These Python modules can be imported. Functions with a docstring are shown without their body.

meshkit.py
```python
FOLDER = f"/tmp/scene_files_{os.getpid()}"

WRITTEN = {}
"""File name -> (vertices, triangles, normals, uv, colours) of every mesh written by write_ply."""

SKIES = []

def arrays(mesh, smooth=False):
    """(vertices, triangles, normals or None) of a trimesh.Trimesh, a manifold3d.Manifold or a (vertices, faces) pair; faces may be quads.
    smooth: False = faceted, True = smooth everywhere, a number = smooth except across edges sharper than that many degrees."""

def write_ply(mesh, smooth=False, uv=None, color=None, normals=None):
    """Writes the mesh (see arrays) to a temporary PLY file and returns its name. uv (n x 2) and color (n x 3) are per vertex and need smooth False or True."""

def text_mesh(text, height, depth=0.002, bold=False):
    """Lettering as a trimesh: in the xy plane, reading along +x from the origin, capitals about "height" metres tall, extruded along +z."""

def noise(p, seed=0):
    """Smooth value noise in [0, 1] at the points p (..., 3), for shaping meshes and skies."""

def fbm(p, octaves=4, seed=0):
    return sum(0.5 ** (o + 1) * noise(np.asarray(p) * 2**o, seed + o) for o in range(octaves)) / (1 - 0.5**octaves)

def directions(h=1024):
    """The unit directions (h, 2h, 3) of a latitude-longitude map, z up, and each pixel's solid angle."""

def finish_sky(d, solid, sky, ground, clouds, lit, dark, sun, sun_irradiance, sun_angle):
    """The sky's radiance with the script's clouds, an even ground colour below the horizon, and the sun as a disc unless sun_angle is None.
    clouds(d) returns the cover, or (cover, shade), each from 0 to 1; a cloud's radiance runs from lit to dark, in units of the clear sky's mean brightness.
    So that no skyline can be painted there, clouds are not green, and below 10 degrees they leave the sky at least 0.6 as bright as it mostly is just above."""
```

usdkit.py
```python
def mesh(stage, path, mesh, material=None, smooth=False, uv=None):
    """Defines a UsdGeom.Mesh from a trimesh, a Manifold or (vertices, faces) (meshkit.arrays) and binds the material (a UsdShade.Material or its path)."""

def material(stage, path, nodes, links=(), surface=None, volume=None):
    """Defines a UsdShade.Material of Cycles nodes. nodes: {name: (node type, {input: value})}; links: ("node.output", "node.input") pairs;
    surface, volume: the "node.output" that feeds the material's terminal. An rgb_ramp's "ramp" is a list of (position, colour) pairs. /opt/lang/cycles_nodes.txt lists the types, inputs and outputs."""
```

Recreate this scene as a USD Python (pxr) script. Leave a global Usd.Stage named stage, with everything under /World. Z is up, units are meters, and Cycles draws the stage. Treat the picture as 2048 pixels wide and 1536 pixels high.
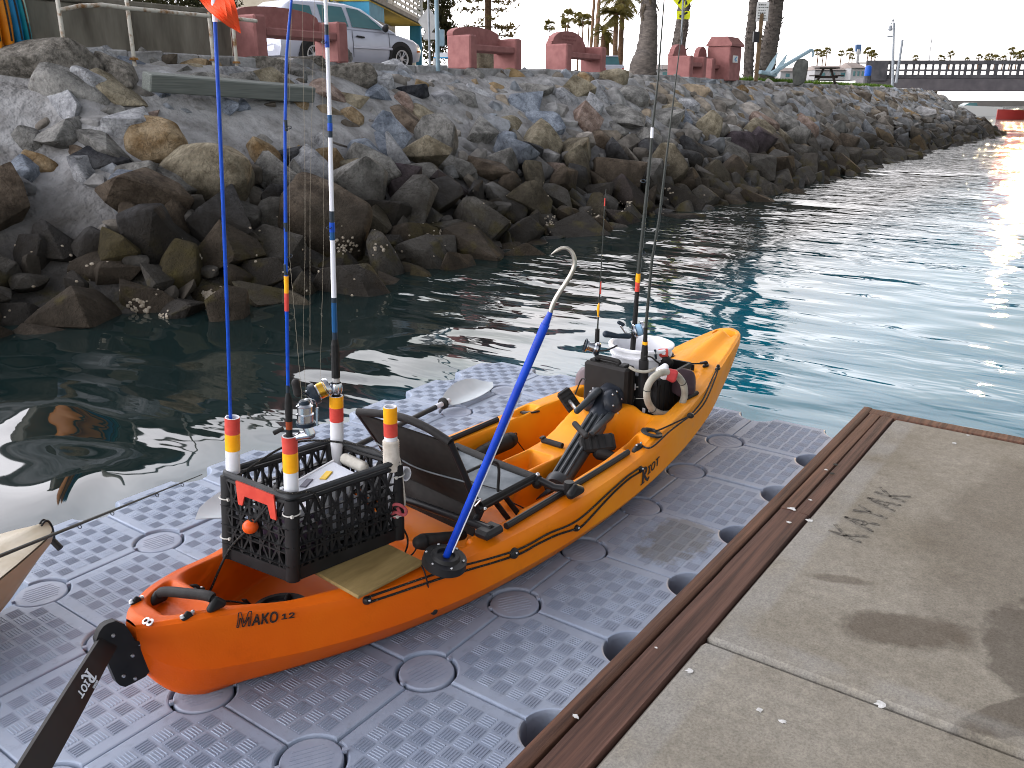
import math, random
import numpy as np, trimesh, shapely, usdkit, meshkit
from shapely import geometry as sg, affinity
from shapely.ops import unary_union
from pxr import Usd, UsdGeom, UsdLux, UsdShade, Sdf, Gf

stage = Usd.Stage.CreateInMemory()
UsdGeom.SetStageUpAxis(stage, UsdGeom.Tokens.z)
UsdGeom.SetStageMetersPerUnit(stage, 1.0)
UsdGeom.Xform.Define(stage, '/World')
UsdGeom.Scope.Define(stage, '/World/Looks')
T = Sdf.ValueTypeNames

# ------------------------------------------------------------------ camera, sky, sun, exposure
CAM = np.array([-1.32001, -1.14370, 1.79303])
FPX = 1744.05                                   # focal length in pixels of a 2048 wide picture
CR = np.array([[0.58264407, -0.81272033, 0.00339876], [0.0, 0.0, 0.0], [0.77279962, 0.55272033, -0.311899]])
CR[2] /= np.linalg.norm(CR[2]); CR[0] -= CR[2] * (CR[0] @ CR[2]); CR[0] /= np.linalg.norm(CR[0]); CR[1] = np.cross(CR[2], CR[0])
cam = UsdGeom.Camera.Define(stage, '/World/camera')
m = Gf.Matrix4d(1)
for i, v in enumerate((CR[0], -CR[1], -CR[2], CAM)):
    for j in range(3):
        m[i, j] = float(v[j])
cam.AddTransformOp().Set(m)
cam.CreateHorizontalApertureAttr(36.0); cam.CreateVerticalApertureAttr(27.0)
cam.CreateFocalLengthAttr(36.0 * FPX / 2048)
cam.CreateClippingRangeAttr(Gf.Vec2f(0.05, 5000))
cam.CreateExposureAttr(EXPOSURE := 1.5)

SUN_ELEV, SUN_DIR = math.radians(7.5), CR[2] + CR[0] * (1965 - 1024) / FPX
SUN_AZ = math.atan2(SUN_DIR[0], SUN_DIR[1])
sun_to = np.array([math.sin(SUN_AZ) * math.cos(SUN_ELEV), math.cos(SUN_AZ) * math.cos(SUN_ELEV), math.sin(SUN_ELEV)])
unit2 = np.array([-0.25, 0.97])          # the side of the sky where the evening cloud lies thickest
dome = UsdLux.DomeLight.Define(stage, '/World/sky')
M_sky = usdkit.material(stage, '/World/Looks/sky_look', {
    'sky': ('sky_texture', {'sky_type': 'single_scattering', 'sun_disc': False, 'sun_elevation': SUN_ELEV, 'sun_rotation': SUN_AZ, 'air_density': 1.0, 'aerosol_density': 0.7, 'ozone_density': 1.6}),
    'tc': ('texture_coordinate', {}), 'mp': ('mapping', {'scale': (1.0, 1.0, 3.2)}),
    'n': ('noise_texture', {'scale': 2.3, 'detail': 5.0, 'roughness': 0.55, 'distortion': 0.3}), 'rmp': ('rgb_ramp', {'ramp': [(0.25, (0.45, 0.45, 0.45)), (0.56, (1.0, 1.0, 1.0))]}),
    'cz': ('map_range', {'from_min': 0.10, 'from_max': 0.34, 'to_min': 1.0, 'to_max': 0.62, 'clamp': True}), 'cc': ('combine_color', {}), 'cm': ('mix', {'mix_type': 'multiply', 'fac': 1.0}), 'bw': ('rgb_to_bw', {}), 'lum': ('math', {'math_type': 'minimum', 'value2': 1.9}), 'sc': ('math', {'math_type': 'multiply_add', 'value2': 0.62}), 'sp': ('separate_xyz', {}), 'lowc': ('map_range', {'from_min': 0.40, 'from_max': 0.85, 'to_min': 13.0, 'to_max': 1.8, 'clamp': True}), 'vx': ('math', {'math_type': 'multiply', 'value2': float(unit2[0])}), 'vy': ('math', {'math_type': 'multiply_add', 'value2': float(unit2[1])}), 'az': ('map_range', {'from_min': -0.45, 'from_max': 0.85, 'to_min': 0.06, 'to_max': 1.0, 'clamp': True}), 'lz': ('math', {'math_type': 'multiply'}), 'cmb': ('combine_color', {}),
    'tint': ('mix', {'mix_type': 'multiply', 'fac': 1.0, 'color2': (1.02, 0.99, 1.04)}),
    'cf': ('math', {'math_type': 'multiply', 'value2': 0.85}), 'mx': ('mix', {'mix_type': 'mix'}), 'cap': ('mix', {'mix_type': 'darken', 'fac': 1.0, 'color2': (3.3, 3.1, 2.25)}), 'bg': ('background_shader', {'strength': 0.15})},
    [('tc.generated', 'mp.vector'), ('mp.vector', 'n.vector'), ('n.fac', 'rmp.fac'), ('rmp.color', 'cf.value1'),
     ('sky.color', 'bw.color'), ('bw.val', 'lum.value1'), ('lum.value', 'sc.value1'), ('tc.generated', 'sp.vector'), ('sp.z', 'lowc.value'), ('sp.x', 'vx.value1'), ('sp.y', 'vy.value1'), ('vx.value', 'vy.value3'), ('vy.value', 'az.value'), ('lowc.result', 'lz.value1'), ('az.result', 'lz.value2'), ('lz.value', 'sc.value3'), ('sc.value', 'cmb.r'), ('sc.value', 'cmb.g'), ('sc.value', 'cmb.b'), ('cmb.color', 'tint.color1'),
     ('sky.color', 'cap.color1'), ('sp.z', 'cz.value'), ('cz.result', 'cc.r'), ('cz.result', 'cc.g'), ('cz.result', 'cc.b'), ('cap.color', 'cm.color1'), ('cc.color', 'cm.color2'), ('cm.color', 'mx.color1'), ('tint.color', 'mx.color2'), ('cf.value', 'mx.fac'), ('mx.color', 'bg.color')], surface='bg.background')
UsdShade.MaterialBindingAPI.Apply(dome.GetPrim()).Bind(M_sky)
dome.GetPrim().SetCustomDataByKey('kind', 'structure')
sun = UsdLux.DistantLight.Define(stage, '/World/sun')
sun.CreateIntensityAttr(0.06); sun.CreateAngleAttr(0.6); sun.CreateNormalizeAttr(True); sun.CreateColorAttr(Gf.Vec3f(1.0, 0.62, 0.24))
zc = sun_to; xc = np.cross([0, 0, 1.0], zc); xc /= np.linalg.norm(xc); yc = np.cross(zc, xc)
m = Gf.Matrix4d(1)
for i, v in enumerate((xc, yc, zc)):
    for j in range(3):
        m[i, j] = float(v[j])
sun.AddTransformOp().Set(m)

# ------------------------------------------------------------------ helpers
R0 = np.random.default_rng(7)
def ray(u, v): return CR[0] * (u - 1024) / FPX + CR[1] * (v - 768) / FPX + CR[2]
def onz(u, v, z): d = ray(u, v); return CAM + d * (z - CAM[2]) / d[2]
def ony(u, v, y): d = ray(u, v); return CAM + d * (y - CAM[1]) / d[1]
def atd(u, v, D): return CAM + ray(u, v) * D                                 # point at depth D
def dep(p): return float((np.asarray(p) - CAM) @ CR[2])
def V(*a): return np.array(a, float)
def unit(v): v = np.asarray(v, float); return v / (np.linalg.norm(v) + 1e-12)

def frame(z, up=(0, 0, 1)):
    z = unit(z); a = np.asarray(up, float)
    if abs(a @ z) > 0.98: a = V(1, 0, 0)
    x = unit(np.cross(a, z)); return x, np.cross(z, x), z
def cat(ms): return trimesh.util.concatenate([m for m in ms if m is not None])
def quads(v, f):
    f = np.asarray(f); return trimesh.Trimesh(np.asarray(v, float), np.vstack([f[:, [0, 1, 2]], f[:, [0, 2, 3]]]), process=False)
def grid_faces(n, k, closed=False):
    i, j = np.meshgrid(np.arange(n - 1), np.arange(k if closed else k - 1), indexing='ij'); j2 = (j + 1) % k
    return np.stack([i * k + j, i * k + j2, (i + 1) * k + j2, (i + 1) * k + j], -1).reshape(-1, 4)
def box(c, size, ax=None, bev=0.0):
    """Box centred at c; ax = (x, y, z) axis triple; bev chamfers every edge."""
    s = np.asarray(size, float) / 2
    if bev > 0:
        b = min(bev, s.min() * 0.9); pts = []
        for sx in (-1, 1):
            for sy in (-1, 1):
                for sz in (-1, 1):
                    for k in range(3):
                        q = s - b; q = q.copy(); q[k] = s[k]; pts.append(q * (sx, sy, sz))
        m = trimesh.convex.convex_hull(np.array(pts))
    else:
        m = trimesh.creation.box(2 * s)
    v = m.vertices
    if ax is not None: v = v @ np.array(ax)
    return trimesh.Trimesh(v + np.asarray(c, float), m.faces, process=False)
def beam(a, b, w, h, up=(0, 0, 1), bev=0.0):
    """Straight bar from a to b, w wide and h thick (h along up)."""
    a, b = np.asarray(a, float), np.asarray(b, float); z = unit(b - a); x, y, _ = frame(z, up)
    return box((a + b) / 2, (w, h, np.linalg.norm(b - a)), (x, y, z), bev)
def tube(pts, r, n=10, cap=True, closed=False):
    p = np.asarray(pts, float); k = len(p)
    r = np.broadcast_to(np.asarray(r, float), (k,))
    if closed: t = np.roll(p, -1, 0) - np.roll(p, 1, 0)
    else: t = np.gradient(p, axis=0)
    t /= np.linalg.norm(t, axis=1, keepdims=True) + 1e-12
    x = frame(t[0])[0]; X = []
    for i in range(k):
        x = x - t[i] * (x @ t[i]); x = unit(x); X.append(x)
    X = np.array(X); Y = np.cross(t, X); an = np.arange(n) * 2 * np.pi / n
    v = p[:, None] + r[:, None, None] * (np.cos(an)[None, :, None] * X[:, None] + np.sin(an)[None, :, None] * Y[:, None])
    v = v.reshape(-1, 3)
    if closed:
        f = grid_faces(k + 1, n, True) % (k * n)
        return quads(v, f)
    m = quads(v, grid_faces(k, n, True))
    if cap:
        v2 = np.vstack([v, p[0], p[-1]]); c0, c1 = len(v), len(v) + 1; j = np.arange(n); j2 = (j + 1) % n
        f = np.vstack([m.faces, np.stack([np.full(n, c0), j2, j], 1), np.stack([np.full(n, c1), (k - 1) * n + j, (k - 1) * n + j2], 1)])
        m = trimesh.Trimesh(v2, f, process=False)
    return m
def rod(a, b, r0, r1=None, n=12): return tube([a, b], [r0, r0 if r1 is None else r1], n)
def curve(pts, n=24):
    """Smooth (Catmull-Rom) line through the points."""
    p = np.asarray(pts, float); p = np.vstack([2 * p[0] - p[1], p, 2 * p[-1] - p[-2]]); out = []
    seg = len(p) - 3
    for i in range(seg):
        a, b, c, d = p[i:i + 4]
        for t in np.linspace(0, 1, max(2, n // seg), endpoint=False):
            out.append(0.5 * ((2 * b) + (c - a) * t + (2 * a - 5 * b + 4 * c - d) * t * t + (3 * b - a - 3 * c + d) * t ** 3))
    out.append(p[-2]); return np.array(out)
def lathe(prof, c, axis=(0, 0, 1), n=24, up=(0, 0, 1)):
    """prof: (radius, height) pairs along axis from c."""
    x, y, z = frame(axis, up); pr = np.asarray(prof, float); an = np.arange(n) * 2 * np.pi / n
    v = np.asarray(c, float) + pr[:, 0, None, None] * (np.cos(an)[None, :, None] * x + np.sin(an)[None, :, None] * y) + pr[:, 1, None, None] * z
    return quads(v.reshape(-1, 3), grid_faces(len(pr), n, True))
def extrude(poly, h, c=(0, 0, 0), ax=None):
    """Extrudes a shapely polygon by h along ax[2]; polygon x, y along ax[0], ax[1]."""
    gs = poly.geoms if hasattr(poly, 'geoms') else [poly]; ms = []
    for g in gs:
        if g.area > 1e-9: ms.append(trimesh.creation.extrude_polygon(g, h, engine='earcut'))
    m = cat(ms); v = np.asarray(m.vertices)
    if ax is not None: v = v @ np.array(ax)
    return trimesh.Trimesh(v + np.asarray(c, float), m.faces, process=False)
def ball(c, r, n=2, sc=(1, 1, 1), ax=None):
    m = trimesh.creation.icosphere(n, 1.0); v = m.vertices * np.asarray(r, float) * np.asarray(sc, float)
    if ax is not None: v = v @ np.array(ax)
    return trimesh.Trimesh(v + np.asarray(c, float), m.faces, process=False)
def hullof(balls, n=1):
    return trimesh.convex.convex_hull(np.vstack([ball(c, r, n).vertices for c, r in balls]))
def chain(balls, n=2):
    """Union-like chain: hull of each neighbouring pair of spheres."""
    return cat([hullof([balls[i], balls[i + 1]], n) for i in range(len(balls) - 1)])
def text_poly(txt, h, bold=True):
    m = meshkit.text_mesh(txt, h, 0.002, bold); top = m.triangles[m.face_normals[:, 2] > 0.9][:, :, :2]
    return unary_union([sg.Polygon(t) for t in top if sg.Polygon(t).area > 0]).buffer(h * 0.004)

names = {}
def path_for(parent, name):
    base = f'{parent}/{name}'; k = names.get(base, -1) + 1; names[base] = k
    return base if k == 0 else f'{base}_{k:03d}'
origin = {}
def tag(p, label=None, cat=None, group=None, kind=None):
    for k, v in (('label', label), ('category', cat), ('group', group), ('kind', kind)):
        if v: p.SetCustomDataByKey(k, v)
    return p
def thing(name, label, category, loc=(0, 0, 0), group=None):
    """An Xform at the thing's base; its parts are meshes under it."""
    pth = path_for('/World', name); x = UsdGeom.Xform.Define(stage, pth); loc = np.asarray(loc, float)
    x.AddTranslateOp().Set(Gf.Vec3d(*map(float, loc))); origin[pth] = loc
    tag(x.GetPrim(), label, category, group); return pth
def part(parent, name, mesh, mat, smooth=35, label=None, kind=None):
    """A mesh given in world coordinates, put under parent (a thing or a part)."""
    pth = path_for(parent, name); o = origin.get(parent, np.zeros(3)); origin[pth] = o
    v, f, n = meshkit.arrays(mesh, smooth)
    g = usdkit.mesh(stage, pth, (v - o, f), mat)
    if n is not None:
        g.CreateNormalsAttr().Set([Gf.Vec3f(*map(float, q)) for q in n]); g.SetNormalsInterpolation('vertex')
    tag(g.GetPrim(), label, None, None, kind); return pth
def solo(name, mesh, mat, label=None, category=None, group=None, kind=None, smooth=35):
    """A thing that is one mesh."""
    pth = part('/World', name, mesh, mat, smooth); tag(stage.GetPrimAtPath(pth), label, category, group, kind); return pth
def copy_of(src, name, label, group, loc, rotz=0.0, scale=1.0):
    pth = path_for('/World', name); x = UsdGeom.Xform.Define(stage, pth)
    x.GetPrim().GetReferences().AddInternalReference(src); x.GetPrim().SetInstanceable(True)
    x.ClearXformOpOrder(); x.AddTranslateOp().Set(Gf.Vec3d(*map(float, loc))); x.AddRotateZOp().Set(float(rotz)); x.AddScaleOp().Set(Gf.Vec3f(*np.broadcast_to(np.asarray(scale, float), (3,)).tolist()))
    tag(x.GetPrim(), label, None, group); return pth

# ------------------------------------------------------------------ materials
def M(name, col, col2=None, scale=6.0, rough=0.5, rough2=None, metallic=0.0, bump=0.0, bscale=80.0, detail=4.0, lo=0.35, hi=0.65, stretch=None, spec=0.28, world=False, coat=0.0, extra=None):
    """Principled look: two tones mixed by noise, a fine bump and a little roughness variation."""
    n = {'p': ('principled_bsdf', {'base_color': col, 'roughness': rough, 'metallic': metallic, 'specular_ior_level': spec, 'coat_weight': coat})}; l = []
    n['tc'] = ('geometry', {}) if world else ('texture_coordinate', {}); vec = 'tc.position' if world else 'tc.object'
    if stretch is not None:
        n['mp'] = ('mapping', {'scale': stretch}); l.append((vec, 'mp.vector')); vec = 'mp.vector'
    if col2 is not None:
        n['nz'] = ('noise_texture', {'scale': scale, 'detail': detail, 'roughness': 0.6})
        n['rp'] = ('rgb_ramp', {'ramp': [(lo, col), (hi, col2)]}); l += [(vec, 'nz.vector'), ('nz.fac', 'rp.fac'), ('rp.color', 'p.base_color')]
        if rough2 is not None:
            n['rm'] = ('map_range', {'from_min': lo, 'from_max': hi, 'to_min': rough, 'to_max': rough2}); l += [('nz.fac', 'rm.value'), ('rm.result', 'p.roughness')]
    if bump:
        n['bn'] = ('noise_texture', {'scale': bscale, 'detail': 3.0}); n['b'] = ('bump', {'strength': 1.0, 'distance': bump})
        l += [(vec, 'bn.vector'), ('bn.fac', 'b.height'), ('b.normal', 'p.normal')]
    if extra: extra(n, l)
    return usdkit.material(stage, f'/World/Looks/{name}', n, l, surface='p.BSDF')
# ------------------------------------------------------------------ water
WZ = -0.28
def smooth(a, b, x): t = np.clip((np.asarray(x, float) - a) / (b - a), 0, 1); return t * t * (3 - 2 * t)
def water_look():
    n = {'g': ('geometry', {}), 'sep': ('separate_xyz', {}),
         'm1': ('mapping', {'rotation': (0, 0, -0.62), 'scale': (1.0, 0.55, 1.0)}), 'm2': ('mapping', {'rotation': (0, 0, -0.55), 'scale': (1.0, 0.35, 1.0)}),
         'n1': ('noise_texture', {'scale': 1.25, 'detail': 1.0, 'roughness': 0.45, 'distortion': 0.35}),
         'n2': ('noise_texture', {'scale': 4.6, 'detail': 2.0, 'roughness': 0.5, 'distortion': 0.25}),
         'n3': ('noise_texture', {'scale': 0.28, 'detail': 2.0}),
         'gain': ('map_range', {'from_min': 0.40, 'from_max': 0.62, 'to_min': 0.25, 'to_max': 1.15}),
         'far': ('map_range', {'from_min': 1.5, 'from_max': 6.5, 'to_min': 0.14, 'to_max': 1.0}),
         'a1': ('math', {'math_type': 'multiply', 'value2': 0.072}), 'a2': ('math', {'math_type': 'multiply', 'value2': 0.020}),
         'a3': ('math', {'math_type': 'multiply'}), 'a4': ('math', {'math_type': 'multiply'}), 's': ('math', {'math_type': 'add'}),
         'b': ('bump', {'strength': 1.0, 'distance': 1.0}),
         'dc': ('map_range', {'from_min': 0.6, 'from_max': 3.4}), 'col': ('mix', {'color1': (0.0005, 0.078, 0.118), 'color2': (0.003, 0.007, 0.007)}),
         'p': ('principled_bsdf', {'roughness': 0.02, 'ior': 1.40})}
    l = [('g.position', 'm1.vector'), ('g.position', 'm2.vector'), ('m1.vector', 'n1.vector'), ('m2.vector', 'n2.vector'), ('g.position', 'n3.vector'),
         ('n3.fac', 'gain.value'), ('g.position', 'sep.vector'), ('sep.x', 'far.value'), ('n1.fac', 'a1.value1'), ('n2.fac', 'a2.value1'),
         ('a2.value', 'a3.value1'), ('gain.result', 'a3.value2'), ('a3.value', 'a4.value1'), ('far.result', 'a4.value2'),
         ('a1.value', 's.value1'), ('a4.value', 's.value2'), ('s.value', 'b.height'), ('b.normal', 'p.normal'),
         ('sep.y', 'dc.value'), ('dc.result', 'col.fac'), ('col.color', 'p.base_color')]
    return usdkit.material(stage, '/World/Looks/water_look', n, l, surface='p.BSDF')
M_water = water_look()
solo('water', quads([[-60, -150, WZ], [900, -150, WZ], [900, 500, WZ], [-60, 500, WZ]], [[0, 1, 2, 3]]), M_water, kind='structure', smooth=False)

# ------------------------------------------------------------------ the modular float the kayak lies on
def dirt_patch(n, l):
    """A dried mud stain and general grime on the floats."""
    n['gp'] = ('geometry', {}); n['d'] = ('vector_math', {'vector_math_type': 'distance'}) if False else ('mapping', {'location': (-1.80, -0.22, 0.0)})
    n['ms'] = ('mapping', {'scale': (2.6, 3.9, 0.0)})
    n['len'] = ('gradient_texture', {'gradient_type': 'spherical'})
    n['sn'] = ('noise_texture', {'scale': 9.0, 'detail': 5.0, 'roughness': 0.65}); n['ad'] = ('math', {'math_type': 'multiply'})
    n['sr'] = ('rgb_ramp', {'ramp': [(0.20, (0, 0, 0)), (0.27, (1, 1, 1))]}); n['sm'] = ('math', {'math_type': 'multiply', 'value2': 0.55})
    n['mxs'] = ('mix', {'color2': (0.13, 0.118, 0.09)})
    l[:] = [x for x in l if x[1] != 'p.base_color']
    l += [('gp.position', 'd.vector'), ('d.vector', 'ms.vector'), ('ms.vector', 'len.vector'), ('gp.position', 'sn.vector'), ('len.fac', 'ad.value1'), ('sn.fac', 'ad.value2'),
          ('ad.value', 'sr.fac'), ('sr.color', 'sm.value1'), ('sm.value', 'mxs.fac'), ('rp.color', 'sk3.color1'), ('gp.position', 'sk.vector'), ('sk.fac', 'sk2.fac'), ('sk2.color', 'sk3.color2'), ('sk3.color', 'mxs.color1'), ('mxs.color', 'p.base_color')]
    n['sk'] = ('noise_texture', {'scale': 19.0, 'detail': 8.0, 'roughness': 0.72}); n['sk2'] = ('rgb_ramp', {'ramp': [(0.30, (0.72, 0.71, 0.68)), (0.46, (1, 1, 1)), (0.62, (1.0, 1.0, 1.0)), (0.74, (1.22, 1.21, 1.18))]}); n['sk3'] = ('mix', {'mix_type': 'multiply', 'fac': 0.8})
M_float = M('float_plastic', (0.225, 0.272, 0.365), (0.335, 0.385, 0.475), scale=2.2, rough=0.42, rough2=0.55, bump=0.0006, bscale=240, lo=0.3, hi=0.72, world=True, extra=dirt_patch)
M_pin = M('float_pin_plastic', (0.235, 0.272, 0.355), (0.325, 0.36, 0.44), scale=5, rough=0.5, bump=0.0008, bscale=120, world=True)
def corner_outline(h, r, n=9):
    """Square of half side h with a round bite of radius r out of each corner."""
    p = []
    for k in range(4):
        a0 = math.pi / 2 * k; cx, cy = h * math.cos(a0 + math.pi / 4) * math.sqrt(2), h * math.sin(a0 + math.pi / 4) * math.sqrt(2)
        for t in np.linspace(-math.pi / 2, -math.pi, n):
            p.append((cx + r * math.cos(a0 + t), cy + r * math.sin(a0 + t)))
    return np.array(p)
def float_mesh():
    rings = [(0.2495, 0.100, -0.40), (0.2495, 0.100, -0.022), (0.2485, 0.1015, -0.010), (0.2455, 0.105, -0.002), (0.240, 0.110, 0.0)]
    o = [np.c_[corner_outline(0.25, r)[:, :2] * (h / 0.25), np.full(36, z)] for h, r, z in rings]
    o = []
    for h, r, z in rings:
        q = corner_outline(0.25, r); q = np.clip(q, -h, h); o.append(np.c_[q, np.full(len(q), z)])
    k = len(o[0]); v = np.vstack(o); m = quads(v, grid_faces(len(o), k, True))
    top = o[-1]; pts, fc = trimesh.creation.triangulate_polygon(sg.Polygon(top[:, :2]), engine='earcut')
    return cat([m, trimesh.Trimesh(np.c_[pts, np.zeros(len(pts))], fc, process=False)])
def tread_mesh(kind):
    ms = []; n = 7; c = 0.0585
    for i in range(n):
        for j in range(n):
            x, y = (i - 3) * c, (j - 3) * c
            if abs(x) + abs(y) > 0.315 or (i + j) % 2 != kind: continue
            if kind: ms.append(quads([[x - 0.0265, y - 0.0265, 0.0005], [x + 0.0265, y - 0.0265, 0.0005], [x + 0.0265, y + 0.0265, 0.0005], [x - 0.0265, y + 0.0265, 0.0005]], [[0, 1, 2, 3]]))
            for k in range(5):
                o = (k - 2) * 0.0102
                s = (0.044, 0.0048) if (i + j) % 2 else (0.0048, 0.044)
                px, py = (x, y + o) if (i + j) % 2 else (x + o, y)
                a, b = s[0] / 2, s[1] / 2; z0, z1 = 0.0002, 0.0022
                v = [[px - a, py - b, z0], [px + a, py - b, z0], [px + a, py + b, z0], [px - a, py + b, z0]]
                e = 0.0012
                v += [[px - a + e, py - b + e, z1], [px + a - e, py - b + e, z1], [px + a - e, py + b - e, z1], [px - a + e, py + b - e, z1]]
                ms.append(quads(v, [[0, 1, 5, 4], [1, 2, 6, 5], [2, 3, 7, 6], [3, 0, 4, 7], [4, 5, 6, 7]]))
    return cat(ms)
dock = thing('floating_dock', 'grey modular float of square ribbed plastic cubes under the orange kayak', 'floating dock')
fm, tms = float_mesh(), (tread_mesh(0), tread_mesh(1))
M_groove = M('float_tread_dirty', (0.182, 0.222, 0.305), (0.275, 0.318, 0.400), scale=2.2, rough=0.55, lo=0.3, hi=0.72, world=True, extra=dirt_patch)
Rf = np.random.default_rng(3)
for i in range(-3, 7):
    for j in range(5):
        x, y = i * 0.5 + 0.25, j * 0.5 + 0.25
        if i < 0 and j == 4: continue
        dz = float(Rf.normal(0, 0.0025)); rx, ry = Rf.normal(0, 0.004, 2)
        def put(m):
            v = m.vertices.copy(); v[:, 2] += dz + rx * v[:, 0] + ry * v[:, 1]; return trimesh.Trimesh(v + V(x, y, 0), m.faces, process=False)
        c = part(dock, 'float_cube', put(fm), M_float, smooth=40)
        part(c, 'tread', put(tms[0]), M_float, smooth=False); part(c, 'tread', put(tms[1]), M_groove, smooth=False)
pin_prof = [(0, -0.012), (0.060, -0.012), (0.062, -0.0115)]
for i in range(-2, 8):
    for j in range(1, 5):
        if i <= 0 and j == 5: continue
        c = V(i * 0.5, j * 0.5, 0)
        if i == 7: continue
        m = lathe([(0.0, -0.004), (0.086, -0.004), (0.0905, -0.007), (0.092, -0.012), (0.092, -0.06)], c, n=40)
        m.invert() if m.volume < 0 else None
        p = part(dock, 'connector_pin', m, M_pin, smooth=40)
        a = Rf.uniform(-0.2, 0.2) - 0.4
        ms = [box(c + V(math.cos(a + q) * 0.096, math.sin(a + q) * 0.096, -0.004), (0.012, 0.014, 0.012), (V(math.cos(a + q), math.sin(a + q), 0), V(-math.sin(a + q), math.cos(a + q), 0), V(0, 0, 1))) for q in (0, math.pi)]
        part(p, 'lug', cat(ms), M_pin)
        part(p, 'mould_line', cat([box(c + V(k * 0.016 * math.sin(a), -k * 0.016 * math.cos(a), -0.0034), (0.13 - abs(k) * 0.012, 0.0025, 0.0012), (V(math.cos(a), math.sin(a), 0), V(-math.sin(a), math.cos(a), 0), V(0, 0, 1))) for k in range(-3, 4)]), M_pin, smooth=False)

# ------------------------------------------------------------------ the concrete walkway with its timber edge
DZ = 0.15
def wood(name, c1, c2, sc=(0.9, 30.0, 30.0)):
    def ex(n, l):
        n['wn'] = ('noise_texture', {'scale': 1.0, 'detail': 6.0, 'roughness': 0.7}); n['wb'] = ('bump', {'strength': 0.9, 'distance': 0.006})
        n['wm'] = ('mapping', {'scale': (1.6, 75.0, 75.0)})
        l += [('tc.position', 'wm.vector'), ('wm.vector', 'wn.vector'), ('wn.fac', 'wb.height'), ('wb.normal', 'p.normal')]
    return M(name, c1, c2, scale=1.6, rough=0.75, lo=0.32, hi=0.7, detail=6, stretch=sc, world=True, extra=ex)
M_wood = wood('edge_timber', (0.028, 0.013, 0.010), (0.125, 0.060, 0.043))
M_wood2 = wood('edge_timber_outer', (0.036, 0.016, 0.011), (0.155, 0.074, 0.046))
W4, W5 = (1.62, -1.26, DZ), (1.18, -1.14, DZ)
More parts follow.
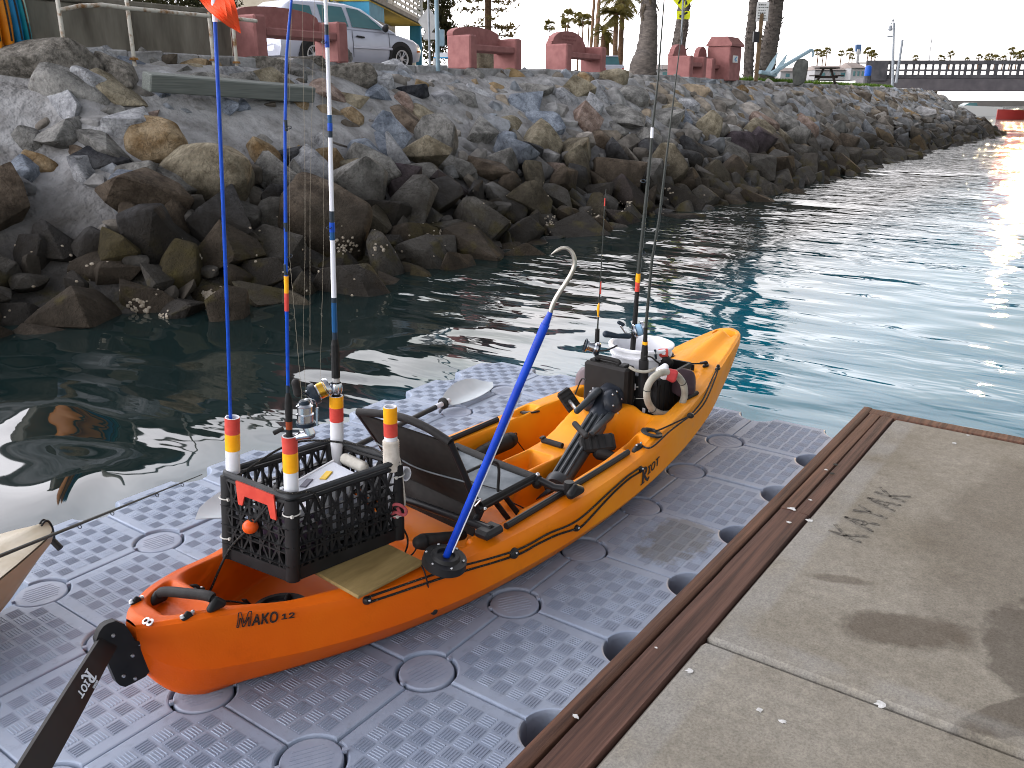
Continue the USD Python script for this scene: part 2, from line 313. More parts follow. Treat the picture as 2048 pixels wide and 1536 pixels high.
def conc_extra(n, l):
    """Wet patches, rust brown stain and pale drips, each with its own outline, on the walkway slabs."""
    n['gp'] = ('geometry', {})
    def blob(tag_, loc, scale, thr, soft, amt, col, prev, rot=0.0, ns=6.0):
        n[tag_ + 'a'] = ('mapping', {'mapping_type': 'texture', 'location': loc, 'rotation': (0, 0, rot), 'scale': scale}); n[tag_ + 'g'] = ('gradient_texture', {'gradient_type': 'spherical'})
        n[tag_ + 'n'] = ('noise_texture', {'scale': ns, 'detail': 5.0, 'roughness': 0.6}); n[tag_ + 's'] = ('math', {'math_type': 'multiply'})
        n[tag_ + 'r'] = ('map_range', {'from_min': thr, 'from_max': thr + soft, 'to_min': 0.0, 'to_max': amt, 'clamp': True}); n[tag_ + 'm'] = ('mix', {'color2': col})
        l.extend([('gp.position', tag_ + 'a.vector'), (tag_ + 'a.vector', tag_ + 'g.vector'), ('gp.position', tag_ + 'n.vector'), (tag_ + 'g.fac', tag_ + 's.value1'), (tag_ + 'n.fac', tag_ + 's.value2'),
                  (tag_ + 's.value', tag_ + 'r.value'), (tag_ + 'r.result', tag_ + 'm.fac'), (prev, tag_ + 'm.color1')])
        return tag_ + 'm.color'
    l[:] = [x for x in l if x[1] != 'p.base_color']
    n['n2'] = ('noise_texture', {'scale': 26.0, 'detail': 4.0}); n['r2'] = ('rgb_ramp', {'ramp': [(0.3, (0.80, 0.80, 0.80)), (0.7, (1.1, 1.1, 1.1))]}); n['mu'] = ('mix', {'mix_type': 'multiply', 'fac': 0.8})
    l += [('tc.position', 'n2.vector'), ('n2.fac', 'r2.fac'), ('rp.color', 'mu.color1'), ('r2.color', 'mu.color2')]
    prev = 'mu.color'
    prev = blob('w1', (2.35, -1.02, DZ), (1.5, 0.62, 5), 0.17, 0.10, 0.45, (0.075, 0.062, 0.046), prev, 0.0, 2.2)     # broad damp brown area
    prev = blob('w2', (1.42, -0.77, DZ), (0.34, 0.17, 5), 0.14, 0.13, 0.66, (0.048, 0.034, 0.022), prev, -1.1, 7.0)   # dark brown stain
    prev = blob('w3', (1.62, -0.50, DZ), (0.18, 0.05, 5), 0.15, 0.14, 0.55, (0.055, 0.04, 0.028), prev, -1.2, 12.0)
    prev = blob('w4', W4, (0.62, 0.42, 5), 0.15, 0.03, 0.6, (0.042, 0.033, 0.025), prev, 0.0, 4.0)      # wet patch at the right
    prev = blob('w5', W5, (0.40, 0.10, 5), 0.15, 0.04, 0.6, (0.045, 0.035, 0.027), prev, -0.65, 5.0)
    n['es'] = ('separate_xyz', {}); n['ey'] = ('map_range', {'from_min': -0.372, 'from_max': -0.350, 'to_min': 0.0, 'to_max': 0.55, 'clamp': True}); n['ex'] = ('map_range', {'from_min': 1.125, 'from_max': 1.09, 'to_min': 0.0, 'to_max': 0.5, 'clamp': True}); n['ex2'] = ('math', {'math_type': 'greater_than', 'value2': 0.995}); n['ex3'] = ('math', {'math_type': 'multiply'}); n['em'] = ('math', {'math_type': 'maximum'})
    n['en'] = ('noise_texture', {'scale': 5.0, 'detail': 4.0}); n['er'] = ('map_range', {'from_min': 0.35, 'from_max': 0.6, 'clamp': True}); n['ef'] = ('math', {'math_type': 'multiply'}); n['ec'] = ('mix', {'color2': (0.255, 0.25, 0.235)})
    n['gn'] = ('noise_texture', {'scale': 150.0, 'detail': 3.0, 'roughness': 0.7}); n['gr'] = ('rgb_ramp', {'ramp': [(0.32, (0.66, 0.66, 0.66)), (0.5, (1, 1, 1)), (0.68, (1.3, 1.3, 1.28))]}); n['gm'] = ('mix', {'mix_type': 'multiply', 'fac': 0.8})
    l += [('gp.position', 'es.vector'), ('es.y', 'ey.value'), ('es.x', 'ex.value'), ('es.x', 'ex2.value1'), ('ex.result', 'ex3.value1'), ('ex2.value', 'ex3.value2'), ('ey.result', 'em.value1'), ('ex3.value', 'em.value2'), ('gp.position', 'en.vector'), ('en.fac', 'er.value'), ('em.value', 'ef.value1'), ('er.result', 'ef.value2'), ('ef.value', 'ec.fac'), (prev, 'ec.color1'),
          ('gp.position', 'gn.vector'), ('gn.fac', 'gr.fac'), ('ec.color', 'gm.color1'), ('gr.color', 'gm.color2')]
    l.append(('gm.color', 'p.base_color'))
M_conc = M('walkway_concrete', (0.148, 0.130, 0.098), (0.245, 0.226, 0.190), scale=1.7, rough=0.8, bump=0.0012, bscale=260, detail=7, lo=0.3, hi=0.68, world=True, extra=conc_extra)
M_gull = M('dropping_white', (0.62, 0.62, 0.62), (0.4, 0.4, 0.38), scale=60, rough=0.9)
M_soot = M('faded_black_paint', (0.055, 0.051, 0.045), (0.165, 0.150, 0.122), scale=38, rough=0.85, detail=6, lo=0.42, hi=0.60, world=True)
M_joint = M('joint_dark', (0.02, 0.02, 0.018), rough=0.9)
walk = thing('walkway', 'concrete walkway with weathered timber edge beside the plastic float', 'dock')
YI, YO, XE = -0.246, -0.066, 3.585        # inner and outer edge of the timber, end of the walkway
def slab(x0, x1, y0, y1, bev=0.016):
    return box(((x0 + x1) / 2, (y0 + y1) / 2, DZ - 0.15), (x1 - x0, y1 - y0, 0.30), bev=bev)
s1 = part(walk, 'concrete_slab', slab(1.003, 3.485, -2.6, YI - 0.004), M_conc, smooth=False)
s2 = part(walk, 'concrete_slab', slab(-1.6, 0.988, -2.6, YI - 0.004), M_conc, smooth=False)
part(walk, 'slab_bed', box((1.0, -1.35, -0.12), (5.1, 2.4, 0.22)), M_joint, smooth=False)
def plank(x0, x1, y0, y1, z1, th, seed):
    """Worn timber: long box with slightly uneven top and rounded arrises."""
    rg = np.random.default_rng(seed); n = int((x1 - x0) / 0.03) + 2; xs = np.linspace(x0, x1, n)
    prof = [(0.0, -th), (0.0, -0.010), (0.25, -0.002), (0.5, 0), (0.75, 0), (1.0, -0.002), (1.0, -0.012), (1.0, -th)]
    ys = [0.0, 0.0, 0.06, 0.3, 0.7, 0.94, 1.0, 1.0]
    v = []
    w = np.cumsum(rg.normal(0, 0.0004, (n, 8)), 0); w -= np.linspace(0, 1, n)[:, None] * w[-1]
    for i, x in enumerate(xs):
        for k in range(8):
            v.append((x, y0 + (y1 - y0) * ys[k] + w[i, k] * (0.6 if k in (0, 1, 6, 7) else 0), z1 + prof[k][1] + (w[i, k] if 0 < k < 7 else 0)))
    m = quads(v, grid_faces(n, 8)[:, ::-1]); caps = []
    for i in (0, n - 1):
        q = np.array(v[i * 8:(i + 1) * 8]); pts = [[0, 1, 2], [0, 2, 3], [0, 3, 4], [0, 4, 5], [0, 5, 6], [0, 6, 7]]
        caps.append(trimesh.Trimesh(q, pts if i == 0 else [p[::-1] for p in pts], process=False))
    return cat([m] + caps)
GW = 0.048
part(walk, 'edge_plank', plank(-1.6, XE, YO - GW, YO, DZ + 0.004, 0.28, 1), M_wood2)
part(walk, 'edge_plank', plank(-1.6, 2.06, YI, YO - GW - 0.006, DZ, 0.24, 2), M_wood)
part(walk, 'edge_plank', plank(2.064, XE - 0.09, YI + 0.068, YO - GW - 0.006, DZ + 0.001, 0.24, 3), M_wood2)
part(walk, 'edge_plank', plank(2.064, XE - 0.09, YI, YI + 0.066, DZ - 0.001, 0.24, 4), M_wood)
pe = plank(0.115, 2.6, 0, 0.088, DZ + 0.002, 0.28, 5); pe.vertices = np.c_[XE - 0.088 + pe.vertices[:, 1], -pe.vertices[:, 0], pe.vertices[:, 2]]
part(walk, 'edge_plank', pe, M_wood2)
for x, y in ((2.66, -0.178), (2.545, -0.196)):
    part(walk, 'bolt_hole', lathe([(0.012, 0.002), (0.010, 0.0022), (0.0, 0.0021)], (x, y, DZ), n=14), M_joint)
# painted word, hand stencilled, faded; reads from the walkway side
word = affinity.scale(text_poly('KAYAK', 0.17, True), 1.0, 1.0)
rg = np.random.default_rng(11)
pd = np.array(onz(1655, 1080, DZ)); pu = np.array(onz(1795, 975, DZ))
strokes = {'K': [((0, 0), (0, 1)), ((0.0, 0.45), (0.6, 1)), ((0.1, 0.5), (0.65, 0))], 'A': [((0, 0), (0.35, 1)), ((0.35, 1), (0.7, 0)), ((0.15, 0.38), (0.55, 0.38))], 'Y': [((0, 1), (0.32, 0.5)), ((0.64, 1), (0.32, 0.5)), ((0.32, 0.5), (0.32, 0))]}
O = onz(1722, 1085, DZ)[:2]; ux = unit(onz(1830, 985, DZ)[:2] - O); uy = unit(onz(1695, 1065, DZ)[:2] - onz(1745, 1095, DZ)[:2]); 
if ux @ uy > 0.0: uy = unit(uy - ux * (ux @ uy) * 0.8)
hh = 0.135; pitch = np.linalg.norm(onz(1806, 988, DZ)[:2] - O) / 4.62; ms = []
for k, ch in enumerate('KAYAK'):
    for (a, b) in strokes[ch]:
        A_ = O + ux * (k + a[0] * 0.86) * pitch + uy * a[1] * hh; B_ = O + ux * (k + b[0] * 0.86) * pitch + uy * b[1] * hh
        d = B_ - A_; nn = unit(V(-d[1], d[0])) * 0.0085; L_ = 8; pl = []; pr = []
        for t in np.linspace(0, 1, L_):
            q = A_ + d * t; wv = rg.uniform(0.55, 1.15); pl.append(q + nn * wv); pr.append(q - nn * wv)
        ms.append(extrude(sg.Polygon(np.vstack([pl, pr[::-1]])).buffer(0), 0.0012, (0, 0, DZ + 0.0012)))
part(s1, 'painted_letters', cat(ms), M_soot, smooth=False)
def splat(c, r, seed, st=1.0):
    rg = np.random.default_rng(seed); n = 15; an = np.linspace(0, 2 * np.pi, n, endpoint=False); rr = r * rg.uniform(0.5, 1.15, n)
    return extrude(sg.Polygon(np.c_[c[0] + rr * np.cos(an) * st, c[1] + rr * np.sin(an)]).buffer(0), 0.0015, (0, 0, c[2] + 0.0012))
for par, lst in ((s1, [(1908, 887, 0.014), (1936, 871, 0.008), (1762, 1410, 0.022), (1620, 1042, 0.02)]), (s2, [(1518, 1421, 0.012), (1565, 1444, 0.012), (1380, 1343, 0.016)])):
    for i, (u, v, r) in enumerate(lst): part(par, 'bird_dropping', splat(onz(u, v, DZ), r * 0.9, i + 5, 0.8), M_gull, smooth=False)
for i, (u, v, r) in enumerate([(1152, 1434, 0.012), (1312, 1296, 0.005), (1584, 1018, 0.020), (1578, 1045, 0.012), (1620, 1000, 0.010), (1652, 940, 0.010)]): part(walk, 'bird_dropping', splat(onz(u, v, DZ + 0.002), r, i + 50, 0.7), M_gull, smooth=False)
# ------------------------------------------------------------------ the bank: slope, promenade, boulders
SH = curve([(-9, 8.2), (-3, 7.9), (2.3, 7.3), (3.6, 6.5), (5.7, 6.2), (7.5, 6.15), (12.5, 6.35), (18.5, 5.85), (32, 6.6), (50, 6.95), (62, 7.3), (66.5, 8.0), (68.5, 10.5), (69, 16), (69, 40)], 420)
SH = SH[:, :2] if SH.shape[1] > 2 else SH
seg = np.r_[0, np.cumsum(np.linalg.norm(np.diff(SH, axis=0), axis=1))]
ST = np.linspace(0, seg[-1], 460); SP = np.c_[np.interp(ST, seg, SH[:, 0]), np.interp(ST, seg, SH[:, 1])]
tg = np.gradient(SP, axis=0); tg /= np.linalg.norm(tg, axis=1, keepdims=True); SN = np.c_[-tg[:, 1], tg[:, 0]]      # inland normal
for _ in range(30): SN[1:-1] = (SN[:-2] + SN[1:-1] * 2 + SN[2:]) / 4
SN /= np.linalg.norm(SN, axis=1, keepdims=True)
GZ = 2.38
PD = [-2.5, -0.6, 0.0, 0.8, 1.7, 2.6, 3.4, 4.0, 4.35, 4.9]; PZ = [-1.6, -0.85, -0.55, -0.10, 0.44, 1.10, 1.72, 2.06, 2.20, GZ]
def bank(t, d):
    p = np.array([np.interp(t, ST, SP[:, 0]), np.interp(t, ST, SP[:, 1])]); n = np.array([np.interp(t, ST, SN[:, 0]), np.interp(t, ST, SN[:, 1])])
    return np.r_[p + n * d, np.interp(d, PD, PZ)]
dd = np.r_[np.linspace(-2.5, 4.4, 64), 4.9]
gv = np.array([[bank(t, d) for d in dd] for t in ST[::1]])
flat = gv.reshape(-1, 3); nz = meshkit.fbm(flat * 1.6) if hasattr(meshkit, 'fbm') else 0
flat = flat.copy(); damp = np.tile(np.r_[np.ones(60), np.linspace(1, 0, 5)], len(ST)); flat[:, 2] += np.asarray(nz) * 0.22 * damp
def stain(n, l):
    """Below the tide mark stone is dark with weed; the mark wanders."""
    n['sg'] = ('geometry', {}); n['ss'] = ('separate_xyz', {}); n['sn'] = ('noise_texture', {'scale': 1.7, 'detail': 4.0}); n['sa'] = ('math', {'math_type': 'multiply_add', 'value2': 0.9, 'value3': -0.45})
    n['sz'] = ('math', {'math_type': 'add'}); n['sr'] = ('map_range', {'from_min': 1.35, 'from_max': 0.35, 'to_min': 0.0, 'to_max': 0.86, 'clamp': True}); n['sx'] = ('mix', {'color2': (0.022, 0.0185, 0.014)})
    n['wn'] = ('noise_texture', {'scale': 3.1, 'detail': 3.0}); n['wr'] = ('rgb_ramp', {'ramp': [(0.54, (0, 0, 0)), (0.66, (1, 1, 1))]}); n['wz'] = ('map_range', {'from_min': 0.45, 'from_max': 0.0, 'to_min': 0.0, 'to_max': 0.55, 'clamp': True}); n['wm'] = ('math', {'math_type': 'multiply'})
    n['wx'] = ('mix', {'color2': (0.060, 0.050, 0.014)})
    src = [x for x in l if x[1] == 'p.base_color'][0][0]; l[:] = [x for x in l if x[1] != 'p.base_color']
    l += [('sg.position', 'ss.vector'), ('sg.position', 'sn.vector'), ('sn.fac', 'sa.value1'), ('ss.z', 'sz.value1'), ('sa.value', 'sz.value2'), ('sz.value', 'sr.value'), ('sr.result', 'sx.fac'), (src, 'sx.color1'),
          ('sg.position', 'wn.vector'), ('wn.fac', 'wr.fac'), ('ss.z', 'wz.value'), ('wr.color', 'wm.value1'), ('wz.result', 'wm.value2'), ('wm.value', 'wx.fac'), ('sx.color', 'wx.color1'), ('wx.color', 'p.base_color')]
M_bank = M('bank_ground', (0.15, 0.145, 0.14), (0.36, 0.36, 0.365), scale=2.4, rough=0.9, bump=0.06, bscale=11, detail=7, lo=0.30, hi=0.62, world=True, spec=0.15, extra=stain)
solo('shore_bank', quads(flat, grid_faces(len(ST), len(dd))[:, ::-1]), M_bank, kind='structure', smooth=True)
M_prom = M('promenade_ground', (0.20, 0.195, 0.185), (0.28, 0.275, 0.26), scale=1.5, rough=0.9, bump=0.003, bscale=60, world=True)
edge = np.array([bank(t, 4.9)[:2] for t in ST]); pol = sg.Polygon(np.vstack([edge, [(69, 140), (-60, 140), (-60, edge[0, 1])]])).buffer(0)
pv, pf = trimesh.creation.triangulate_polygon(pol, engine='earcut')
solo('ground', trimesh.Trimesh(np.c_[pv, np.full(len(pv), GZ - 0.002)], pf, process=False), M_prom, kind='structure', smooth=False)

RK = {}
def stone_extra(n, l):
    """Grain, dark veins and cracks with relief on top of the two tones."""
    n['q1'] = ('noise_texture', {'scale': 26.0, 'detail': 5.0, 'roughness': 0.7}); n['q2'] = ('rgb_ramp', {'ramp': [(0.30, (0.55, 0.55, 0.55)), (0.5, (1.0, 1.0, 1.0)), (0.72, (1.35, 1.33, 1.30))]}); n['q3'] = ('mix', {'mix_type': 'multiply', 'fac': 0.85})
    n['v1'] = ('noise_texture', {'scale': 2.2, 'detail': 4.0, 'distortion': 0.6}); n['v2'] = ('rgb_ramp', {'ramp': [(0.488, (1, 1, 1)), (0.5, (0.45, 0.43, 0.41)), (0.512, (1, 1, 1))]}); n['v3'] = ('mix', {'mix_type': 'multiply', 'fac': 0.75})
    n['d1'] = ('noise_texture', {'scale': 7.5, 'detail': 6.0, 'roughness': 0.65}); n['b2'] = ('bump', {'strength': 1.0, 'distance': 0.045})
    src = [x for x in l if x[1] == 'p.base_color'][0][0]; l[:] = [x for x in l if x[1] != 'p.base_color']
    for k in ('q1', 'v1', 'd1'): l.append(('tc.position', k + '.vector'))
    l += [('q1.fac', 'q2.fac'), (src, 'q3.color1'), ('q2.color', 'q3.color2'), ('v1.fac', 'v2.fac'), ('q3.color', 'v3.color1'), ('v2.color', 'v3.color2'), ('v3.color', 'p.base_color'), ('d1.fac', 'b2.height'), ('b2.normal', 'b.normal')]
    stain(n, l)
def rockmat(name, a, b, sc=4.0):
    RK[name] = M('stone_' + name, tuple(x * 0.85 for x in a), tuple(min(x * 1.12, 0.6) for x in b), scale=sc, rough=0.9, bump=0.010, bscale=42, detail=9, lo=0.38, hi=0.62, world=True, spec=0.12, extra=stone_extra)
rockmat('grey', (0.117, 0.115, 0.109), (0.234, 0.230, 0.218)); rockmat('pale', (0.211, 0.218, 0.234), (0.359, 0.367, 0.382)); rockmat('bluish', (0.133, 0.156, 0.195), (0.242, 0.273, 0.320))
rockmat('tan', (0.148, 0.125, 0.086), (0.265, 0.234, 0.172)); rockmat('ochre', (0.165, 0.105, 0.050), (0.27, 0.21, 0.135)); rockmat('brown', (0.078, 0.058, 0.043), (0.164, 0.129, 0.098))
rockmat('slate', (0.023, 0.025, 0.031), (0.066, 0.069, 0.076)); rockmat('mossy', (0.094, 0.074, 0.016), (0.172, 0.136, 0.039)); rockmat('pinkish', (0.172, 0.117, 0.094), (0.281, 0.218, 0.187)); rockmat('plum', (0.035, 0.027, 0.036), (0.078, 0.062, 0.074))
rockmat('rubble', (0.095, 0.088, 0.076), (0.185, 0.172, 0.152), 11.0)
def rock(c, size, seed, ax=None, rnd=0.0, rough_=0.03, sub=2):
    """An angular boulder: hull of scattered points, edges eased, faces uneven."""
    rg = np.random.default_rng(seed); k = rg.integers(9, 15) + int(rnd * 30)
    p = rg.normal(0, 1, (k, 3)); p /= np.linalg.norm(p, axis=1, keepdims=True)
    e = 0.55 + 0.45 * rnd; p = np.sign(p) * np.abs(p) ** e; p *= rg.uniform(0.82, 1.05, (k, 1)) if rnd < 0.5 else 1.0
    m = trimesh.convex.convex_hull(p)
    for _ in range(sub): m = m.subdivide()
    v = m.vertices
    if sub > 1: trimesh.smoothing.filter_laplacian(m, 0.35 if rnd < 0.3 else 0.5, iterations=1 + int(rnd * 8) * (2 if sub > 3 else 1)); v = m.vertices
    off = rg.uniform(-50, 50, 3)
    if sub > 0:
        v = v * (1 + rough_ * (np.asarray(meshkit.fbm(v * 1.7 + off))[:, None]) * 1.6 + 0.55 * rough_ * np.asarray(meshkit.fbm(v * 5.5 + off))[:, None])
    v = (v - (v.max(0) + v.min(0)) / 2) / (v.max(0) - v.min(0)) * np.asarray(size, float)
    if ax is not None: v = v @ np.array(ax)
    return trimesh.Trimesh(v + np.asarray(c, float), m.faces, process=False)
def rot_axes(rg, tilt, nrm):
    z = unit(np.asarray(nrm) + rg.normal(0, tilt, 3)); x = unit(np.cross(rg.normal(0, 1, 3), z)); return x, np.cross(z, x), z
def bank_hit(u, v):
    d = ray(u, v)
    for D in np.arange(5, 75, 0.05):
        p = CAM + d * D
        i = np.argmin((SP[:, 0] - p[0]) ** 2 + (SP[:, 1] - p[1]) ** 2); dn = (p[:2] - SP[i]) @ SN[i]
        if dn > -1 and p[2] < np.interp(dn, PD, PZ): return p, D, ST[i], dn
    return CAM + d * 20, 20, 0, 0
BN = unit(V(0, -1.0, 1.75))
taken = []
def hero(u, v, w, h, mat, label, seed, rnd=0.2, flat_=0.75, ang=0.0, rough_=0.03, lift=0.0, name='boulder', group=None):
    p, D, t, dn = bank_hit(u, v + h * 0.12); s = D / FPX
    right = CR[0]; dv = unit(np.cross(CR[0], BN)); a = math.radians(ang)
    x = right * math.cos(a) - CR[1] * math.sin(a); y = -CR[2] * 0.8 + BN * 0.6; y = unit(y - x * (x @ y)); z = np.cross(x, y)
    c = p + BN * (0.16 * h * s + lift) 
    m = rock(c, (w * s * 1.02, max(w, h) * s * flat_, h * s * 1.1), seed, (x, y, z), rnd, rough_ * 1.3, 4)
    solo(name, m, RK[mat], label, 'boulder' if name == 'boulder' else 'rubble', group, smooth=17 if rnd < 0.5 else 40)
    taken.append((t, dn, max(w, h) * s * 0.50)); return c
hero(405, 362, 196, 128, 'tan', 'largest boulder, rounded and grey tan, in the middle of the left slope', 21, 0.75, 0.9, -8)
hero(305, 295, 122, 108, 'ochre', 'rounded tan ochre boulder above and left of the largest boulder', 22, 0.7, 0.8, -20)
hero(518, 318, 74, 84, 'ochre', 'ochre boulder with a pale top at the right shoulder of the largest boulder', 23, 0.35, 0.8, 20)
hero(204, 345, 118, 72, 'slate', 'flat dark slate boulder left of the largest boulder', 24, 0.1, 0.6, -22)
hero(78, 340, 92, 52, 'ochre', 'rust and ochre slab half under sand near the left edge', 25, 0.3, 0.7, -12)
hero(30, 352, 88, 84, 'bluish', 'pale blue grey boulder at the left edge of the picture', 26, 0.2, 0.8)
hero(72, 148, 250, 84, 'rubble', 'big lump of broken concrete under the coloured boards', 27, 0.55, 0.5, -3, 0.07, 0.10, 'concrete_rubble')
hero(228, 162, 112, 66, 'rubble', 'brown concrete lump between the big lump and the timber beam', 28, 0.3, 0.6, -28, 0.07, 0.05, 'concrete_rubble')
hero(312, 190, 58, 56, 'bluish', 'light blue grey boulder standing left of the timber beam', 29, 0.15, 0.8)
hero(275, 436, 152, 70, 'brown', 'flat brown slab below the largest boulder', 30, 0.05, 0.7, -10)
hero(520, 136, 120, 24, 'rubble', 'low broken concrete lump at the foot of the last railing post', 31, 0.4, 0.5, -4, 0.10, -0.05, 'concrete_rubble')
hero(600, 128, 110, 36, 'rubble', 'jagged concrete lump in front of the first pink bench', 131, 0.35, 0.5, 6, 0.10, -0.04, 'concrete_rubble')
hero(690, 160, 130, 46, 'rubble', 'rough concrete lump below the white rod at the crest', 132, 0.4, 0.6, 12, 0.10, -0.04, 'concrete_rubble')
hero(675, 122, 58, 40, 'grey', 'pale pointed stone in front of the car by the white rod', 32, 0.3, 0.7, 12)
hero(555, 520, 142, 88, 'grey', 'greenish grey slab left of the barnacled boulder', 33, 0.08, 0.7, -20)
hero(645, 462, 196, 160, 'brown', 'big brown boulder with a cluster of barnacles on its foot', 34, 0.3, 0.8, -30)
hero(846, 482, 74, 54, 'mossy', 'yellow green mossy boulder at the waterline', 35, 0.25, 0.8, -15)
hero(776, 268, 92, 56, 'bluish', 'slanting pale blue slab right of the white rod', 36, 0.05, 0.7, -38)
hero(1470, 301, 80, 74, 'plum', 'dark plum coloured boulder, largest on the right hand slope', 37, 0.6, 0.8, -10)
hero(290, 618, 138, 66, 'brown', 'brown boulder with barnacles standing in the water at left', 38, 0.1, 0.8, -18)
hero(415, 600, 74, 52, 'brown', 'small boulder crusted with barnacles in the water', 39, 0.5, 0.8)
hero(40, 650, 122, 70, 'slate', 'green grey boulder in the water at the left edge', 40, 0.3, 0.8)
hero(1009, 284, 46, 40, 'bluish', 'small round light blue boulder in the middle of the slope', 41, 0.6, 0.9)
hero(822, 188, 66, 36, 'slate', 'dark blue slate boulder under the second bench', 42, 0.2, 0.8, -10)
hero(1167, 166, 40, 36, 'ochre', 'round ochre boulder below the third bench', 43, 0.7, 0.9)
hero(1222, 164, 66, 30, 'tan', 'flat tan boulder below the palm trunk', 44, 0.4, 0.9)
hero(1478, 182, 32, 19, 'ochre', 'small orange tan boulder below the pink bin', 45, 0.5, 0.9, -8)
hero(593, 208, 46, 46, 'ochre', 'ochre boulder under the right end of the timber beam', 46, 0.5, 0.8)
hero(994, 456, 54, 44, 'mossy', 'mustard coloured boulder near the water in the middle', 47, 0.2, 0.9, -20)
hero(1103, 350, 54, 44, 'pinkish', 'reddish brown block in the middle of the dark band of the slope', 48, 0.15, 0.9, -15)
hero(640, 300, 46, 60, 'pale', 'pale pointed stone left of the white rod', 49, 0.15, 0.8, 30)
hero(110, 500, 112, 74, 'slate', 'broad slate boulder with brown edge low at left', 50, 0.15, 0.8, -12)
hero(65, 520, 70, 84, 'slate', 'upright dark slate boulder near the left edge', 52, 0.15, 0.8)
hero(350, 500, 120, 84, 'slate', 'split slate boulder with white specks below the brown slab', 53, 0.05, 0.8, -30)
hero(1290, 290, 70, 40, 'grey', 'long grey block leaning down the slope behind the dark rods', 54, 0.05, 0.8, -35)
hero(205, 545, 118, 80, 'brown', 'olive brown boulder beside the barnacled rocks at left', 55, 0.3, 0.8, -20)

# weathered timber beam lying along the top of the slope, and the rusty drain pipe among the stones
M_beam = wood('weathered_beam', (0.10, 0.115, 0.105), (0.20, 0.215, 0.20))
b0, b1 = ony(292, 163, 9.35), ony(622, 188, 9.35)
solo('timber_beam', beam(b0, b1, 0.20, 0.22, (0, -0.25, 1), 0.015), M_beam, 'weathered grey green timber beam lying below the railing', 'beam', smooth=False)
for q_ in np.linspace(0, 1, 12):
    bb = b0 * (1 - q_) + b1 * q_; i_ = int(np.argmin((SP[:, 0] - bb[0]) ** 2 + (SP[:, 1] - bb[1]) ** 2)); taken.append((ST[i_], float((bb[:2] - SP[i_]) @ SN[i_]) - 0.25, 0.30))
# the rest of the slope: big stones first, each fitted between those already laid
rb = np.random.default_rng(2024); fill = []
T0, T1 = np.interp(1.0, SP[:, 0], ST), np.interp(66, SP[:200000 and len(SP), 0][:np.argmax(SP[:, 0] > 66)], ST[:np.argmax(SP[:, 0] > 66)])
def far_enough(t, d, r, near):
    for (a, b, q) in near:
        if (t - a) ** 2 + ((d - b) * 1.15) ** 2 < (0.80 * (r + q)) ** 2: return False
    return True
for uu_, vv_, rr_ in ((95, 222, 0.42), (20, 232, 0.36)):
    _, _, t_, d_ = bank_hit(uu_, vv_); taken.append((t_, d_, rr_))
buckets = {}
def near_list(t):
    k = int(t // 2); return buckets.get(k - 1, []) + buckets.get(k, []) + buckets.get(k + 1, [])
for q in taken: buckets.setdefault(int(q[0] // 2), []).append(q)
for r, tries in ((0.38, 420), (0.29, 2600), (0.215, 9000), (0.16, 18000), (0.115, 26000)):
    for _ in range(tries):
        t = rb.uniform(T0, T1); d = rb.uniform(-0.35, 4.45)
        if r < 0.2 and t > T0 + 26: continue
        rr = r * rb.uniform(0.85, 1.18)
        if d > 3.0 and rr > 0.36: continue
        if d > 3.7 and rr > 0.27: continue
        if far_enough(t, d, rr, near_list(t)):
            q = (t, d, rr); buckets.setdefault(int(t // 2), []).append(q); fill.append(q)
fill.sort(key=lambda q: -q[2] / dep(bank(q[0], q[1])))
words = {'grey': 'grey', 'pale': 'pale grey', 'bluish': 'blue grey', 'tan': 'tan', 'ochre': 'ochre', 'brown': 'brown', 'slate': 'dark slate', 'pinkish': 'pinkish', 'mossy': 'mossy', 'plum': 'dark plum'}
far_ms = []; small_ms = []; near_boulders = []
for k, (t, d, r) in enumerate(fill):
    p = bank(t, d); i = int(np.argmin(abs(ST - t))); nrm = unit(np.r_[-SN[i] * 1.0, 1.75]); rg = np.random.default_rng(1000 + k)
    low, up = d < 1.9, d > 3.0
    if low: kinds, w = ['brown', 'slate', 'grey', 'tan', 'plum', 'mossy'], [0.36, 0.26, 0.22, 0.08, 0.04, 0.04]
    elif up: kinds, w = ['grey', 'pale', 'bluish', 'tan', 'ochre', 'brown', 'pinkish'], [0.27, 0.24, 0.16, 0.15, 0.06, 0.06, 0.06]
    else: kinds, w = ['grey', 'pale', 'tan', 'bluish', 'brown', 'ochre', 'slate', 'pinkish'], [0.30, 0.17, 0.17, 0.10, 0.14, 0.03, 0.05, 0.04]
    kd = rg.choice(kinds, p=np.array(w) / sum(w))
    sz = r * 2.15 * np.array([rg.uniform(1.0, 1.4), rg.uniform(0.75, 1.0), rg.uniform(0.5, 0.8)])
    sink = rg.uniform(-0.05, 0.10) * r if d < 2.4 else rg.uniform(0.10, 0.40) * r + max(0, d - 3.5) * 0.25 * r
    c = p + nrm * (0.25 * r - sink + (0.14 if d < 2.2 else 0.0)); ax = rot_axes(rg, 0.5 if d < 2.4 else 0.3, nrm)
    rn = float(rg.choice([0.0, 0.05, 0.15, 0.35], p=[0.35, 0.3, 0.2, 0.15]))
    if kd in ('ochre', 'mossy') and r > 0.30: kd = 'tan'
    if k < 265:
        zone = 'in the wet band' if low else ('near the crest' if up else 'at mid slope')
        near_boulders.append((c, sz, 3000 + k, ax, rn, 3 if k < 150 else 2, kd, zone, 'large' if r > 0.34 else ('medium' if r > 0.22 else 'small')))
    else:
        (far_ms if dep(p) > 20 else small_ms).append(rock(c, sz, 3000 + k, ax, rn, 0.035, 2 if dep(p) < 34 else 1))
